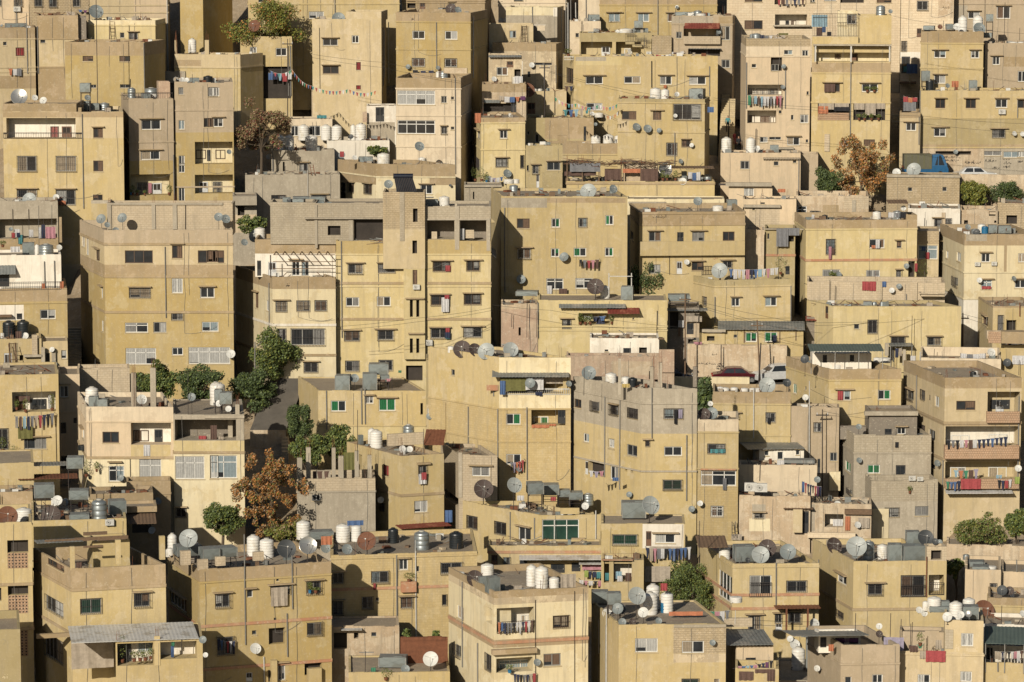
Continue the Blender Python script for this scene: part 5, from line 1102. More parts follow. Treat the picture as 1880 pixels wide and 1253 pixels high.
K('SSk', 'SS', 196, 427, 374, 2.4, 'block', 3, par=.5); I('SSk', "slab conc 770 290 802 475 -.12 -.01; slab conc 1088 290 1118 475 -.12 -.01; slab conc 1240 290 1272 475 -.12 -.01; rod i 1330 300 475 -.1; rebar i 785 240 290; rebar i 1103 225 290; rebar i 1255 200 290; rebar i 1545 230 290; slab conc 770 285 1600 300 -.14 -.01")
I('SS', "dish g 728 402 72; dish g 770 444 42; dish g 880 395 72 .7; dish g 832 485 50")
W('SS', "n 897 627 202 92; n 1236 588 76 96; n 1422 627 190 90; a^ 930 898 150 70; w 1234 828 80 106; w^ 1438 894 104 74; q 898 1146 166 72; a 1102 1142 94 76; a 1234 1080 80 48; w 1450 1140 120 70"); 
W('SS', "w 585 510 24 90; w 615 520 22 140; n 686 620 30 80; w 724 890 16 80; w 728 1130 16 80; a 700 1 1 1")
Z('SS', "greyt 470 585; sand 585 730; tan 730 805; ochre 805 2400; greyt 400 470"); Lg('SS', 582, mat='tan'); Lg('SS', 815, 1070, mat='tan')
I('SS', "pipe pipeg 1186 600 1110; wash s:orange,c:beige,s:brown,c:white 570 660 655 760 90 -.6")
HS['SS']['items'] = [q for q in HS['SS']['items'] if q[0] != 'wash']
W('be', "n 1 1 1 1")
I('bf', "tank K 62 1130 1253 92; tank K 165 1125 1250 92; rebar i 340 1500 1500")
HS['bf']['ex'] = []
tile('B2')
I('SS', "dish g 84 388 64; dish g 134 402 66; post greyt 200 1 1 1"); HS['SS']['ex'] = [q for q in HS['SS']['ex'] if q[0] != 'post']
W('SS', "n 4 625 74 86; q 0 895 1 1")
W('bb', "B 465 232 100 40; b 762 230 94 34; v 678 238 16 16"); I('bb', "rod w 722 50 260 -.1; rod i 560 20 90 .3"); 
I('bb1', "slab conc 185 238 358 302 -1.2 -.01"); W('bb1', "o 220 310 50 66"); Z('bb1', "peach 370 500")
W('bc', "k 960 138 36 122; b^ 1012 142 44 68; b^ 1130 152 54 70"); Z('bc', "cream 1215 1600 100 400"); Lg('bc', 98)
K('QQb', 'QQ', 576, 707, 374, 1.2, 'gblock', 5); W('QQb', "o^ 868 450 92 68; o 1055 400 212 155"); I('QQb', "slab conc 1018 400 1050 558 -.1 -.01; slab conc 775 300 795 610 -.1 -.01; slab conc 700 392 1275 402 -.35 -.01; box g 745 262 848 300; box g 620 270 738 298; dish g 820 300 60; dish g 880 302 50; pipe iron 1266 400 540")
K('QQc', 'QQ', 496, 576, 372, 1.3, 'gblock', 3.5); I('QQc', "box g 545 262 600 282; dish k 590 268 30; box g 620 268 700 292")
K('QQt', 'QQ', 703, 780, 354, -.58, 'yblock', 4, yb=494); W('QQt', "o 1480 326 34 98; o 1476 556 34 94"); Z('QQt', "stone 200 475; sand 475 800")
I('QQt', "dish g 1305 152 64; slab gblock 1385 210 1420 560 -.05 -.01")
K('QQs', 'QQ', 741, 780, 494, -.56, 'lemon', 3, yb=660, par=.02); W('QQs', "n 1478 760 34 110; o 1458 984 22 122; o 1504 984 22 122; o 1458 1260 22 105; o 1504 1260 22 105"); I('QQs', "ac w 1505 890 50; slab tan 1425 970 1560 978 -.3 -.01; slab tan 1445 1222 1560 1230 -.3 -.01")
W('QQ', "b^ 1014 724 104 70; b^ 1234 724 118 64; w 998 964 96 66; w 1220 958 100 70; b^ 988 1208 108 70; b^ 1226 1200 114 70"); Z('QQ', "ochre 560 650"); Lg('QQ', 655, 885); Lg('QQ', 1120, mat='tan')
I('QQ', "pipe pipeg 965 560 1253; rug grey 1165 560 1260 600 -.3")
HS['QQ']['items'] = []
K('RRk', 'RR', 468, 616, 440, 2.4, 'white', 5, par=.4); Z('RRk', 'tan 470 650'); W('RRk', 'D 440 710 60 105; a 680 700 52 116; w 610 700 58 110; k 360 700 30 110')
W('RR', "b 496 992 78 76; b 646 990 92 74; b 776 988 84 74; b 604 1190 242 118; b 512 1192 56 110")
W('RR', "w 424 985 22 76; n 345 930 24 110; L 200 690 60 90; n 285 700 40 60")
HS['RR']['win'] = [q for q in HS['RR']['win'] if q[0] != 'L']
Z('RR', "tan 470 640; tan 815 905; ochre 330 470 905 1150; ochre 0 0 0 0"); HS['RR']['zones'] = HS['RR']['zones'][1:2]; HS['RR']['zones'].append(('ochre', TX(300), TX(300.5), TY(800), TY(801))); Lg('RR', 1162, mat='white'); Lg('RR', 650, mat='tan')
I('RRk', "dish l 560 500 64 .4; dish g 352 525 100 1.2; tank W 380 460 545 80; dish g 268 570 50 .1; rod i 685 520 640 .2; dish k 605 532 40"); I('RR', "rail iron 470 775 890 776 -.02; pipe pipeg 450 860 1200; pipe iron 462 660 820; pipe iron 900 660 820")
for j in range(7): I('RR', f"slab wood {480+j*62} 655 {486+j*62} 660 -.3 2.4")
for j in range(3): I('RR', f"slab wood 475 {656+j*50} 920 {661+j*50} {-.25 + j*.02} {-.2 + j*.02}")
W('QQc', "o 1 1 1 1"); HS['QQc']['win'] = []
tile('B3')
W('bc', "w^ 124 156 86 66"); I('bc', "rebar i 340 150 150; wdish k 340 160 20"); HS['bc']['ex'] = [q for q in HS['bc']['ex'] if q[0] != 'rebar']; Z('bc', "tan 284 380 -20 100")
I('bc', "slab fwhite 120 240 214 244 -.2 -.01"); 
K('QQo', 'QQ', 781, 901, 380, .05, 'gblock', 6); W('QQo', "u 165 408 204 140; u 408 405 190 160"); Z('QQo', "gblock 300 405; ochre 548 700; lemon 640 900"); I('QQo', "slab conc 372 310 404 622 -.08 -.01; slab conc 600 400 626 630 -.08 -.01; slab conc 372 290 388 310 .1 .3; tank W 296 235 308 78; box g 165 262 250 308; slab conc 160 400 620 410 -.1 -.01; slab block 205 492 244 545 .5 .7; slab block 450 480 510 540 .5 .7; rug white 410 470 440 550 .6")
W('QQ', "B^ 216 708 124 70; B^ 458 704 92 70; B^ 200 950 130 70; B^ 440 942 120 74; b^ 198 1188 134 70; b^ 436 1180 130 72"); Lg('QQ', 862, mat='tan')
I('QQ', "rug red 304 735 340 778 -.18; rug red 298 948 332 975 -.35; rug white 276 965 330 1070 -.3; rug red 305 1185 335 1215 -.35; rug navy 300 1215 340 1260 -.35; pipe pipeg 155 640 1253")
W('PP1', "o 502 205 10 54"); I('PP1', "tank W 762 188 250 80; tank W 812 165 205 50; slab tyre 440 158 710 172 -.2 .6")
HS['PP1']['ex'] = [(k, 'conc', n) for k, c, n in HS['PP1']['ex']]
W('PP', "n 818 398 92 70; g 1066 396 60 66; a 1262 396 60 64; g 1454 374 58 70; a 822 614 94 72; g 1062 612 60 62; g 1226 608 90 62; g 1450 606 60 64; q 1030 828 122 80; q 1238 826 124 76; w 630 612 40 60; o 628 405 30 30"); Z('PP', "conc 630 1035 250 320; tan 1035 1600 250 285")
I('PP', "pipe pipeg 730 320 930; dish l 1332 205 116; dish g 1510 186 62; wdish g 1158 675 68; wdish g 848 836 66; wash t:black,s:grey,s:red,s:pink,s:brown 1262 690 1410 690 60 -.5; box g 1060 190 1061 191; tank S 795 155 200 66; rug white 1035 880 1070 955 -.2; rug brown 1120 902 1180 952 -.4; rug yellow 1190 945 1222 962 -.5")
HS['PP']['items'] = [q for q in HS['PP']['items'] if not (q[0] == 'box')]
I('bn', "box g 815 922 970 1000 1; dish n 1383 890 122 1.4; tank W 1452 878 970 70; box g 846 940 847 941")
HS['bn']['items'] = HS['bn']['items'][:-1]
I('al', "plant g 520 130 70 90 -1.4; plant g 565 130 80 90 -1.4; plant teal 600 140 40 50 -1.4; wash c:white,s:lilac,c:white,s:blue 620 100 720 95 34 -1.; wdish g 612 112 44; wdish g 748 76 62")
W('am2', "v 885 15 18 40; a 1050 195 60 28")
I('bn1', "rod i 890 1000 1253 -.5; rod i 960 1060 1253 -.5; rod i 780 1080 1180 -.4"); W('bn1', "o 830 1180 16 60"); Z('bn1', "rough 940 1050")
W('bn', "a 1146 1124 60 66; l 1262 1078 230 84"); I('bn', "sheet sheetg 1120 1600 1000 .3 1040 -.7; sheet sheetr 1470 1700 1040 -.1 1082 -1.; plant g 1275 1160 44 70 -.1; plant g 1310 1160 44 50 -.1; plant g 1345 1160 44 60 -.1; rug navy 1390 1110 1450 1160 .6; plant g 1500 1158 34 46 -.1; pipe pipeg 970 1000 1253; wash c:white,s:navy,s:blue 1300 1095 1460 1095 30 .3")
Lg('bn', 1172, 1200)
I('OO', "")
tile('B4')
I('LL', "dish g 670 275 64 .6; tank W 815 302 345 80; box g 880 262 950 330; wdish g 308 320 1"); HS['LL']['items'] = HS['LL']['items'][:-1]
W('OO1', "v 470 300 30 20"); I('OO1', "rug black 205 302 215 345 -.2; rug black 222 302 234 345 -.2; rug navy 248 302 290 345 -.2; rug teal 290 300 318 345 -.25; rug grey 330 302 352 345 -.2; rug navy 360 292 372 345 -.2; slab conc 170 280 440 292 -.5 -.01"); Z('OO1', "white 370 620 290 345")
W('LL', "a 318 492 86 70; k 522 496 46 68; a 630 492 88 70; n 850 492 84 66; a 316 728 86 66; D 518 706 40 90; n^ 626 710 86 62; b 852 704 64 50; a 186 490 18 60"); Z('LL', "tan 345 440"); Lg('LL', 360, 442, mat='tan')
I('LL', "balc yel 236 565 1008 660 .55; pipe iron 465 665 800; wdish l 590 712 40; slab redband 485 648 570 668 -.62 -.58; bars iron 700 740 770 800"); 
HS['LL']['ex'] = [q for q in HS['LL']['ex'] if q[1] != 'redband']
I('OO', "dish s 436 48 100 2; dish l 562 132 54 .1; dish g 62 186 56 .1; box g 555 60 590 130; tank S 740 88 128 60; plant g 420 125 40 60 .2; plant g 510 125 40 60 .2; plant g 450 125 30 30 .2; wash c:white,c:blue,c:white 600 60 690 60 50 .5")
Z('OO', "sand 800 1400 0 0"); HS['OO']['zones'] = []
K('OOp', 'OO', 1145, 1208, 306, 1.5, 'rough', 3); W('OOp', "d 260 60 130 70"); 
I('OO', "post wood -270 0 140 8 .3; post wood -160 0 140 8 .3; post wood -40 10 140 8 .3; post wood 120 15 140 8 .3; post wood 260 30 130 8 .3; sheet wood 480 790 20 3.5 38 .4; rug grey -250 0 -30 62 .15; rug brown 0 40 120 120 .8; rug orange 130 40 260 70 .6; rug brown 260 40 385 130 .3; rug brown -290 60 -60 90 .5"); Lg('OO', 145, mat='tan')
W('JJ2', "c 1002 178 70 66"); I('JJ2', "slab conc 870 140 1200 168 -.5 -.01; slab iron 820 145 900 160 -.4 -.35; rug orange 1245 185 1300 210 -.2"); W('JJ2', "o 835 180 20 12"); 
W('JJ1', "v 1122 282 30 12; v 1062 322 18 16"); Z('JJ1', "block 1040 1260 320 480"); I('JJ1', "slab conc 1000 300 1265 320 -.4 -.01; box g 888 258 955 330; rod i 1385 30 180"); Lg('JJ1', 250)
HS['JJ1']['ex'] = [q for q in HS['JJ1']['ex'] if q[0] != 'rod']; HS['JJ1']['items'] = [q for q in HS['JJ1']['items'] if q[0] not in ('rod', 'box')]
W('JJ', "q 1386 308 66 90; a 1480 345 50 60"); 
W('NN', "o 1320 525 90 40; a 1360 690 46 50; v 1170 505 14 40; o 1355 890 45 30; k 1300 740 30 60"); I('NN', "rug grey 1235 470 1320 600 -.5; rug grey 1290 465 1400 520 -.4; pipe iron 1240 600 660; slab rough 1055 530 1140 540 -.5 -.1; plant g 1265 800 90 130 -.5; slab conc 1150 470 1440 480 -.3 -.01; wdish g 1345 550 20"); Lg('NN', 660, mat='redband'); HS['NN']['items'] = HS['NN']['items'][:-1]
W('MM', "w^ 912 968 60 62; w^ 1154 962 84 66; b 706 962 28 60; v 1 1 1 1"); Z('MM', "olive 830 885"); Lg('MM', 888, 1115); 
I('MM', "dish l 828 775 116 .4; wash s:blue,c:white,s:white,s:white,c:pink,s:navy,s:blue,c:cyan,s:white,s:pink,c:white,s:white 895 760 1250 750 60 .35; pipe pipeg 792 960 1150; pipe pipeg 1338 880 1130; wdish g 700 810 1"); HS['MM']['items'] = HS['MM']['items'][:-1]
K('MMk', 'MM', 1273, 1312, 512, -.3, 'redband', 1., yb=522)
HS['MM']['kids'] = []
I('bn', "rug teal 120 885 205 965 .6; box g 122 885 205 960 .8; slab pipew 28 790 34 960 .2 .25; slab pipew 190 790 196 900 .6 .65; slab pipew 30 810 200 816 .3 .35"); HS['bn']['items'] = [q for q in HS['bn']['items'] if q[1] != 'teal']
I('bn', "rod i 375 1060 1253 -.1"); W('bn', "v 200 1112 12 12")
I('bp', "box g 460 942 610 1000 .8; sheet sheetg 450 740 1040 1. 1060 -.6; rod i 585 940 1040; rug beige 580 1100 700 1140 -.4; rug white 530 1130 570 1180 -.3"); W('bp', "d 670 1160 40 60; o 470 1070 60 120; k 590 1150 50 80"); Z('bp', "rough 560 720 1140 1253")
W('FF0', "v 1 1 1 1")
I('EE1', "slab conc 700 1195 870 1215 -.4 -.01")
I('EE', "slab galv 860 1165 1430 1192 -.5 .3"); 
HS['EE']['ex'] = [('sheet', 'sheetg', [1318, 1478, 590, 2.2, 605, -.45])]
K('FFh', 'FF1', 1481, 1512, 583, -2.6, 'dark', 1.5, yb=640, name='shed'); I('FFh', "sheet sheetr 1445 1560 1100 .8 1130 -.4")
tile('B5')
I('HH', "dish l 776 50 104 .8; slab conc 580 82 1110 105 -.15 .3; dish l 650 68 60 1.5"); W('HH', "v 732 174 30 28; v 980 172 30 30"); 
W('HH1', "r 922 400 50 60; r 990 400 54 60"); HS['HH1']['win'] = [('b',) + q[1:] for q in HS['HH1']['win']]; I('HH1', "slab rough 974 355 1000 460 -.1 -.01; rod i 850 395 555 -.6; slab conc 735 490 950 495 -.2 -.01")
W('HH2', "p 797 590 152 100"); I('HH2', "rug blue 830 600 860 630 -.1; rug red 860 640 885 690 -.1"); Z('HH2', "stone 490 580")
W('II', "o 1440 375 75 62; v 1 1 1 1"); W('II1', "o 1135 410 28 28; o 1352 412 30 18; o 1315 340 46 40"); I('II1', "wdish g 1160 462 40; rebar i 1240 330 400")
HS['II1']['items'] = []
W('JJ', "b 120 300 1 1; a 50 345 46 50"); Z('JJ', "block 270 450 240 330; tan 120 235 300 400"); I('JJ', "slab conc 330 265 356 400 -.1 -.01; dish l 342 300 106 .8")
I('FF0', "tank W 508 345 402 64 ; tank K 135 378 404 44; box g 355 340 356 341; tank S 655 340 404 70; dish l 700 325 40; sheet wood 590 735 262 1. 290 -.2; rug white 40 370 60 400 .4; wash c:white,s:grey,c:black 590 350 720 345 40 .3")
HS['FF0']['items'] = [q for q in HS['FF0']['items'] if q[0] != 'box']
K('FF0k', 'FF0', 1664, 1684, 395, .02, 'tan', 3); Z('FF0', "tan 408 475"); Lg('FF0', 476); Lg('FF0', 698, mat='redband')
W('FF0', "a 145 548 64 108; w 455 545 108 66; a 652 560 34 50; w 118 764 126 66; w 432 768 98 62; b 648 770 34 52; o 735 705 46 120"); I('FF0', "rug pink 162 600 182 690 -.3; rug brown 180 610 205 655 -.2; plant g 180 830 40 36 -.2; plant g 210 830 30 26 -.2; wdish g 235 800 40; wdish g 722 740 40; plant g 840 845 90 140 -.6; rug white 500 550 530 612 -.25; rug orange 470 590 500 612 -.2; rug red 780 720 800 780 -.3; rug white 495 810 530 838 -.25")
I('FF1', "rug red 403 850 452 915 -.1; rug red 454 850 502 918 -.1; rug blue 538 850 576 890 -.1; wdish l 616 915 40; wdish g 668 886 40; rod i 168 840 990 -.3; rod i 208 880 1000 -.3; slab block 510 850 545 1000 -.15 -.02; slab block 765 850 798 1000 -.15 -.02; box g 412 995 470 1030; pipe pipeg 720 940 1030"); HS['FF1']['items'] = [q for q in HS['FF1']['items'] if q[0] != 'box']
W('FF1', "o 1000 955 12 75; o 758 985 14 42; o 998 912 16 26"); K('FF1k', 'FF1', 1687, 1738, 540, -1.1, 'block', 1, name='block_wall')
I('FF', "box g 412 1000 472 1030; tank S 490 1000 1030 40; slab conc 780 1030 800 1031 0 .1; tank S 546 1000 1030 30"); W('FF', "v 345 1156 36 36; b 444 1128 66 96; d 136 1025 22 92"); Z('FF', "olive 990 1030")
W('FF', "b^ 612 1378 98 60"); HS['FF']['win'].pop()
I('FF', "rod i 760 1095 1500 -.8"); 
W('GG', "w^ 1260 648 62 64; w 1526 648 50 64; q^ 1258 840 78 66; w 1500 838 80 60; w 1005 630 16 54; w 1082 640 28 66; a 970 566 14 60; b 1060 820 30 60"); Z('GG', "conc 500 520; tan 520 592; tan 1424 1444 592 780; white 975 1500; conc 1150 1300 510 560"); Lg('GG', 785, 975)
I('GG', "tank S 1215 470 505 60; dish g 1162 460 42; tank W 1262 435 500 60; tank B 1285 450 505 50; box g 1310 445 1370 505; box g 1380 450 1470 505; wdish l 1246 842 40; wdish g 1492 830 38; rug red 1262 885 1330 905 -.15; ac w 1232 726 30; ac w 1352 722 30; tank K 1000 455 480 50; dish k 1225 500 50")
W('GG1', "n 1268 1098 38 66; a 1380 1095 36 110; o 1440 1128 70 90"); I('GG1', "pipe rust 1535 1000 1100; rebar i 1408 970 1020; slab rough 1300 1205 1560 1260 -.5 -.05; pipe iron 1440 1120 1253; rod i 1340 960 1020"); Z('GG1', "tan 1015 1040")
# ------------------------------------------------------------------ row C
tile('C1')
I('bf', "dish l 182 68 50; rod i 20 40 90; rug brown 112 35 155 85 .5"); W('bf', "D 28 190 60 160; l 195 262 98 85; o 140 205 28 40"); I('bf', "slab conc 295 150 325 335 -.4 -.1; slab conc 170 205 300 218 -.5 -.01; slab block 228 60 270 215 -.3 -.02; pipe wood 65 115 345; pipe wood 110 115 345; bars wood 68 120 120 350"); Lg('bf', 95)
W('bf', "d 235 300 50 45")
I('bf1', "wdish l 375 166 40; wdish g 388 270 44; slab conc 370 185 402 335 -.3 -.02; box g 485 210 550 290 -1."); Z('bf1', "white 480 1 0 0"); HS['bf1']['zones'] = []; HS['bf1']['items'] = [q for q in HS['bf1']['items'] if q[0] != 'box']; W('bf1', "k 330 190 30 110; c 440 170 40 60")
W('SS', "p 902 154 220 118; w 1236 150 80 56; p 1354 148 300 120; o 690 130 26 120"); I('SS', "rebar i 962 280 330")
W('bg', "L 86 468 316 145"); W('bg', "+k 215 520 118 80; a 172 800 162 80; b -30 735 90 150; +d 120 505 60 90"); I('bg', "wash t:grey,t:brown,t:cyan,t:navy,s:grey,s:beige,s:red,s:navy,s:black,s:grey 105 645 390 620 85 -.5; rug olive 128 720 236 805 -.4; plant g 185 615 50 90 -.1; rug brown 110 500 215 535 1.; plant g 375 605 50 110 .4; rug white 345 490 370 590 1.; pipe iron 400 700 980; plant g 120 600 40 60 .3; plant g 20 900 60 100 -.4; plant g 95 970 90 110 -.5")
HS['bg']['items'] = [q for q in HS['bg']['items']]
W('bg1', "w 424 425 68 84; k 424 690 52 78; k 528 655 24 40; k 424 930 60 90"); Z('bg1', "peach 345 870"); Lg('bg1', 615)
I('bh2', "tank W 660 430 570 96; tank W 628 495 570 36; box g 640 500 780 572 .6; tank K 790 495 540 40"); K('bh2k', 'bh2', 143, 238, 677, 2.4, 'block', .4)
HS['bh2']['items'] = []
W('bh', "n 736 756 120 80; L 940 684 290 165; q 780 1002 114 112; p 1000 950 160 164; w 590 735 16 74; a 565 640 12 180"); W('bh', "+n 958 744 112 80; +k 1110 738 58 102")
Z('bh', "pinkc 580 683; yel 940 1225 850 935; cream 945 1800"); Lg('bh', 684); Lg('bh', 942, mat='tan'); 
I('bh', "tank W 660 430 572 96; tank W 626 500 572 34; box g 640 502 708 572 .5; box g 690 520 778 572 .6; dish l 1018 525 74 .6; post conc 958 335 570 36 .5; post conc 1098 300 570 40 .5; rebar i 958 270 335; rug white 1032 850 1080 930 -.06; wdish g 866 1088 50; plant g 620 1080 60 110 -.6; plant g 695 1045 40 60 -.6; rod i 838 985 1100 -.5; slab tan 770 972 875 978 -.4 -.01; pipe iron 935 950 1180")
W('bh1', "u 1248 668 240 150; p 1242 932 228 164; p 1508 925 60 170"); Z('bh1', "conc 630 662; conc 662 820; lemon 820 905; cream 905 2000"); Lg('bh1', 905, mat='tan')
I('bh1', "dish g 1378 508 60 1.2; tank W 1560 400 560 110; rod i 1348 280 560 .8"); 
I('bi', "rod i 975 1165 1200 -.1"); Z('bi', "tan 1100 1210"); Lg('bi', 1205)
I('bj', "sheet sheetg -40 520 975 4.5 1010 1.; sheet rust 130 560 1060 2.5 1100 -.3; tank K 600 1090 1190 80; tank K 680 1080 1190 60; dish g 90 1165 50 .3")
I('bk', "box g 245 1130 388 1245 4; box g 500 1170 638 1253 3; box g 482 935 600 1030 6")
W('bg', "a 1 1 1 1"); HS['bg']['win'].pop()
tile('C2')
W('SS', "")
I('SS', "wdish l 172 198 64")
I('bh1', "tank W 62 395 540 80; tank W 92 402 545 80; box g 95 472 182 565 .7; box g 55 452 110 540 1.4; dish l 88 552 50 .5; dish l 155 592 46 .3; slab conc -20 640 268 660 -.15 -.01; slab conc 218 655 265 815 -.05 .3; slab conc 150 655 185 815 1.6 1.9; rug brown 25 710 72 812 .4; rug red -60 785 -5 815 .6; rug beige -5 775 25 815 .8; rug beige 80 790 120 812 .2; post conc 218 560 640 30 .1")
W('bh1', "u -600 668 810 150; p 22 926 194 164"); HS['bh1']['win'] = [q for q in HS['bh1']['win'] if not (q[0] == 'u' and q[1] > 300)]
W('bm', "g 890 532 108 78; w 1140 500 56 54; g^ 1234 518 120 88; o 1534 550 18 84; q 1 1 1 1"); HS['bm']['win'].pop()
Z('bm', "yel 440 710; lemon 710 800"); Lg('bm', 462, 712); I('bm', "box g 925 348 1030 435 .6; dish g 1060 372 64 .9; box g 1120 335 1220 430 .8; box g 1165 265 1305 355 2.5; box g 1245 350 1310 400 1.5; pipe pipeg 858 460 740; pipe pipeg 1110 440 700; pipe pipeg 1135 440 700; wash c:brown,s:pink 1230 375 1330 365 20 1")
W('QQ', "b 996 248 98 74; b 1236 242 98 74; o 1430 280 120 110"); I('QQ', "rug green 1375 315 1398 332 -.03")
W('RR', "b 698 258 98 72"); Z('RR', "tan 560 590 -10 120"); HS['RR']['zones'].pop()
Lg('RR', 205, mat='tan')
I('bl', "post conc 665 945 1110 36 .4; post conc 728 870 1100 34 2; post conc 910 872 1100 28 2.4; post conc 962 932 1100 38 1.5; post conc 1076 895 1090 30 .4; post conc 1168 925 1090 30 .3; slab conc 785 1035 890 1100 3. 3.2; rug olive 985 905 1060 1030 1.2; rug brown 760 1040 890 1100 3"); W('bl', "w 755 1208 60 44"); Z('bl', "block 1090 1185"); Lg('bl', 1190)
I('R', "tank W 1215 740 870 96; tank W 1185 728 850 60; tank S 1448 700 845 84; dish l 1405 880 50; dish l 1458 882 46; box g 1090 780 1120 840; rod i 1080 600 870; sheet sheetg 1085 1110 1000 -.1 1080 -.6")
W('R', "r 1262 995 44 78; o 1090 920 24 135"); I('R', "slab block 1300 775 1560 845 5 5.3; rebar i 1075 800 880"); Z('R', "tan 870 925"); Lg('R', 928); Lg('R', 1215, mat='tan')
HS['R']['ex'] = [q for q in HS['R']['ex'] if q[0] != 'sheet']
tile('C3')
W('R', "b 112 1002 60 70"); I('R', "rug white 112 1060 170 1130 -.3; rug red 130 1050 170 1100 -.35; slab tan 105 982 200 990 -.3 -.01; tank S 36 700 848 84"); HS['R']['items'] = HS['R']['items'][:-1]
I('QQ', "ac w 184 115 56; rug teal 308 50 340 90 -.3")
W('R1', "w 496 1008 126 68; v 1 1 1 1"); HS['R1']['win'].pop(); I('R1', "slab conc 398 905 425 1230 -.06 -.01; rod i 146 735 850 .5; rebar i 410 850 890; rug wood 140 735 290 850 1"); HS['R1']['items'] = [q for q in HS['R1']['items'] if q[0] != 'rug']
I('R1', "sheet rust 145 290 740 2.5 850 .6"); W('R1', "o 298 1210 130 60"); Lg('R1', 925)
W('T', "v 345 308 26 42; g 742 626 102 78; l 922 590 245 120; w 742 916 106 76; k 1112 588 56 110"); W('T', "+g 938 646 106 68")
W('T', "u 700 362 488 118")
Z('T', "yel -100 592; cream 690 1210 205 345; cream 690 1210 484 592"); Lg('T', 592, 828)
HS['T']['zones'] = [q for q in HS['T']['zones']]
I('T', "dish n 425 165 130 1.5; dish n 515 170 100 1.8; dish l 600 180 126 .8; dish l 772 168 112 3; tank W 345 140 195 50; sheet sheetg 640 1195 300 1.2 362 -1.1; slab yel 1150 330 1180 485 -.02 .2; rug olive 700 370 885 462 -.5; rug white 880 370 1010 455 -.45; dish g 914 408 74 -.9; dish g 1190 412 44 -.4; rug beige 1012 355 1155 410 .2; rug blue 695 390 735 490 -.6; rail fwhite 740 445 1195 488 -.03; rug orange 925 705 1050 728 -.1; rug orange 1050 700 1100 714 -.1; pipe pipeg 890 580 1100; pipe pipeg 685 590 1100; wash s:grey,s:lilac,s:orange,s:red,s:red 770 975 870 955 70 -.4; wdish g 832 1025 42; pipe pipeg 472 575 860; pipe pipeg 655 440 500; slab redband 600 420 684 460 -.03 -.01; wash c:navy,c:navy 950 462 1000 460 30 -.2; pipe yblock 308 545 820")
W('T1', "D 185 355 50 92; D 172 588 62 80"); I('T1', "wdish g 192 645 50"); Z('T1', "sand 560 830")
I('QQ', "box g 1 1 2 2"); HS['QQ']['items'] = [q for q in HS['QQ']['items'] if q[0] != 'box']
I('U', "dish g 1335 335 106 1.4; tank W 1495 330 412 80; rug brown 1 1 2 2; rod i 1300 300 380"); HS['U']['items'] = [q for q in HS['U']['items'] if q[0] != 'rug']
W('U', "n 1215 520 66 62; b 1356 540 54 66; b 1492 566 56 66; w 1294 768 42 62; w 1478 806 40 64; o 1330 970 120 100; w 1488 1005 60 95; D 1308 965 22 98; w 1240 308 1 1"); HS['U']['win'].pop()
Z('U', "conc 400 700; gblock 700 860"); I('U', "wash s:white,s:lilac,s:pink 1335 1030 1445 1035 40 -.3; pipe pipeg 1455 500 1080; rug blue 1505 1085 1550 1110 -.3")
I('Q', "")
tile('C4')
W('U', "b 42 566 56 68; b 168 590 70 70; w 26 806 44 72; b 428 592 136 72; b 296 820 26 40; w 428 862 128 68; G 420 1102 134 70; a 158 850 76 80; o 145 1020 18 20; o 188 1028 16 22")
Z('U', "conc 450 770; yel 770 2500"); Lg('U', 552, 1040); I('U', "tank W 46 330 412 84; tank K 202 365 438 70; tank W 150 358 425 60; rug yellow 125 412 180 438 .4; post conc 108 230 400 20 .6; post conc 342 290 440 30 .3; post conc 402 260 440 26 .3; rebar i 355 200 290; rebar i 405 190 260; rebar i 650 200 290; slab dark 636 290 662 435 .1 .4; rug black 500 600 520 700 -.25; pipe pipeg 340 440 800; wdish g 206 1204 44; pipe pipeg 115 530 1170; pipe pipeg 590 780 1250; dish l 320 1230 120 -1.; rug lilac 530 595 560 660 -.1")
HS['U']['items'] = [q for q in HS['U']['items'] if not (q[0] == 'dish' and len(q[2]) > 3 and q[2][3] == -1.)]
HS['U']['zones'] = HS['U']['zones'][-2:]
W('U1', "b 742 845 124 68; q 692 1036 252 108; o 1 1 1 1"); HS['U1']['win'].pop(); Z('U1', "pinkc 660 755; yblock 1150 2500"); Lg('U1', 758, 1020)
I('U1', "dish n 715 630 90 1.; dish g 770 625 90 1.6; dish l 668 665 50 .2; dish l 760 555 40 2.5; slab redband 690 1022 945 1034 -.2 -.01; rug grey 850 1090 876 1175 -.2; rug teal 760 880 870 910 -.05; dish l 690 1255 40 -.4")
HS['U1']['items'] = HS['U1']['items'][:-1]
I('V', "tank W 832 430 478 50; tank W 868 436 478 60; tank W 932 434 476 56; tank W 1005 440 476 60; tank W 1065 440 476 50; tank W 1100 440 475 40; dish l 1168 425 120 1; dish k 1310 405 62 .3; rod i 1078 440 560 .2"); W('V', "t 902 626 62 34; t 1160 620 66 68"); HS['V']['win'] = [('b',) + q[1:] for q in HS['V']['win']]
Z('V', "tan 475 552; pinkc 1 0 0 0"); HS['V']['zones'].pop(); Lg('V', 555, 780); I('V', "pipe pipew 1072 440 800; rug black 1172 655 1192 700 -.2")
W('X', "w 1150 892 30 36; w 1244 900 40 56; w 1376 878 26 44"); I('X', "sheet sheetg 1030 1440 822 4.2 884 -.45"); HS['X']['rmat'] = 'sheetg'
HS['X']['par'] = .06
W('Y', "v 1 1 1 1"); HS['Y']['win'].pop(); I('Y', "slab sheetg 1290 960 1510 985 1 2.2; box g 1015 1115 1165 1205 -2.2; ac w 1320 1000 1; rug white 1240 960 1290 1015 .2; rod i 1115 985 1110 -.1"); HS['Y']['items'] = [q for q in HS['Y']['items'] if q[0] != 'ac']
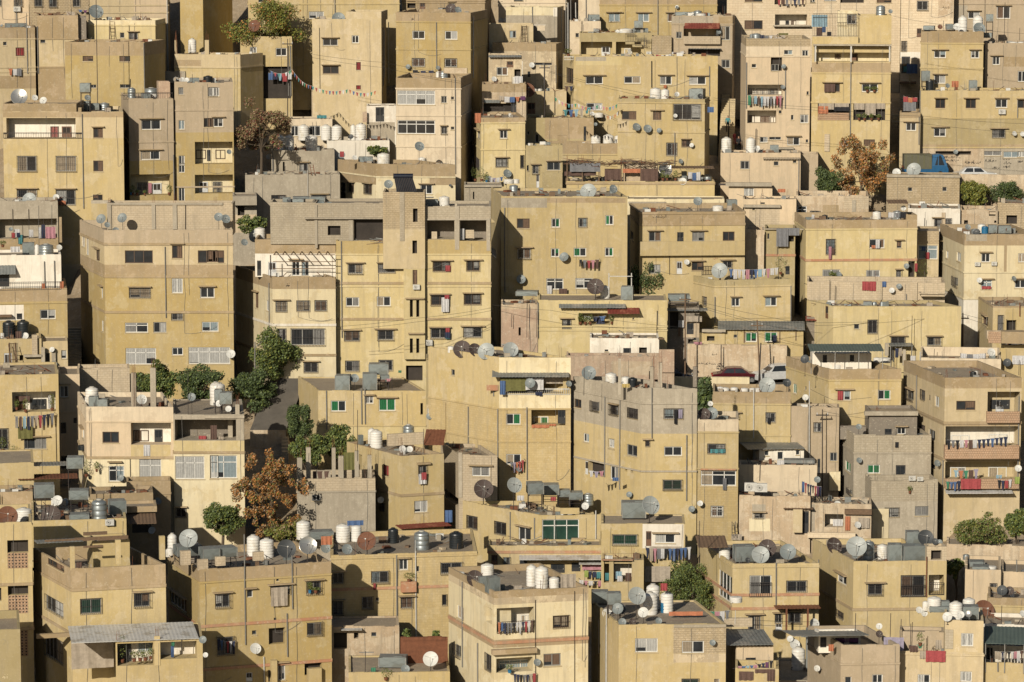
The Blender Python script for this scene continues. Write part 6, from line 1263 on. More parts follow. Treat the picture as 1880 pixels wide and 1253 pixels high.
I('Y1', "ac w 1050 1150 90; ac w 1125 1155 90; wash c:blue,s:red,s:navy,s:navy,s:black,s:red,s:purple,s:navy 1420 1110 1560 1150 70 .3; dish g 1528 1100 48 .6")
HS['Y']['items'] = [q for q in HS['Y']['items'] if q[0] != 'box']
W('EE', "v 928 58 24 22; g 1012 42 82 68; g 1150 40 90 70"); I('EE', "slab wood 1000 8 1008 118 -.06 -.01; slab wood 1256 8 1262 118 -.06 -.01; slab wood 1372 8 1378 100 -.06 -.01; rug navy 1205 60 1235 115 -.15; wdish r 1445 45 30"); HS['EE']['items'] = HS['EE']['items'][:-1]
W('EE1', "o 735 68 55 36"); 
W('bo', "k 134 154 56 56; o 248 150 56 52; v 1 165 26 14"); Z('bo', "pinkr 1 2 0 0"); HS['bo']['zones'] = []; I('bo', "rebar i 108 180 210; slab wood 385 85 430 92 -.5 -.01; plant g 1 1 1 1"); HS['bo']['items'] = []
W('bo1', "o 500 180 10 110; o 320 320 12 60; o 355 380 28 60"); I('bo1', "rebar i 350 180 250; rebar i 405 170 260; slab pinkr 390 165 500 330 -.2 -.02"); Z('bo1', "rough 50 350 250 350")
W('bp', "o 600 90 60 30; v 640 80 20 20"); I('bp', "slab wood 530 10 545 70 -.3 -.2; rug pink 640 110 700 160 -.3")
tile('C5')
W('FF', "b^ 612 74 98 60; b^ 872 76 96 60"); 
I('FF', "sheet sheetg 600 770 118 -.02 140 -1.2 2; pipe pipeg 625 150 250; slab conc 568 120 592 210 -1.3 -1.; slab conc 695 165 715 280 -1.5 -1.3; rod i 615 140 290 -1.6; rod i 920 160 215 -1.6; wash c:navy,c:beige 640 150 690 150 60 -1.4; rug white 750 210 785 315 -1.4")
W('CC', "w 228 460 92 70; g 516 455 90 70; o 60 690 46 66; v 205 738 10 10; w 300 170 1 1"); HS['CC']['win'].pop(); Z('CC', "tan 285 385"); Lg('CC', 386)
I('CC', "sheet sheetgr 30 560 125 3.2 178 .6 4; tank W 140 230 302 56; tank W 222 262 306 90; tank W 314 238 298 92; tank W 510 222 296 56; tank W 566 225 296 90; tank W 175 250 302 30; rug red 226 462 266 530 -.02; dish k -8 235 64 -.4; wdish l 28 508 46")
tile('C4'); W('CC', "b 1315 170 22 56; g 1352 410 28 70; v 1436 430 14 24; s 1435 645 24 28"); tile('C5')
K('CCk', 'CC', 1492, 1600, 650, 3.4, 'white', 2); W('CCk', "k 315 190 30 60; k 120 200 30 60")
Z('DD', "conc 170 230 200 420"); HS['DD']['zones'] = []; W('DD', "b 56 692 52 66; a 172 905 50 62; k 82 950 18 110; D 1 1 1 1"); HS['DD']['win'].pop(); I('DD', "slab cream 168 1045 245 1180 -.4 -.02; slab conc 20 965 72 972 -.3 -.01; pipe iron 20 500 1000")
K('AAt', 'AA', 1596, 1684, 757, 2.6, 'dark', 4); W('AAt', "k 565 735 50 46; w 655 726 60 48"); I('AAt', "slab conc 420 610 805 640 -.4 -.01; rebar i 505 570 610; rebar i 518 570 610"); 
K('AAu', 'AA', 1543, 1590, 785, 3, 'dark', 1)
W('AA', "g 440 992 90 64; k 645 996 68 120; g 280 972 38 70; s 1 1 1 1; b 305 1170 24 30"); HS['AA']['win'].pop(3); Z('AA', "gblock 780 905; conc 905 2000"); Lg('AA', 908)
I('AA', "rug black 640 830 664 870 -.1; tank K 718 775 838 66; dish k 820 800 70 .3; dish g 378 720 42 1.; wdish g 380 962 42; slab dark 625 820 665 905 -.01 .1"); HS['AA']['ex'] = [q for q in HS['AA']['ex'] if q[1] != 'dark']
I('AA1', "dish k 2 2 1; rug white 735 1075 780 1110 .4; rug grey 790 1080 840 1110 .4; plant g 745 1200 40 40 -.1; wash c:blue,c:white 380 1060 400 1060 10 .5"); HS['AA1']['items'] = [q for q in HS['AA1']['items'] if q[0] == 'plant']
I('AA1', "ac w 762 1090 50; ac w 820 1095 44"); Z('AA1', "gblock 1110 1250; conc 1260 3000")
W('BB', "n 1080 534 136 66; l 1305 468 228 222; L 975 716 555 140; l 1000 970 530 130; b 728 455 44 70; b 824 458 30 70; k 882 490 10 40; w 925 500 30 76; a 818 708 36 50; a 880 740 46 70; k 878 985 50 30")
W('BB', "+k 1325 525 136 66; +D 1362 530 56 80; +w 1042 778 130 80; +w 1310 772 136 80; +w 1036 1010 110 80; +w 1310 1008 130 80")
Z('BB', "tan 355 445; tan 690 715; sand 945 2500"); Lg('BB', 692, mat='tan'); Lg('BB', 955, mat='tan'); 
I('BB', "balc lattice 1300 612 1535 692 .45; balc lattice 970 856 1530 950 .75; balc lattice 1000 1095 1530 1165 .6; wash s:black,s:grey,s:black,c:white,s:pink,c:brown,c:white,s:navy,s:navy,s:navy,s:blue,s:navy,s:navy,s:navy 1010 815 1450 790 60 -.85; wash s:green,s:blue,s:blue,s:navy 1005 1110 1110 1105 60 -.75; rug red 1112 1095 1255 1168 -.75; rug lime 1500 1080 1535 1130 -.7; wash s:black,s:navy,c:red,s:white 1375 1100 1480 1095 60 -.75; wash s:cyan,s:orange,s:green,c:brown,s:lilac 1060 1030 1240 1020 60 -.2; box g 1 1 2 2; tank K 1200 328 358 46; plant g 1355 345 1 1; wdish l 1525 1020 50; pipe pipeg 800 350 700; pipe pipeg 990 960 1180; rebar i 975 300 350; slab lattice 1180 320 1290 330 1 1; pipe pipeg 1530 500 1180; sheet sheetw 1008 1490 1170 -.02 1200 -1.1; tank W 1220 330 355 30; wash c:cyan,s:cyan 1365 1060 1410 1060 50 -.2")
HS['BB']['items'] = [q for q in HS['BB']['items'] if q[0] not in ('box',) and not (q[0] == 'plant')]; HS['BB']['ex'] = [q for q in HS['BB']['ex'] if not (q[0] == 'slab')]
I('BB', "wdish g 976 982 50")
Z('GG2', "pinkc 220 340; cream 340 600"); I('GG2', "tank K 1 1 1 1; wash c:white,c:grey,c:white,c:white 1110 190 1290 190 34 .8; dish l 1330 185 60 1; pipe pipew 820 180 370"); HS['GG2']['items'] = [q for q in HS['GG2']['items'] if q[0] != 'tank']; W('GG2', "v 1 1 1 1"); HS['GG2']['win'] = []
W('GG3', "o 1 1 1 1"); HS['GG3']['win'] = []; I('GG3', "slab cyan 1 1 1 1 1 1"); HS['GG3']['ex'] = []; I('GG3', "rug white 1482 208 1570 272 -.1; slab tan 1400 36 1600 124 -1.2 -.1; slab lattice 1310 36 1400 120 -1.3 -1.2; dish k 1445 260 60 -.6; rod i 1530 240 350 -.5")
I('GG1', "")
# ------------------------------------------------------------------ row D (bottom)
tile('D1')
I('bj', "dish r 42 142 150 1.2; tank W 158 78 190 118"); HS['bj']['items'] = HS['bj']['items'][:-2]
I('A0', "dish r 50 142 140 .8; tank W 158 80 195 112; "); W('A0', "o 48 300 142 190; t 50 385 138 104; o 52 598 138 70; t 54 668 136 124; t 134 905 56 172; o -40 620 50 90"); HS['A0']['win'][0] = ('o', TX(48), TY(300), TX(190), TY(384)); Lg('A0', 600, mat='tan'); Lg('A0', 900, mat='tan')
Z('A0', "tan 0 0")
HS['A0']['zones'] = []
W('A', "n 315 400 115 88; b 305 695 120 96; G 540 694 142 98; b 898 655 108 92; b 300 950 125 150"); Z('A', "tan 500 632"); Lg('A', 636, mat='tan'); Lg('A', 930, mat='tan')
I('A', "pipe pipeg 215 300 1150; pipe pipeg 228 600 1150; rug beige 475 960 765 1150 -2.4; slab yel 470 345 502 500 .05 .35; slab yel 1070 275 1108 430 .02 .4; slab yel 775 300 812 460 .05 .4; slab wood 300 300 600 304 1.5 1.6; slab wood 500 285 860 290 2.5 2.6; slab wood 560 340 690 346 .8 .9; sheet sheetg 250 560 292 3. 322 .9; rug brown 510 450 550 490 .2; tank W 1140 350 455 50; slab tan 245 935 490 948 -.4 -.02; slab wood 560 250 720 262 4 4.2; slab wood 660 290 860 298 3.5 3.7")
K('Ak', 'A', 170, 238, 995, 3.2, 'yel', 3); K('Ak2', 'A', 75, 128, 1003, .6, 'yblock', .25)
HS['A']['kids'] = ['Ak']
W('A1', "L 775 955 255 185; L 1075 925 245 170"); I('A1', "sheet sheetw 480 1335 860 5.2 990 -.2; plant g 900 1115 60 60 -.1; plant g 940 1112 60 60 -.1; plant g 975 1108 60 56 -.1; plant g 1010 1100 40 60 -.1; rug blue 1145 1010 1168 1085 .3; rug green 1148 975 1172 1010 .2; slab yel 1035 945 1075 1140 -.04 .1; rebar i 750 905 1000; rebar i 1055 870 960; wdish g 1360 968 52; wdish l 1378 1070 36; plant g 820 1120 80 180 .6; slab cream 780 1040 1030 1110 -.05 .02; rod i 1215 970 1060 -.1")
HS['A1']['ex'] = [q for q in HS['A1']['ex'] if q[1] != 'cream']
K('A1k', 'A1', 209, 212, 1175, 0, 'yel', 1); HS['A1']['kids'] = []
W('A1', "+p 920 950 110 100; +k 790 960 90 180")
I('A1', "rug cloth 1 1 1 1"); HS['A1']['items'] = [q for q in HS['A1']['items'] if q[1] != 'cloth']
I('bk', "dish n 345 143 146 .8; tank S 665 22 195 105; ac w 735 180 60; dish g 1 1 1; box g 730 30 840 125 3.5; dish l 385 35 70 3; tank W 420 60 1 1; box g 470 120 600 195 1.2; box g 0 0 1 1; rod i 620 60 200; sheet wood 560 1050 120 5 200 2; rod i 275 30 200; rod i 300 20 200; tank S 440 20 60 50; tank W 370 10 60 60"); 
HS['bk']['items'] = [q for q in HS['bk']['items'] if not (q[0] in ('tank', 'box') and q[2][3] - 0 < 5) and not (q[0] == 'dish' and q[2][2] < 1) and not (q[0] == 'tank' and q[2][1] > 900 and q[2][3] < 1)]
K('bkk', 'bk', 200, 288, 932, 4.5, 'tan', 3)
I('bj1', "dish g 1058 38 50 .2; dish l 1020 235 50 -.5; rug beige 1 1 2 2; tank K 270 1 2 3"); HS['bj1']['items'] = HS['bj1']['items'][:2]; W('bj1', "k 885 125 130 125"); 
W('bh1', "b 1168 86 80 60"); I('bh', "pipe pipeg 1170 0 90")
I('B', "tank W 1152 250 338 66; dish l 1265 290 128 1.5; box g 1172 330 1345 420 1.; box g 1345 350 1461 440 1.; tank W 1135 355 460 56; slab block 1215 375 1280 465 .05 .5; slab block 1328 432 1396 500 .05 .4; box g 1600 340 1700 420 1")
HS['B']['items'] = [q for q in HS['B']['items'] if not (q[0] == 'box' and q[2][0] > 430)]
W('B', "w^ 1140 665 110 90; b 1440 660 110 90"); HS['B']['win'].pop(); Z('B', "tan 500 590"); 
tile('D2')
HS['B']['zones'][0] = ('tan', None, None, TY(500), TY(585))
I('B', "tank W 310 262 405 92; tank W 400 285 415 100; dish k 532 360 130 .5; dish s 675 338 124 .7; box g 0 345 190 430 .8; slab block 60 415 125 470 .05 .4; slab block 312 382 382 435 .05 .4; dish l 325 1028 76 -.35; pipe pipeg 248 260 1000; pipe pipeg 568 400 760; pipe pipew 380 1080 1253; pipe pipeg 535 790 1080; rebar i 95 890 950; rebar i 320 1130 1220; rebar i 570 1100 1160; rebar i 700 1070 1120; dish g 938 362 1")
HS['B']['items'] = [q for q in HS['B']['items'] if not (q[0] == 'dish' and q[2][2] < 1)]
W('B', "b 54 660 100 90; s^ 268 632 40 52; b^ 428 605 130 60; b^ 666 575 100 84; b 68 948 110 120; v 302 905 30 28; o 414 888 110 108; b 670 852 100 84; v 465 555 18 20; v 448 820 18 20; D 262 1188 44 60; k 410 1170 20 80; w 476 1128 50 110; o 654 1120 116 82")
Lg('B', 586); Lg('B', 880, mat='redband'); Lg('B', 1170, mat='redband')
I('B', "rug beige 428 620 542 738 -.3; plant teal 690 655 50 60 -.25; plant r 730 655 60 20 -.25; wash s:navy,s:blue,s:grey,s:red,s:white,s:navy 68 960 190 975 80 -.35; slab yel 432 1110 472 1253 -.5 -.02; slab yel 680 1165 770 1253 -.5 -.02")
I('C', "tank W 645 165 300 98; box g 680 235 845 320 2.5; tank W 912 188 310 100; tank W 1000 195 305 76; box g 1 1 1 1; tank K 1248 215 318 74; dish r 1072 308 128 .5; dish g 938 362 72 .2; dish g 796 355 70 .4; tank S 1440 235 362 106; rug blue 940 170 1050 200 2; rug orange 765 275 840 330 1.8; rod w 1395 300 372; slab tan 835 395 1270 425 -.02 .05; pipe pipew 1398 370 945; pipe pipeg 1270 400 900; pipe pipew 1275 855 930; rug red 1115 590 1132 632 -.25; slab redband 1302 582 1405 648 -.4 -.05; plant g 1355 582 90 50 -.25")
HS['C']['items'] = [q for q in HS['C']['items'] if not (q[0] == 'box' and q[2][0] < 400)]; HS['C']['ex'] = [q for q in HS['C']['ex'] if not (q[0] == 'slab' and q[1] == 'tan')]
W('C', "b^ 840 520 76 70; b 1102 508 114 78; w 1288 428 60 72; b 840 710 72 90; b 1040 680 72 80; v 1132 685 22 22; a 1302 684 78 72; v 1405 474 18 36"); Lg('C', 425)
W('C1', "o 850 920 90 110; o 985 920 30 40; v 1102 918 34 28"); I('C1', "sheet sheetw 900 1040 890 -.02 905 -.8")
I('C2', "box g 1155 1075 1340 1170 2.5; tank B 1 1 1 1; rod i 1060 1045 1253; rug green 1100 1155 1132 1200 .5; dish g 1330 1165 60 .6; ac w 1 1 1; slab pipeg 1020 1050 1120 1055 .5 .55; plant g 1200 1240 90 70 -.2; dish l 1500 1098 104 .6"); HS['C2']['items'] = [q for q in HS['C2']['items'] if q[0] not in ('tank', 'ac')]
K('C2k', 'C2', 735, 822, 1171, 3.6, 'rust', .12, name='metal_gate_panel')
W('bl', "w 702 -10 60 48"); HS['bl']['win'].pop()
W('R', "w 1390 35 90 78; b 1165 55 26 50"); I('R', "wdish l 1196 28 46; rug red 1 1 1 1; sheet sheetr 1302 1640 185 -.02 225 -1.6"); HS['R']['items'] = [q for q in HS['R']['items'] if not (q[0] == 'rug' and q[2][0] < 400)]
I('bh1', "")
tile('D3')
W('C', "b 252 450 142 74; a 265 668 28 68"); Lg('C', 632, mat='redband'); I('C', "tank K 356 240 352 98")
Z('C', "yblock 640 1200")
I('D', "tank W 385 528 580 60; dish n 480 560 120 .8; tank W 565 455 545 92; box g 560 545 640 640 1.4; box g 510 545 556 625 1.; tank W 862 462 605 74; tank W 930 472 618 92; tank W 1014 545 625 72; dish g 898 1120 50 -.3; pipe pipeg 402 580 1150; pipe pipeg 505 990 1253; pipe iron 885 700 1253; pipe iron 1148 640 1253; rug beige 1055 530 1160 615 2; slab tan 600 1040 900 1056 -.5 -.02; wash s:orange,t:blue,t:navy,s:grey,s:grey,s:black,s:white,s:white,s:navy,s:red,s:white,s:brown 635 850 875 835 70 -.25; rail iron 628 850 875 912 -.05; wash s:navy,s:navy,s:black,s:grey,s:navy,s:beige,c:red 740 1195 890 1190 60 -.4; plant teal 715 1190 60 40 -.4")
W('D', "L 628 752 250 160; B 1008 808 106 80; a 942 1060 116 84; l 625 1088 245 95; w 360 742 46 86; b 348 1000 40 80; L 553 752 44 100; a 552 1066 40 110; b 345 1090 1 1"); HS['D']['win'].pop(); W('D', "+p 640 1100 220 80; +w 790 800 50 100; +w 665 790 90 60")
Z('D', "tan 640 690; peel 690 735; tan 970 1025"); Lg('D', 990, mat='redband')
W('Q', "b 430 140 68 84; b 616 180 74 82; w 772 216 84 106; Q 1 1 1 1; G 932 160 248 144"); HS['Q']['win'] = [q for q in HS['Q']['win'] if q[0] != 'Q']; I('Q', "pipe pipeg 722 110 350; pipe pipew 1292 100 400; slab olive 1105 300 1195 370 -.06 -.01; slab yel 1055 85 1182 125 -.02 .12; slab tan 1130 288 1220 294 -.3 -.01; dish l 1222 72 50 .8; rug blue 280 100 330 180 -2.5; box g 900 1 1 1; ac w 1 1 1; pipe pipeg 885 150 400"); HS['Q']['items'] = [q for q in HS['Q']['items'] if q[0] not in ('box', 'ac')]
HS['Q']['win'][-1] = ('h',) + HS['Q']['win'][-1][1:]
Lg('Q', 130)
tile('C3'); I('Q', "dish n 578 1170 144 .9; dish l 798 1142 116 2.2; box g 892 1120 1005 1215 4; box g 1000 1130 1120 1220 4.4; box g 1110 1170 1200 1230 3.4; box g 1190 1185 1290 1250 3; tank S 1330 1195 1275 80; rug red 1060 1225 1100 1253 1.; rug white 820 1215 870 1250 2"); W('Q', "o 695 1100 190 1"); HS['Q']['win'].pop(); tile('D3')
W('Q1', "d 592 398 42 70; b 672 415 42 80; k 782 432 50 75; k 990 460 95 60; k 1130 450 60 60"); I('Q1', "sheet sheetw 780 1330 390 .4 432 -1.3; sheet sheetw 1180 1600 440 -.2 462 -1.; wash c:lime,s:navy,c:navy,c:teal,c:green,s:navy 1215 500 1380 505 50 -.6; wash c:white,s:pink,c:white,s:black,c:pink,s:brown 1180 565 1370 565 34 -.8; rug pink 1200 450 1380 500 -.3"); Lg('Q1', 380, mat='redband')
I('Q1', "rebar i 905 370 400; rebar i 1080 360 400; tank W 1250 590 640 80 ; box g 1250 640 1400 750 -3; box g 1380 650 1500 740 -3"); HS['Q1']['items'] = [q for q in HS['Q1']['items'] if q[0] not in ('box', 'tank')]
W('O', "G 1402 268 90 60"); HS['O']['win'].pop()
I('E', "box g 1262 640 1375 752 2.4; box g 1370 650 1461 740 2.6; pipe pipew 1370 760 1253; rod i 1368 715 760; dish l 1365 792 66 .5; dish g 1440 760 78 .8; pipe pipeg 1318 830 1060; slab dark 1305 1095 1360 1120 -.06 -.01"); HS['E']['ex'] = [q for q in HS['E']['ex'] if q[1] != 'dark']
tile('D4')
I('O', "box g 115 40 275 140 3; dish l 305 68 130 .9; wdish g 455 132 42; wash s:navy,c:beige,s:pink,c:grey,c:white,s:black,s:blue,t:blue,s:navy,s:blue,s:blue,s:white 275 350 580 345 80 -.5; pipe pipeg 210 380 480; rebar i 195 360 410; rug beige 300 342 520 356 -.4; rug beige 270 475 440 580 -1.4; slab conc 1 1 2 2 0 .1"); W('O', "G 52 262 166 68; w 342 260 130 60; d 278 240 36 100; b 475 110 44 50"); HS['O']['win'].pop(); Z('O', "white 255 530 180 355; peel 100 250 395 600"); HS['O']['items'] = [q for q in HS['O']['items'] if q[0] != 'wdish']
HS['O']['ex'] = [q for q in HS['O']['ex'] if q[0] != 'slab']
W('O1', "L 60 440 122 142; l -40 440 70 145"); I('O1', "rug cyan 75 510 115 560 .4; rug white 85 540 120 580 .3; rug brown 140 520 180 580 .4; rug teal 0 520 30 570 .3; slab redband -20 430 190 438 -.3 -.01; rebar i 65 330 430; rebar i 185 330 430")
W('U', "v 1 1 1 1"); HS['U']['win'].pop(); W('U1', "q 714 72 80 70"); I('U', "wdish g 584 92 44; wdish l 640 54 40"); 
W('N', "w 972 536 146 142; b 1222 574 132 74; w 764 520 90 180; b 1232 785 82 70; b 1145 795 44 60; D 1146 850 44 58; a 965 805 80 110; a 1 1 1 1"); HS['N']['win'].pop(); Lg('N', 480); Lg('N', 668, mat='redband'); Lg('N', 760, mat='redband')
I('N', "tank W 805 340 445 80; box g 868 335 1000 425 2.4; dish n 1090 355 122 1.8; dish l 1045 400 120 .9; dish g 1230 380 110 .6; dish k 960 435 38 .3; pipe pipeg 1150 450 760; rail iron 972 585 1118 678 -.1; sheet rust 1150 1450 735 .0 760 -1.5; wdish l 1245 962 44; wdish l 1275 1000 70; rod i 635 170 330; wdish l 1405 860 70; wash c:brown,c:brown 1 1 2 2 1 1; slab wood 640 320 700 330 4 4.2; sheet wood 630 830 270 5 350 2.5; slab rust 1215 760 1225 905 -1.5 -1.4; slab rust 1358 760 1368 900 -1.5 -1.4")
HS['N']['items'] = [q for q in HS['N']['items'] if q[0] != 'wash']
I('E', "tank W 325 590 760 94; tank W 305 645 795 104; tank W 418 645 782 90; tank B 398 712 785 46; dish l 215 675 124 2.5; dish k 102 760 80 1.8; dish l 260 785 72 1; dish l 22 790 60 1.2; dish g 118 850 54 .4; dish n 186 850 52 .4; dish g 362 842 46 .3; rug orange 430 780 660 805 2.6; rug red 375 590 420 640 4; sheet sheetg 380 815 810 4 878 .05; wash s:purple,c:green,c:pink,c:white,s:grey 670 770 840 768 60 6.5; tank W 880 755 822 90; rail fwhite 520 625 730 690 6; slab block 780 825 990 880 6.5 6.8; box g 560 745 780 805 4.5")
HS['E']['items'] = [q for q in HS['E']['items'] if not (q[0] == 'box' and q[2][0] > 1250)]; HS['E']['ex'] = [q for q in HS['E']['ex'] if q[0] != 'rail']
W('E', "c 204 958 152 94; w 518 975 148 82; G 520 1232 110 60; w 735 1230 34 60"); Z('E', "stone 462 815 880 1060; peel 462 815 1062 1120"); I('E', "wdish g 724 988 42; slab conc 465 868 815 885 -.1 -.01; rod w 875 770 890; pipe pipeg 15 870 1253")
W('F', "k 946 1088 68 48; v 1 1 1 1"); HS['F']['win'].pop(); I('F', "sheet sheetg 818 1135 900 5. 1005 -.6; rod i 1110 1000 1060 -.1"); HS['F']['items'] = []; Z('F', "stone 1 2")
HS['F']['zones'] = []
I('F1', "wash c:pink,s:blue,s:cyan,s:blue,c:pink,s:black,s:navy,c:purple,s:black 895 1145 1130 1105 50 .3; rug brown 900 1180 998 1240 -.1; rug brown 1008 1165 1130 1192 -.1; rug brown 1090 1165 1140 1244 -.15; wdish g 860 1202 34")
HS['F1']['items'] = [q for q in HS['F1']['items'] if q[0] != 'wdish']
I('F2', "tank W 1300 1012 1165 94; dish l 1275 1000 1 ; dish l 1450 1160 36 .5; pipe pipeg 1140 1100 1300; slab conc 1 1 2 2 1 1.1"); HS['F2']['ex'] = []; HS['F2']['items'] = [q for q in HS['F2']['items'] if not (q[0] == 'dish' and q[2][2] < 1)]
K('F2k', 'F2', 1480, 1545, 1168, 4, 'sheetg', 3); I('F2k', "sheet sheetg 1320 1700 905 1.6 950 -.4"); W('F2k', "k 1438 945 30 80")
W('Y1', "b 1010 120 54 34; k 900 75 14 60; k 1330 105 44 150; v 1 1 1 1"); HS['Y1']['win'].pop(); Z('Y1', "cream 970 1110 155 240; conc 990 1080 60 160; sand 1 2 0 0"); HS['Y1']['zones'].pop(); I('Y1', "sheet wood 1200 1400 70 1. 90 -.4; wash c:brown,c:brown 1 1 1 1 1; slab sand 1265 95 1325 250 -.6 -.02; rug beige 850 260 920 300 -.6; slab rough 500 1 1 1 1 1"); HS['Y1']['items'] = [q for q in HS['Y1']['items'] if q[0] != 'wash' or len(q[1]) > 20]; HS['Y1']['ex'] = [q for q in HS['Y1']['ex'] if not (q[0] == 'slab' and q[1] == 'rough')]
tile('D5')
W('Y2', "L 125 125 125 88; k 330 150 10 10"); HS['Y2']['win'].pop(); I('Y2', "slab wood 258 95 440 130 -.4 1; wdish l 345 198 46; dish l 210 62 50 .3; slab cstone 10 250 330 290 -.8 -.4; rug white 180 160 245 235 .6; rug orange 262 140 296 235 -.1; rug beige 350 150 425 220 -.2; rod i 515 215 290 -.8"); Z('Y2', "conc 1 60 60 240")
W('AA1', "b 530 85 92 60; a 730 72 90 64; b 283 12 20 50; b 348 55 40 24"); I('AA1', "slab cream 445 90 552 290 -.1 -.02; slab conc 1 1 2 2 1 1.1"); HS['AA1']['ex'] = [q for q in HS['AA1']['ex'] if q[2][0] > 1500]
I('M', "dish n 185 340 120 1.6; dish l 338 345 140 .7; dish g 328 405 42 .3; tank S 420 300 432 80; tank W 512 325 425 74; box g 550 325 640 432 1.6; box g 640 332 790 430 1.4; box g 670 240 760 330 3; dish k 800 285 110 1.8; dish k 865 310 46 1.4; dish g 895 315 42 1.4; wdish g 1 1 1; pipe pipeg 90 430 540; pipe rust 808 410 680; rail iron 640 605 800 676 -.08; rail iron 822 585 922 665 -.05; sheet sheetg 1 2 3 1 4 1 0")
HS['M']['items'] = [q for q in HS['M']['items'] if q[0] != 'wdish']; HS['M']['ex'] = [q for q in HS['M']['ex'] if q[0] != 'sheet']
K('Mk', 'M', 1702, 1738, 1005, .02, 'block', 1.6); W('Mk', "o 838 368 70 64")
W('M', "b 415 594 94 72; b 638 538 156 138; L 822 532 100 134; w 208 532 62 60; b 205 778 46 46"); Lg('M', 765, mat='tan'); I('M', "rebar i 1 1 1"); HS['M']['ex'] = [q for q in HS['M']['ex'] if q[0] != 'rebar']
W('G', "o 1 1 1 1; w 262 1216 42 50; w 444 1200 70 60"); HS['G']['win'].pop(0); Lg('G', 1132); I('G', "wdish l 108 1158 44; sheet sheetg -80 425 900 5.5 945 -.6; slab sheetg 0 930 85 1045 -.3 .0; dish l 490 878 44 2.; dish n 490 930 50 1.8; rug orange 150 1000 186 1045 .3; rug purple 200 960 350 985 2; slab lattice 1 1 2 2 1 1; rod i 565 790 900 3; rod i 635 830 940 3; rod i 330 790 900 3"); HS['G']['ex'] = [q for q in HS['G']['ex'] if q[1] != 'lattice']
HS['G']['ex'] = [q for q in HS['G']['ex'] if not (q[0] == 'slab' and q[1] == 'sheetg')]
K('Gk', 'G', 1503, 1580, 1166, 2.2, 'white', 2); W('Gk', "k 90 950 46 70; k 195 955 60 40; k 290 955 60 40"); HS['G']['kids'] = ['Gk']
K('Ik', 'I', 1735, 1806, 1140, .02, 'sand', 5); I('Ik', "tank W 860 675 830 98; tank W 1005 708 835 92; tank W 1092 685 760 86; box g 825 745 968 840 .9; box g 1050 740 1155 825 2; dish l 757 768 48 .8; dish l 792 790 46 .4; dish l 948 815 66 -.1; dish s 1090 795 46 .2; dish l 1036 800 50 .1; tank W 800 705 770 40; box g 905 705 960 750 3"); W('Ik', "c 1040 924 80 88"); I('Ik', "slab gblock 932 900 985 1030 -.05 -.01")
W('I', "q 748 1200 82 60; q 1034 1180 76 70"); I('I', "rug red 802 1040 935 1118 -.14; rug beige 762 1045 818 1095 -.12; rug brown 695 1010 750 1050 -.12; rug beige 868 970 908 1030 .1; rod i 710 850 1000 .3; rod i 700 860 1040 .2; plant g 765 1010 60 80 .3; slab lattice 520 945 655 1090 .6 .7; wash c:brown,s:green 690 1000 790 990 30 .3; slab iron 565 795 575 940 1 1.1; rug lilac 520 950 655 1040 .2"); Lg('I', 1060)
HS['I']['ex'] = [q for q in HS['I']['ex'] if q[0] != 'slab']
K('Ih', 'I', 1652, 1733, 1160, 4.5, 'greyt', 2)
I('J', "sheet sheetgr 1195 1600 882 3.2 992 -.2 4; tank W 1220 1060 1120 56; wash c:beige,c:beige,t:navy,s:beige,s:black,s:white,c:pink,c:white,s:brown,c:white,s:red 1265 1045 1500 1030 60 .5; pipe pipeg 1285 1120 1180"); Z('J', "yel 1 2 0 0"); HS['J']['zones'] = []
K('Jk', 'J', 1806, 1900, 1185, 2.6, 'white', 2); W('Jk', "k 1210 1020 40 80")
I('J1', "dish r 1190 775 150 .6; dish l 1450 790 40 .8; rug beige 1150 790 1230 850 -.2; rod i 1310 740 860"); HS['J1']['items'] = [q for q in HS['J1']['items'] if q[0] != 'rug']
I('bq', "box g 1115 595 1222 680 1 ; tank W 1240 478 508 76; box g 1095 490 1195 560 3; dish l 1075 545 50 1; tank S 1070 570 640 44; dish r 1190 625 80 1.6; slab peach 1110 505 1305 560 3 3.2"); W('bq', "a 1235 592 42 60")
I('bq1', "dish k 1315 638 72 1; dish n 1365 640 60 1.4; dish l 1450 800 30 -.5"); Z('bq1', "tan 670 735"); Lg('bq1', 738)
I('bq2', "dish k 1455 510 30 .4; rod i 1190 430 500; pipe pipeg 1412 430 510")
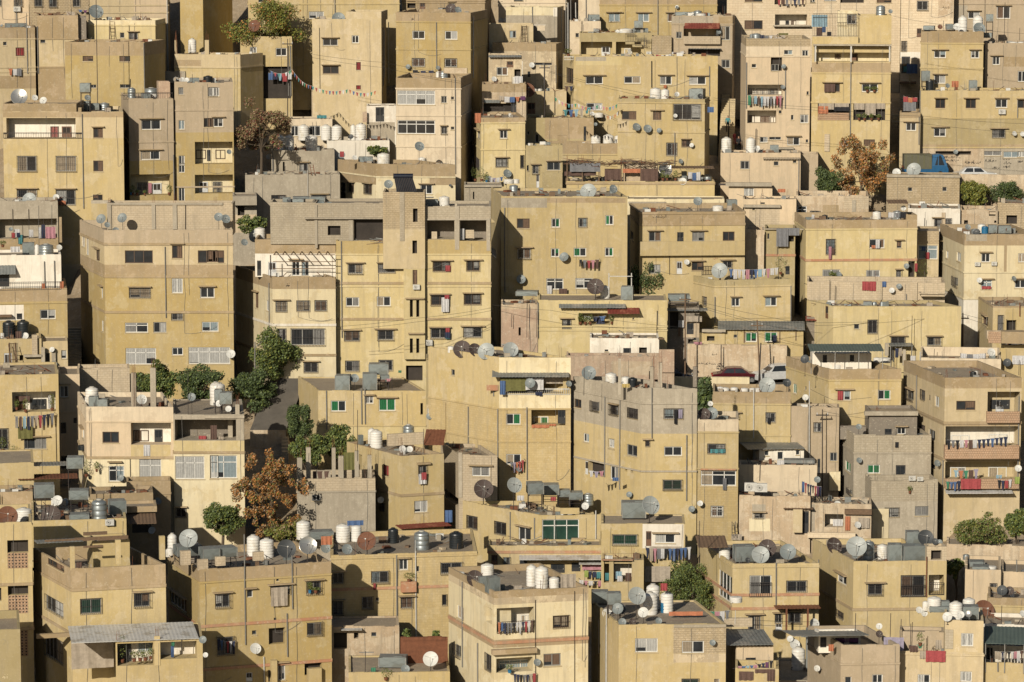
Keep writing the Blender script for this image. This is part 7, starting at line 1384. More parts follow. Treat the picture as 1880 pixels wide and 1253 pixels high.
# ------------------------------------------------------------------ terrain carved to the foot of every house
layout()
def terrain():
    mb_v = []; mb_f = []; x0, x1, y0, y1, st = -66, 70, 232, 470, 1.0
    nx, ny = int((x1 - x0) / st) + 1, int((y1 - y0) / st) + 1
    for j in range(ny):
        for i in range(nx):
            x, y = x0 + i * st, y0 + j * st; z = hill(y) - .9 + .25 * sin(x * .7 + y * .31) + .2 * sin(x * 1.9 - y * .8)
            mb_v.append([x, y, z])
    for h in LAID:
        O, ux, sd, w, d = h['O'], h['ux'], h['sd'], h['w'], h['d']; det = ux.x * sd.y - ux.y * sd.x
        xs = [p.x for p in h['foot']]; ys = [p.y for p in h['foot']]
        for j in range(max(0, int((min(ys) - 7 - y0) / st)), min(ny, int((max(ys) + 3 - y0) / st))):
            for i in range(max(0, int((min(xs) - 4 - x0) / st)), min(nx, int((max(xs) + 4 - x0) / st))):
                v = mb_v[j * nx + i]; px, py = v[0] - O.x, v[1] - O.y
                a = (px * sd.y - py * sd.x) / det; b = (ux.x * py - ux.y * px) / det
                if -1.6 < a < w + 1.6 and -4.5 < b < d + 1: v[2] = min(v[2], h['zb'] - .15)
    for j in range(ny - 1):
        for i in range(nx - 1): a = j * nx + i; mb_f.append((a, a + 1, a + nx + 1, a + nx))
    me = bpy.data.meshes.new('hillside'); me.from_pydata(mb_v, [], mb_f); me.materials.append(MATS['dirt']); me.update()
    uv = me.uv_layers.new(name="UVMap")
    o = bpy.data.objects.new('hillside', me); COL.objects.link(o); o['kind'] = 'structure'; me.polygons.foreach_set("use_smooth", [True] * len(me.polygons))
    # far ground reaching out to the horizon, under and behind the modelled slope
    g = MB(); g.q([(-900, 60, 20), (900, 60, 20), (900, 232, hill(232) - 2), (-900, 232, hill(232) - 2)], 'dirt'); g.q([(-900, 470, hill(470) - 1.2), (900, 470, hill(470) - 1.2), (900, 1600, hill(470) + 30), (-900, 1600, hill(470) + 30)], 'dirt')
    for sx in (-1, 1):
        P = [(x1 if sx > 0 else x0), 900 * sx]; P.sort(); g.q([(P[0], 232, hill(232) - 2), (P[1], 232, hill(232) - 2), (P[1], 470, hill(470) - 1.2), (P[0], 470, hill(470) - 1.2)], 'dirt')
    o = g.build('ground'); o['kind'] = 'structure'
terrain()
for h in LAID: build_house(h)

def local(key, px, py, v=0.): f = KEYF[key]; u, z = f.front(px, py, v); return f, u, z
# ------------------------------------------------------------------ stairs, lanes, roads
def steps(x0, x1, ya, yb, label, lean=0, mat='sand', D0=None, D1=None):
    Ya, Yb = D0 or Dist(ya), D1 or Dist(yb); A = at((x0 + x1) / 2, ya, Ya); B = at((x0 + x1) / 2 + lean, yb, Yb); w = (x1 - x0) * Ya / FPX / 2
    n = max(4, int((B.z - A.z) / .19)); mb = MB()
    for i in range(n):
        p = A.lerp(B, (i + .5) / n); dy = (B.y - A.y) / n / 2; mb.box((p.x, p.y, p.z - 1.6), (w, dy + .01 * (i % 2), 1.6 + .01), mat)
    o = mb.build('stairway'); tag(o, label, 'stairs'); return A, B
steps(1319, 1334, 285, 172, "long narrow stair climbing between yellow wall and peach block", 6)
steps(1338, 1348, 262, 180, "short flight beside the handrail next to the peach block", 2)
steps(1633, 1648, 302, 208, "long stair between bicycle house and little yellow house", 4)
steps(124, 150, 690, 600, "dark shaded stair beside the five storey tan and ochre block", 0, 'conc')
steps(517, 530, 832, 800, "block steps beside the dark cypress below the tarred lane", 0, 'block')
def slabroad(name, pts, D, mat):
    """pts: pixel corners (x0,x1), depth range, surface height taken at the pixel row"""
    x0, x1, py = pts; z = at((x0 + x1) / 2, py, (D[0] + D[1]) / 2).z; a = at(x0, py, D[0]).x; b = at(x1, py, D[0]).x
    mb = MB(); mb.box(((a + b) / 2, (D[0] + D[1]) / 2, z - 1), ((b - a) / 2, (D[1] - D[0]) / 2, 1), mat); o = mb.build(name); o['kind'] = 'structure'; return z
plain('asph', (.12, .105, .085), .9, 0, .3, 1.)
zr1 = slabroad('street', (1200, 1452, 703), (317.3, 320.7), 'asph'); zr2 = slabroad('road', (1640, 1905, 330), (351.0, 355.9), 'asph')
mb = MB(); A = at(492, 790, Dist(800)); B = at(530, 695, Dist(735)); W_ = 1.6
N = 6
for i in range(N):
    p, q = A.lerp(B, i / N), A.lerp(B, (i + 1) / N); k = .6 * sin(i * .9)
    mb.q([(p.x - W_, p.y, p.z), (p.x + W_, p.y, p.z), (q.x + W_, q.y, q.z), (q.x - W_, q.y, q.z)], 'asph')
    mb.q([(p.x - W_, p.y, p.z), (q.x - W_, q.y, q.z), (q.x - W_, q.y, q.z - 3), (p.x - W_, p.y, p.z - 3)], 'block')
mb.q([(A.x - W_, A.y, A.z - 3), (A.x + W_, A.y, A.z - 3), (A.x + W_, A.y, A.z), (A.x - W_, A.y, A.z)], 'rough')
o = mb.build('lane'); o['kind'] = 'structure'

# ------------------------------------------------------------------ vehicles
def vehicle(kind, px, zg, Y, rz, paint, label, cat):
    root = empty({'suv': 'parked_car', 'sedan': 'parked_car', 'truck': 'small_truck'}[kind], Matrix.Translation((at(px, 700 if Y < 340 else 310, Y).x, Y, zg)) @ Matrix.Rotation(rz, 4, 'Z')); tag(root, label, cat, None)
    L, Wd = (4.5, 1.72) if kind != 'truck' else (4.6, 1.65)
    if kind == 'sedan': low = [(-2.2, .35), (-2.25, .62), (-2.1, .86), (-1.25, .95), (1.0, .93), (1.9, .84), (2.2, .66), (2.22, .35)]; cabn = [(-1.5, .92), (-.95, 1.38), (-.2, 1.44), (.45, 1.4), (1.15, .93)]
    elif kind == 'suv': low = [(-2.15, .4), (-2.2, .7), (-2.15, 1.05), (-1.2, 1.1), (.9, 1.08), (1.8, .98), (2.15, .8), (2.2, .4)]; cabn = [(-2.05, 1.06), (-1.75, 1.6), (-.6, 1.68), (.3, 1.62), (1.05, 1.07)]
    else: low = [(-2.3, .5), (-2.3, .78), (.5, .8), (.5, 1.0), (2.0, 1.0), (2.15, .8), (2.15, .4), (-1, .4)]; cabn = [(.5, .99), (.55, 1.75), (1.2, 1.8), (1.65, 1.72), (2.05, .99)]
    def extr(mb, P, w0, w1, m, zt=1.):
        n = len(P); a = [(x, -(w0 if z < zt else w1), z) for x, z in P]; b = [(x, (w0 if z < zt else w1), z) for x, z in P]
        mb.q(a, m); mb.q(b[::-1], m)
        for i in range(n): j = (i + 1) % n; mb.q([a[i], b[i], b[j], a[j]], m)
    mb = MB(); extr(mb, low, Wd / 2, Wd / 2, paint, 9); extr(mb, cabn, Wd / 2 - .04, Wd / 2 - .2, paint, 1.15)
    body = mb.build('body', root)
    gl = MB(); zb, zt_ = cabn[0][1] + .06, cabn[2][1] - .09; c0, c1 = cabn[0][0], cabn[-1][0]; x0a, x0b = cabn[1][0] + .12, cabn[-2][0] - .05
    for sg in (-1, 1):
        yb_, yt_ = (Wd / 2 - .035) * sg, (Wd / 2 - .19) * sg; mid = (x0a + x0b) / 2
        for a, b in ((c0 + .3, mid - .05), (mid + .05, c1 - .3)):
            ta = a + (.3 if a < mid else 0); tb = b - (.35 if b > mid else 0)
            gl.q([(a, yb_ + .012 * sg, zb), (b, yb_ + .012 * sg, zb), (tb, yt_ + .012 * sg, zt_), (ta, yt_ + .012 * sg, zt_)][::-sg or 1], 'glass')
    f0, f1 = cabn[-1], cabn[-2]
    gl.q([(f0[0] - .06, -.7, f0[1] + .08), (f0[0] - .06, .7, f0[1] + .08), (f1[0] + .06, .6, f1[1] - .06), (f1[0] + .06, -.6, f1[1] - .06)], 'glass'); gl.build('windows', body)
    for x in (-1.35, 1.35):
        for sg in (-1, 1):
            wb = MB(); wb.lathe([(0, 0), (.31, 0), (.33, .03), (.33, .17), (.31, .2), (0, .2)], 'tyre', 18, Matrix.Translation((x, (Wd / 2 - .17) * sg if sg > 0 else -Wd / 2 - .02, .33)) @ Matrix.Rotation(-pi / 2, 4, 'X')); w_ = wb.build('wheel', root)
            rb = MB(); rb.lathe([(0, -.0), (.19, 0), (.2, .012)], 'rim', 14, Matrix.Translation((x, (Wd / 2 + .04) * sg, .33)) @ Matrix.Rotation(-pi / 2 * sg, 4, 'X')); rb.build('rim', w_)
    for sg in (-1, 1):
        hl = MB(); hl.box((low[-2][0] - .04, .6 * sg, low[-2][1] + .02), (.08, .16, .08), 'lampw'); hl.build('headlight', root)
        tl = MB(); tl.box((low[1][0] + .04, .62 * sg, low[1][1] + .1), (.06, .14, .08), 'lampred'); tl.build('tail_light', root)
    if kind == 'truck':
        b = MB(); b.box((-.9, 0, 1.28), (1.38, .85, .5), 'tarp')
        for i in range(5): b.box((-2.1 + i * .6, 0, 1.3), (.02, .862, .49), 'g_olive')
        b.build('covered_bed', root)
    return root
vehicle('sedan', 1352, zr1, 319.2, 0, 'paintm', "dark maroon sedan parked behind the cream street wall", 'car')
vehicle('suv', 1424, zr1, 319.3, radians(200), 'paintw', "white car parked nose to the telegraph poles, partly behind the canopy house", 'car')
vehicle('sedan', 1228, zr1, 319.2, 0, 'paintd', "dark blue car parked beyond the bare concrete columns", 'car')
tk = vehicle('truck', 1700, zr2, 353.2, 0, 'paintb', "small blue truck with a dark covered bed on the upper road", 'truck')
tk.scale = (1, 1, 1.45)
vehicle('sedan', 1790, zr2 - .15, 353.4, 0, 'paintw', "white saloon car low behind the rubble street wall", 'car')

# ------------------------------------------------------------------ trees and bushes
def tree(px, py, rx, ry, base, mats, label, name='tree', Y=None, n=5200, leaf=.17, trunk=True, wild=.35, cat='tree', clumps=None):
    Y = Y or Dist(base); m = Y / FPX; c = at(px, py, Y); RX, RZ = rx * m, ry * m;  RY = min(RX, 2.6); zb = at(px, base, Y).z
    root = empty(name, Matrix.Translation((c.x, Y, zb))); tag(root, label, cat, 'trees and bushes among the houses'); cz = c.z - zb
    rnd = random.Random(int(px * 7 + py)); blobs = []
    for i in range(clumps or 34):
        a = rnd.random() * 2 * pi; e = math.acos(2 * rnd.random() - 1); r = .2 + (.62 + .25 * wild) * rnd.random() ** .6; s = (.22 + .2 * rnd.random()) * (1 - .35 * wild)
        blobs.append((RX * r * sin(e) * cos(a), RY * r * sin(e) * sin(a), cz + RZ * r * cos(e), RX * s, max(RY * s, .35), RZ * s))
    mb = MB(); n = int(n * 1.5); leafcloud(mb, blobs, n, leaf * 1.12, mats, .3)
    for _ in range(int(n * .12)):   # stray leaves that break the outline
        b = rnd.choice(blobs); leafcloud(mb, [(b[0] + (rnd.random() - .5) * b[3] * 1.6, b[1], b[2] + (rnd.random() - .5) * b[5] * 1.8, b[3] * .5, b[4] * .5, b[5] * .5)], 1.5, leaf, mats, .2)
    mb.build('crown', root)
    if trunk:
        t = MB(); h = max(.6, cz - RZ * .3); r0 = .07 + RX * .035; t.tube((0, 0, -1.2), (.1, 0, h * .55), r0, 'bark', 8, r0 * .8); t.tube((.1, 0, h * .55), (0, 0, h), r0 * .8, 'bark', 8, r0 * .5)
        for b in blobs[:11]: t.tube((.06, 0, h * (.5 + .45 * rnd.random())), (b[0] * .9, b[1] * .9, b[2]), r0 * .38, 'bark', 5, r0 * .12)
        t.build('trunk', root)
    return root
G1, G2 = ['leafg', 'leafd', 'leafy'], ['leafd', 'leafg']
tree(484, 50, 74, 50, 190, ['leafy', 'leafg', 'leafo'], "tall yellow green tree at the top edge left of the yellow house", n=6500)
tree(478, 232, 50, 48, 335, ['leafb', 'leafp', 'leafr', 'leafg', 'leafb'], "brown and red bougainvillea beside the tall two tone block", n=7000, leaf=.15, Y=347, wild=1)
tree(464, 412, 30, 18, 560, G1, "green vine heaped over the grey slab hut", name='vine', Y=None, n=2200, leaf=.16, trunk=False, cat='vine')
tree(505, 655, 52, 48, 742, G1, "rounded green tree with thin trunk in front of the cream corner block", n=6500)
tree(468, 716, 48, 34, 768, G2, "dark green tree right of the five storey block's foot", n=5000, Y=None)
tree(288, 700, 42, 40, 812, G1, "green shrub tree behind the left concrete roof columns", n=5200)
tree(368, 705, 50, 34, 806, G2, "wide dark shrub between concrete columns and white rooftop tanks", n=5200)
tree(550, 778, 26, 42, 905, G2, "tall dark cypress like tree below the tarred lane", n=5000, leaf=.13)
tree(565, 825, 42, 34, 915, G1, "broad leaved green tree at the cypress foot", n=4800)
tree(622, 815, 28, 32, 905, G1, "small green tree under the bungalow with white gable", n=3200)
tree(497, 905, 58, 66, 1030, ['leafo', 'leafb', 'leafo', 'leafp', 'leafy', 'leafg'], "rust orange autumn tree beside the open top cream house", n=6500, leaf=.16, wild=1.5, clumps=80)
tree(525, 978, 38, 24, 1040, ['leafy', 'leafp', 'leafg'], "low yellow green shrub at the orange tree's foot", n=2600, cat='shrub', name='shrub')
tree(408, 951, 40, 28, 985, G1, "round green bush left of the orange tree", name='bush', n=4200, Y=289.5, wild=0, cat='bush')
tree(1272, 1072, 58, 50, 1150, G1, "dense green tree with fine leaves below the washing line house", n=8200, leaf=.12)
tree(1581, 310, 50, 54, 392, ['leafo', 'leafp', 'leafb', 'leafo', 'leafy'], "rust orange tree in front of the bicycle house", n=6200, leaf=.17, wild=1.4, clumps=75)
tree(1520, 333, 27, 30, 400, G2, "dark green bush left of the rust orange tree", name='bush', n=4200, leaf=.13, cat='bush')
tree(1787, 355, 30, 26, 412, ['leafy', 'leafg', 'leafy'], "yellow green bush beside the brown stone shed", name='bush', n=3600, cat='bush')
tree(1852, 351, 34, 26, 405, G2, "dark olive bush under the upper road at the right edge", name='bush', n=4000, leaf=.13, cat='bush')
tree(1800, 972, 50, 34, 1088, ['leafg', 'leafy', 'leafb', 'leafg'], "brown and green thorny bush on the retaining wall", name='bush', n=5200, leaf=.13, cat='bush')
tree(1866, 962, 24, 30, 1086, G1, "bright green bush at the right end of the retaining wall", name='bush', n=2600, cat='bush')
tree(1755, 1043, 17, 18, 1125, G1, "green shrub beside the turret of the yellow block", name='shrub', n=1600, cat='shrub')
tree(1294, 728, 18, 34, 820, G2, "palm like shrub beside the grey topped block", name='shrub', n=1800, leaf=.3, cat='shrub')
tree(1376, 837, 15, 17, 880, ['leafy', 'leafg'], "lemon bush in front of the little white bungalow", name='bush', n=1700, cat='bush')
tree(1182, 518, 34, 42, 600, G2, "dark leaning bush right of the pergola terrace", name='bush', n=4000, leaf=.14, cat='bush')
tree(1134, 470, 11, 30, 610, ['leafy', 'leafp'], "thin yellow climber against the green curtained wall", name='climber', n=900, cat='climber')
tree(1062, 640, 10, 11, 690, G1, "tiny green shrub on the plant balcony's roof edge", name='shrub', n=600, cat='shrub', trunk=False)
tree(682, 1246, 40, 14, 1290, G1 + ['leafy'], "leafy green tops poking up at the bottom edge", name='bush', n=2400, cat='bush', Y=261)
tree(748, 1164, 10, 8, 1215, G1, "small green plant above the rusty gate", name='plant', n=500, cat='plant', trunk=False, Y=268)
tree(690, 276, 22, 10, 340, G1, "green creeper over the rooftop frame beside white tanks", name='creeper', n=1200, cat='creeper', trunk=False)
tree(800, 1166, 9, 7, 1215, G1, "small green plant behind the right part of rusty gate", name='plant', n=500, cat='plant', trunk=False, Y=268)

# ------------------------------------------------------------------ poles, lamps, cables
def pole(px, y0, y1, Y, label, r=.07, mat='wood', lamp=0, lean=0, name='utility_pole', cross=True):
    a = at(px, y1, Y); b = at(px + lean, y0, Y); mb = MB(); mb.tube(a - Vector((0, 0, 2)), b, r * 1.15, mat, 8, r * .8); o = mb.build(name); tag(o, label, 'street lamp' if lamp else 'pole')
    if lamp:
        m = MB(); e = b + Vector((1.2 * lamp, -.3, .5)); m.tube(b - Vector((0, 0, .5)), e, .035, 'pipeg', 6); m.build('arm', o); l = MB(); l.box(e, (.28, .1, .05), 'fgrey'); l.build('lamp_head', o)
    elif cross:
        m = MB(); m.box(b - Vector((0, 0, .5)), (.55, .04, .05), mat)
        for k in (-.45, 0, .45): m.tube(b + Vector((k, 0, -.45)), b + Vector((k, 0, -.28)), .035, 'dwhite', 6)
        m.build('crossarm', o)
pole(1258, 540, 700, 317.6, "dark telegraph pole left of the rock wall, by the timber shack")
pole(1398, 588, 708, 317.0, "taller of the paired telegraph poles by the white car", lean=-8)
pole(1391, 630, 708, 316.8, "iron pole leaning against its taller twin by the white car", mat='iron', cross=False, lean=6)
pole(1324, 633, 655, 319.9, "short black iron pole on the painted rock wall", mat='iron', cross=False, r=.05)
pole(1510, 752, 895, 301.5, "thin black telegraph pole in front of the stained grey yard house", r=.05, mat='iron')
pole(468, 628, 700, 316, "grey street lamp standing in the rounded green tree", mat='pipeg', lamp=1, name='street_lamp')
pole(902, 642, 700, 317, "grey street lamp in the shadow beside the stair tower block", mat='pipeg', lamp=1, name='street_lamp')
pole(1768, 575, 665, 323, "dark wooden pole between street house and stair arch")
pole(1486, 700, 905, 302.5, "pale pipe mast carrying dishes beside the canopy house", mat='pipew', cross=False, r=.05)
pole(1000, 116, 200, 362, "lattice pole above the rusty dish terrace", mat='iron', r=.06)
pole(528, 72, 190, 358, "first bare pole in front of the washing yard", mat='iron', r=.045)
pole(1000, 545, 640, 322, "leaning timber post beside the mud walled ruin", lean=-10, cross=False)
def wire(pts, label, r=.016):
    mb = MB()
    for (x0, y0, a), (x1, y1, b) in zip(pts[:-1], pts[1:]):
        A, B = at(x0, y0, a), at(x1, y1, b); n = 12; sag = .012 * (B - A).length
        P = [A.lerp(B, i / n) - Vector((0, 0, sag * 4 * (i / n) * (1 - i / n))) for i in range(n + 1)]
        for i in range(n): mb.tube(P[i], P[i + 1], r, 'tyre', 4, caps=False)
    tag(mb.build('power_cable'), label, 'cable', 'power cables over the roofs')
wire([(573, 100, 352), (705, 115, 351), (855, 140, 350)], "upper cable sagging across the plain yellow five window block")
wire([(573, 106, 352), (700, 124, 351), (850, 150, 350)], "lower cable sagging across the plain yellow five window block")
wire([(1000, 128, 358), (1140, 163, 352), (1310, 190, 350)], "upper cable across the wide four window block")
wire([(1000, 130, 358), (1140, 168, 352), (1310, 200, 350)], "lower cable across the wide four window block")
wire([(1310, 180, 346), (1490, 197, 345), (1700, 214, 344), (1900, 228, 344)], "upper cable running from peach block to right edge")
wire([(1310, 184, 346), (1490, 202, 345), (1700, 228, 344), (1900, 245, 344)], "lower cable running from peach block to right edge")
wire([(1640, 30, 352), (1760, 50, 352), (1880, 62, 352)], "cable along the cream stone house at top right")
wire([(618, 600, 312), (760, 585, 312), (905, 565, 316)], "upper cable rising across the stair tower block")
wire([(618, 606, 312), (760, 592, 312), (905, 570, 316)], "lower cable rising across the stair tower block")
wire([(1258, 548, 317.6), (1500, 598, 313), (1768, 577, 323)], "cable from telegraph pole to the stair arch pole")
wire([(1258, 552, 317.6), (1398, 592, 317), (1768, 582, 323), (1890, 618, 322)], "long cable over the green windowed house")
wire([(1258, 556, 317.6), (1398, 596, 317), (1510, 612, 316)], "short cable linking both telegraph poles")
wire([(1768, 577, 323), (1890, 605, 322)], "cable leaving the stair arch pole to the right")
wire([(905, 560, 316), (1010, 570, 314), (1258, 602, 317)], "cable over the mud walled ruin")
wire([(1510, 755, 301.5), (1600, 770, 303), (1700, 748, 305)], "cable from the thin black pole to the grey house")
wire([(1140, 1140, 262), (1330, 1135, 262), (1500, 1142, 262)], "upper wire across the bottom right roofs")
wire([(1140, 1146, 262), (1330, 1144, 262), (1500, 1150, 262)], "lower wire across the bottom right roofs")
wire([(1488, 715, 302), (1530, 735, 302), (1600, 730, 303)], "short cable from dish mast to canopy house")

def bunting(pts, label, cols):
    s = MB(); f = MB(); k = 0
    for (x0, y0, a), (x1, y1, b) in zip(pts[:-1], pts[1:]):
        A, B = at(x0, y0, a), at(x1, y1, b); n = max(6, int((B - A).length / .32))
        P = [A.lerp(B, i / n) - Vector((0, 0, .35 * 4 * (i / n) * (1 - i / n))) for i in range(n + 1)]
        for i in range(n):
            s.tube(P[i], P[i + 1], .012, 'pipew', 4, caps=False); d = (P[i + 1] - P[i]) * .42; m = 'g_' + cols[k % len(cols)]; k += 1
            q = Vector((0, -.05, -.36)); M0 = P[i] + d
            f.q([M0 - d * .8, M0 + d * .8, M0 + q + d * .25, M0 + q - d * .25], m)
    o = s.build('bunting'); tag(o, label, 'bunting'); f.build('flags', o)
bunting([(496, 130, 352), (536, 128, 352), (572, 158, 350), (640, 164, 350), (692, 166, 350)], "string of coloured flags sagging before the plain yellow block", ['blue', 'red', 'teal', 'red', 'white', 'green', 'orange'])
bunting([(1018, 178, 352), (1060, 190, 351), (1100, 192, 351), (1135, 190, 350)], "coloured flags strung over the grey olive house roof", ['green', 'white', 'pink', 'orange', 'teal', 'lilac'])
bunting([(1110, 210, 350), (1136, 204, 349)], "short run of pale flags beside the glazed corner house", ['beige', 'orange', 'white'])

def ladder(x0, y0, x1, y1, Y, wpx, label, col='wood'):
    A, B = at(x0, y0, Y), at(x1, y1, Y - .5); w = wpx * Y / FPX / 2; mb = MB(); X = Vector((w, 0, 0))
    for s in (-1, 1): mb.tube(A + X * s, B + X * s, .035, col, 5)
    n = max(4, int((A - B).length / .33))
    for i in range(1, n): p = A.lerp(B, i / n); mb.tube(p - X, p + X, .022, col, 5)
    tag(mb.build('ladder'), label, 'ladder')
ladder(206, 34, 206, 77, KEYF['YY'].M.translation.y - .15, 9, "ladder leaning on the yellow wall under the blue tank")
ladder(962, 47, 960, 78, KEYF['aj'].M.translation.y - .15, 9, "ladder leaning beside the small tan room's window")
ladder(21, 632, 30, 690, KEYF['bf'].M.translation.y - .4, 12, "wooden ladder leaning on the yellow shack")
ladder(572, 303, 575, 322, KEYF['bb'].M.translation.y + .8, 6, "short rusty ladder on the blank grey concrete roof", 'rust')
ladder(1347, 958, 1347, 985, KEYF['U1'].M.translation.y - .6, 6, "iron ladder at the foot of the pink parapet wing", 'iron')

# solar water heater on the stair tower
f = KEYF['QQt']; u0, z1 = f.front(722, 324, 1.2); u1, z0 = f.front(765, 354, .3)
root = empty('solar_water_heater', f.M); tag(root, "black solar water heater with drum on top of the stair tower", 'solar water heater'); zt = f.H
m = MB(); m.tube((u0, 1.3, z1), (u1 - .35, 1.3, z1), .24, 'paintd', 16); m.build('drum', root); m = MB(); m.q([(u0 + .1, 1.1, z1 - .15), (u1 - .4, 1.1, z1 - .15), (u1, .15, zt + .1), (u0 + .35, .15, zt + .1)], 'glass'); m.q([(u0 + .35, .13, zt + .04), (u1, .13, zt + .04), (u1 - .4, 1.1, z1 - .21), (u0 + .1, 1.1, z1 - .21)], 'dblack')
for i in range(12):
    t = i / 11; m.tube((u0 + .1 + (u1 - u0 - .5) * t, 1.08, z1 - .13), (u0 + .35 + (u1 - u0 - .35) * t, .14, zt + .13), .022, 'dbrownm', 5)
m.build('collector', root); m = MB()
for x in (u0 + .3, u1 - .6): m.tube((x, 1.4, zt - .1), (x, 1.35, z1), .03, 'pipeg'); m.tube((x, .3, zt - .1), (x, 1.3, z1 - .1), .03, 'pipeg')
m.build('frame', root)

# brushwood heaped on the terrace pergola
f = KEYF['OO']; mb = MB(); rr = random.Random(4); ua, za = f.front(1042, 306, .2); ub, _ = f.front(1235, 306, .2)
for _ in range(330):
    u = ua + (ub - ua) * rr.random(); v = .0 + 3.2 * rr.random(); a = rr.random() * pi; l = .5 + 1.3 * rr.random(); z = za + .1 + .3 * rr.random() + .12 * sin(u * 1.3)
    mb.tube((u - cos(a) * l / 2, v - sin(a) * l / 2, z), (u + cos(a) * l / 2, v + sin(a) * l / 2, z + (rr.random() - .5) * .35), .014 + .02 * rr.random(), rr.choice(['wood', 'bark', 'dbrownm', 'leafb', 'rust']), 4)
o = mb.build('brushwood'); o.matrix_world = f.M.copy(); tag(o, "dry brushwood heaped over the long terrace pergola", 'brushwood', None, 'stuff')
f = KEYF['QQ']; mb = MB(); ua, za = f.front(700, 443, .3)      # pile of planks and bent iron on the unfinished storey's edge
for _ in range(46):
    a = rr.random() * pi; l = .4 + 1.2 * rr.random(); u = ua + (rr.random() - .5) * 1.3; z = za - .25 + .6 * rr.random() * (1 - abs(u - ua)); mb.tube((u - cos(a) * l / 2, -.05 + .5 * rr.random(), z), (u + cos(a) * l / 2, -.15 + .6 * rr.random(), z + (rr.random() - .5) * .5), .02 + .02 * rr.random(), rr.choice(['wood', 'conc', 'rust', 'sheetg']), 4)
o = mb.build('scrap_pile'); o.matrix_world = f.M.copy(); tag(o, "tangled scrap heap beside the stair tower on the roof edge", 'scrap heap', None, 'stuff')
# ------------------------------------------------------------------ writing on walls
GF = None
def glyph(parent, key, text, px, py, hpx, label=None, mat='ink'):
    f = KEYF[key]; u, z = f.front(px, py); cu = bpy.data.curves.new('writing', 'FONT'); cu.body = text; cu.size = hpx * f.M.translation.y / FPX * 1.5; cu.extrude = .004
    cu.materials.append(MATS[mat]); t_ = bpy.data.objects.new('writing', cu); COL.objects.link(t_); m_ = bpy.data.meshes.new_from_object(t_.evaluated_get(bpy.context.evaluated_depsgraph_get())); bpy.data.objects.remove(t_); o = bpy.data.objects.new('writing', m_); COL.objects.link(o); o.parent = parent; o.matrix_local = Matrix.Translation((u, -.014, z)) @ Matrix.Rotation(pi / 2, 4, 'X'); return o
def scrawl(key, px, py, wpx, hpx, seed, mat='ink', lines=1):
    """illegible spray-painted handwriting: joined strokes with dots, as it reads in the photograph"""
    f = KEYF[key]; h = HS[key]; r = random.Random(seed); mb = MB()
    for l in range(lines):
        x = px + r.random() * 3; y = py + l * hpx * 1.5; prev = None; end = px + wpx * (.7 + .3 * r.random())
        while x < end:
            k = r.random(); pts = [(x, y)]
            if k < .3: pts += [(x + 1.2, y + hpx * .35), (x + 2.4, y + hpx * .3), (x + 3, y)]
            elif k < .5: pts += [(x + .2, y - hpx * .7), (x + .3, y + hpx * .2)]
            elif k < .75: pts += [(x + .8, y - hpx * .3), (x + 1.8, y - hpx * .2), (x + 1.4, y + hpx * .3), (x + .4, y + hpx * .45)]
            else: pts += [(x + 1, y + hpx * .1), (x + 2, y - hpx * .35), (x + 2.6, y + hpx * .1)]
            P = []
            for a, b in pts: u, z = f.front(a, b); P.append(Vector((u, -.012, z)))
            for a, b in zip(P[:-1], P[1:]): mb.tube(a, b, .02, mat, 4)
            if r.random() < .35: q = P[1] + Vector((.03, 0, .16)); mb.tube(q, q + Vector((.05, 0, 0)), .022, mat, 4)
            x = pts[-1][0] + (.1 if r.random() < .65 else 1.6)
    mb.build('writing', h['root'])
try: glyph(HS['LL']['root'], 'LL', "\uFE95\uFE8E\uFED8\uFEB7\uFEAE\uFEDF\u0627", 1198, 400, 5)
except Exception as e: print('font', e)
scrawl('LL', 1390, 2, 1, 1, 1) if False else None
scrawl('bt', 1280, 668, 48, 4, 5); scrawl('bt', 1314, 672.5, 15, 4, 9); scrawl('bt', 1314, 677, 22, 4, 12); scrawl('bt', 1304, 651, 16, 4, 15)
scrawl('aw', 1733, 289, 30, 4, 21, lines=2); scrawl('aw', 1768, 299, 32, 5, 23); scrawl('aw', 1806, 296, 26, 5, 29); scrawl('aw', 1841, 292, 14, 5, 31, lines=3); scrawl('aw', 1866, 297, 16, 5, 37); scrawl('aw', 1820, 308, 18, 5, 41)
scrawl('as1', 1729, 14, 14, 4, 44); scrawl('MM', 1388, 518, 12, 4, 47, mat='olive_') if False else None
scrawl('RR', 524, 525, 8, 4, 50); scrawl('af', 752, 36, 8, 4, 52); scrawl('RR', 587, 461, 8, 3, 55, mat='roofc'); scrawl('QQ', 571, 465, 1, 1, 5) if False else None
scrawl('LL', 1309, 475, 9, 4, 60, mat='redband'); scrawl('RR', 575, 698, 28, 5, 61, mat='roofc'); scrawl('A00', 3, 1244, 12, 5, 63, mat='cream')

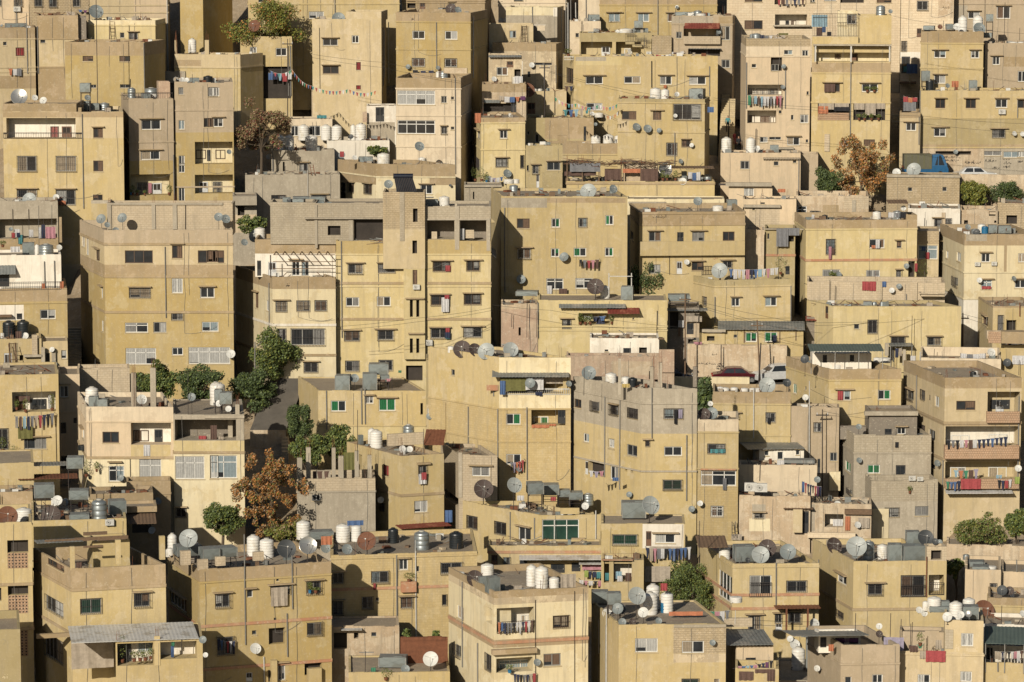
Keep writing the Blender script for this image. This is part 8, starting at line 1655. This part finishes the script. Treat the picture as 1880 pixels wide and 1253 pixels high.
# ------------------------------------------------------------------ people
def person(px, ybase, Y, pose, top, legs, label, s=1., rz=0):
    me = bpy.data.meshes.new('person'); sit = pose == 'sit'
    J = dict(pel=(0, 0, .92, .13), bel=(0, 0, 1.08, .125), che=(0, .01, 1.32, .14), nec=(0, .01, 1.47, .055), hea=(0, -.01, 1.6, .085), top=(0, 0, 1.7, .075),
             ls=(-.18, 0, 1.4, .06), le=(-.25, .02, 1.13, .042), lw=(-.24, -.12, .92, .032), lh=(-.24, -.17, .85, .035), rs=(.18, 0, 1.4, .06), re=(.26, .02, 1.13, .042), rw=(.24, -.14, .93, .032), rh=(.23, -.2, .87, .035),
             lk=(-.1, -.05, .5, .065), la=(-.1, .05, .09, .042), lt=(-.1, -.12, .04, .036), rk=(.11, -.16, .52, .065), ra=(.11, -.1, .12, .042), rt=(.11, -.27, .08, .036), lhp=(-.09, 0, .86, .09), rhp=(.09, 0, .86, .09))
    if sit:
        for k, v in list(J.items()):
            if v[2] > .8 and k not in ('lw', 'lh', 'rw', 'rh'): J[k] = (v[0], v[1], v[2] - .48, v[3])
        J.update(lk=(-.13, -.42, .5, .065), la=(-.12, -.44, .09, .042), lt=(-.12, -.6, .04, .036), rk=(.13, -.42, .5, .065), ra=(.12, -.44, .09, .042), rt=(.12, -.6, .04, .036), lw=(-.18, -.3, .55, .032), rw=(.18, -.3, .55, .032), lh=(-.16, -.38, .53, .035), rh=(.16, -.38, .53, .035), le=(-.27, -.05, .68, .042), re=(.27, -.05, .68, .042))
    names = ['pel'] + [k for k in J if k != 'pel']; E = [('pel', 'bel'), ('bel', 'che'), ('che', 'nec'), ('nec', 'hea'), ('hea', 'top'), ('che', 'ls'), ('ls', 'le'), ('le', 'lw'), ('lw', 'lh'), ('che', 'rs'), ('rs', 're'), ('re', 'rw'), ('rw', 'rh'), ('pel', 'lhp'), ('lhp', 'lk'), ('lk', 'la'), ('la', 'lt'), ('pel', 'rhp'), ('rhp', 'rk'), ('rk', 'ra'), ('ra', 'rt')]
    me.from_pydata([J[n][:3] for n in names], [(names.index(a), names.index(b)) for a, b in E], [])
    o = bpy.data.objects.new('person', me); COL.objects.link(o); md = o.modifiers.new('skin', 'SKIN'); md.use_smooth_shade = True
    for i, n in enumerate(names): r = J[n][3]; me.skin_vertices[0].data[i].radius = (r, r); me.skin_vertices[0].data[i].use_root = (i == 0)
    o.modifiers.new('sub', 'SUBSURF').levels = 1; dg = bpy.context.evaluated_depsgraph_get(); m2 = bpy.data.meshes.new_from_object(o.evaluated_get(dg)); o.modifiers.clear(); o.data = m2
    m2.materials.clear()
    for m in (top, legs, 'skin', 'hair', 'dblack'): m2.materials.append(MATS[m])
    zh = J['nec'][2]; zw = J['pel'][2] + .02
    for p in m2.polygons:
        c = p.center; p.material_index = 2 if c.z > zh - .01 else 0 if c.z > zw else 1
        if c.z > zh + .16 or (c.z > zh + .06 and c.y > .0): p.material_index = 3
        if c.z < .08: p.material_index = 4
        if p.material_index < 2 and abs(c.x) > .15 and abs(c.z - J['lh'][2]) < .07 and abs(c.y - J['lh'][1]) < .12: p.material_index = 2
        elif abs(c.x) > .17 and c.z > J['lh'][2] and not (sit and c.z < .6): p.material_index = 0 if p.material_index == 1 else p.material_index
    a = at(px, ybase, Y); o.matrix_world = Matrix.Translation(a) @ Matrix.Rotation(rz, 4, 'Z') @ Matrix.Scale(s, 4); tag(o, label, 'person')
person(1336, 243, Dist(236) - .6, 'walk', 'g_teal', 'g_black', "person in green top and dark trousers coming down the long stair")
person(1348, 266, Dist(262) - 1, 'walk', 'g_red', 'g_red', "small person in red on the landing below the handrail", .75, .6)
person(1356, 272, Dist(262) - 2, 'sit', 'g_black', 'g_black', "person in dark clothes sitting by the peach block's corner")
person(1711, 318, 353.2, 'sit', 'g_brown', 'g_black', "driver seen through the window of the small blue truck")
# ------------------------------------------------------------------ prototypes were placed as first instances; labels last
finish_labels()
for o in list(bpy.data.objects):
    if o.users_collection == (): pass
ps = sorted(((h['pushed'], h['key']) for h in LAID), reverse=True)[:60]
print('PUSHED', [(round(a, 1), k) for a, k in ps if a > 0])
print('OBJECTS', len(SC.objects), 'top', len([o for o in SC.objects if o.parent is None]), 'small', len(SMALL))
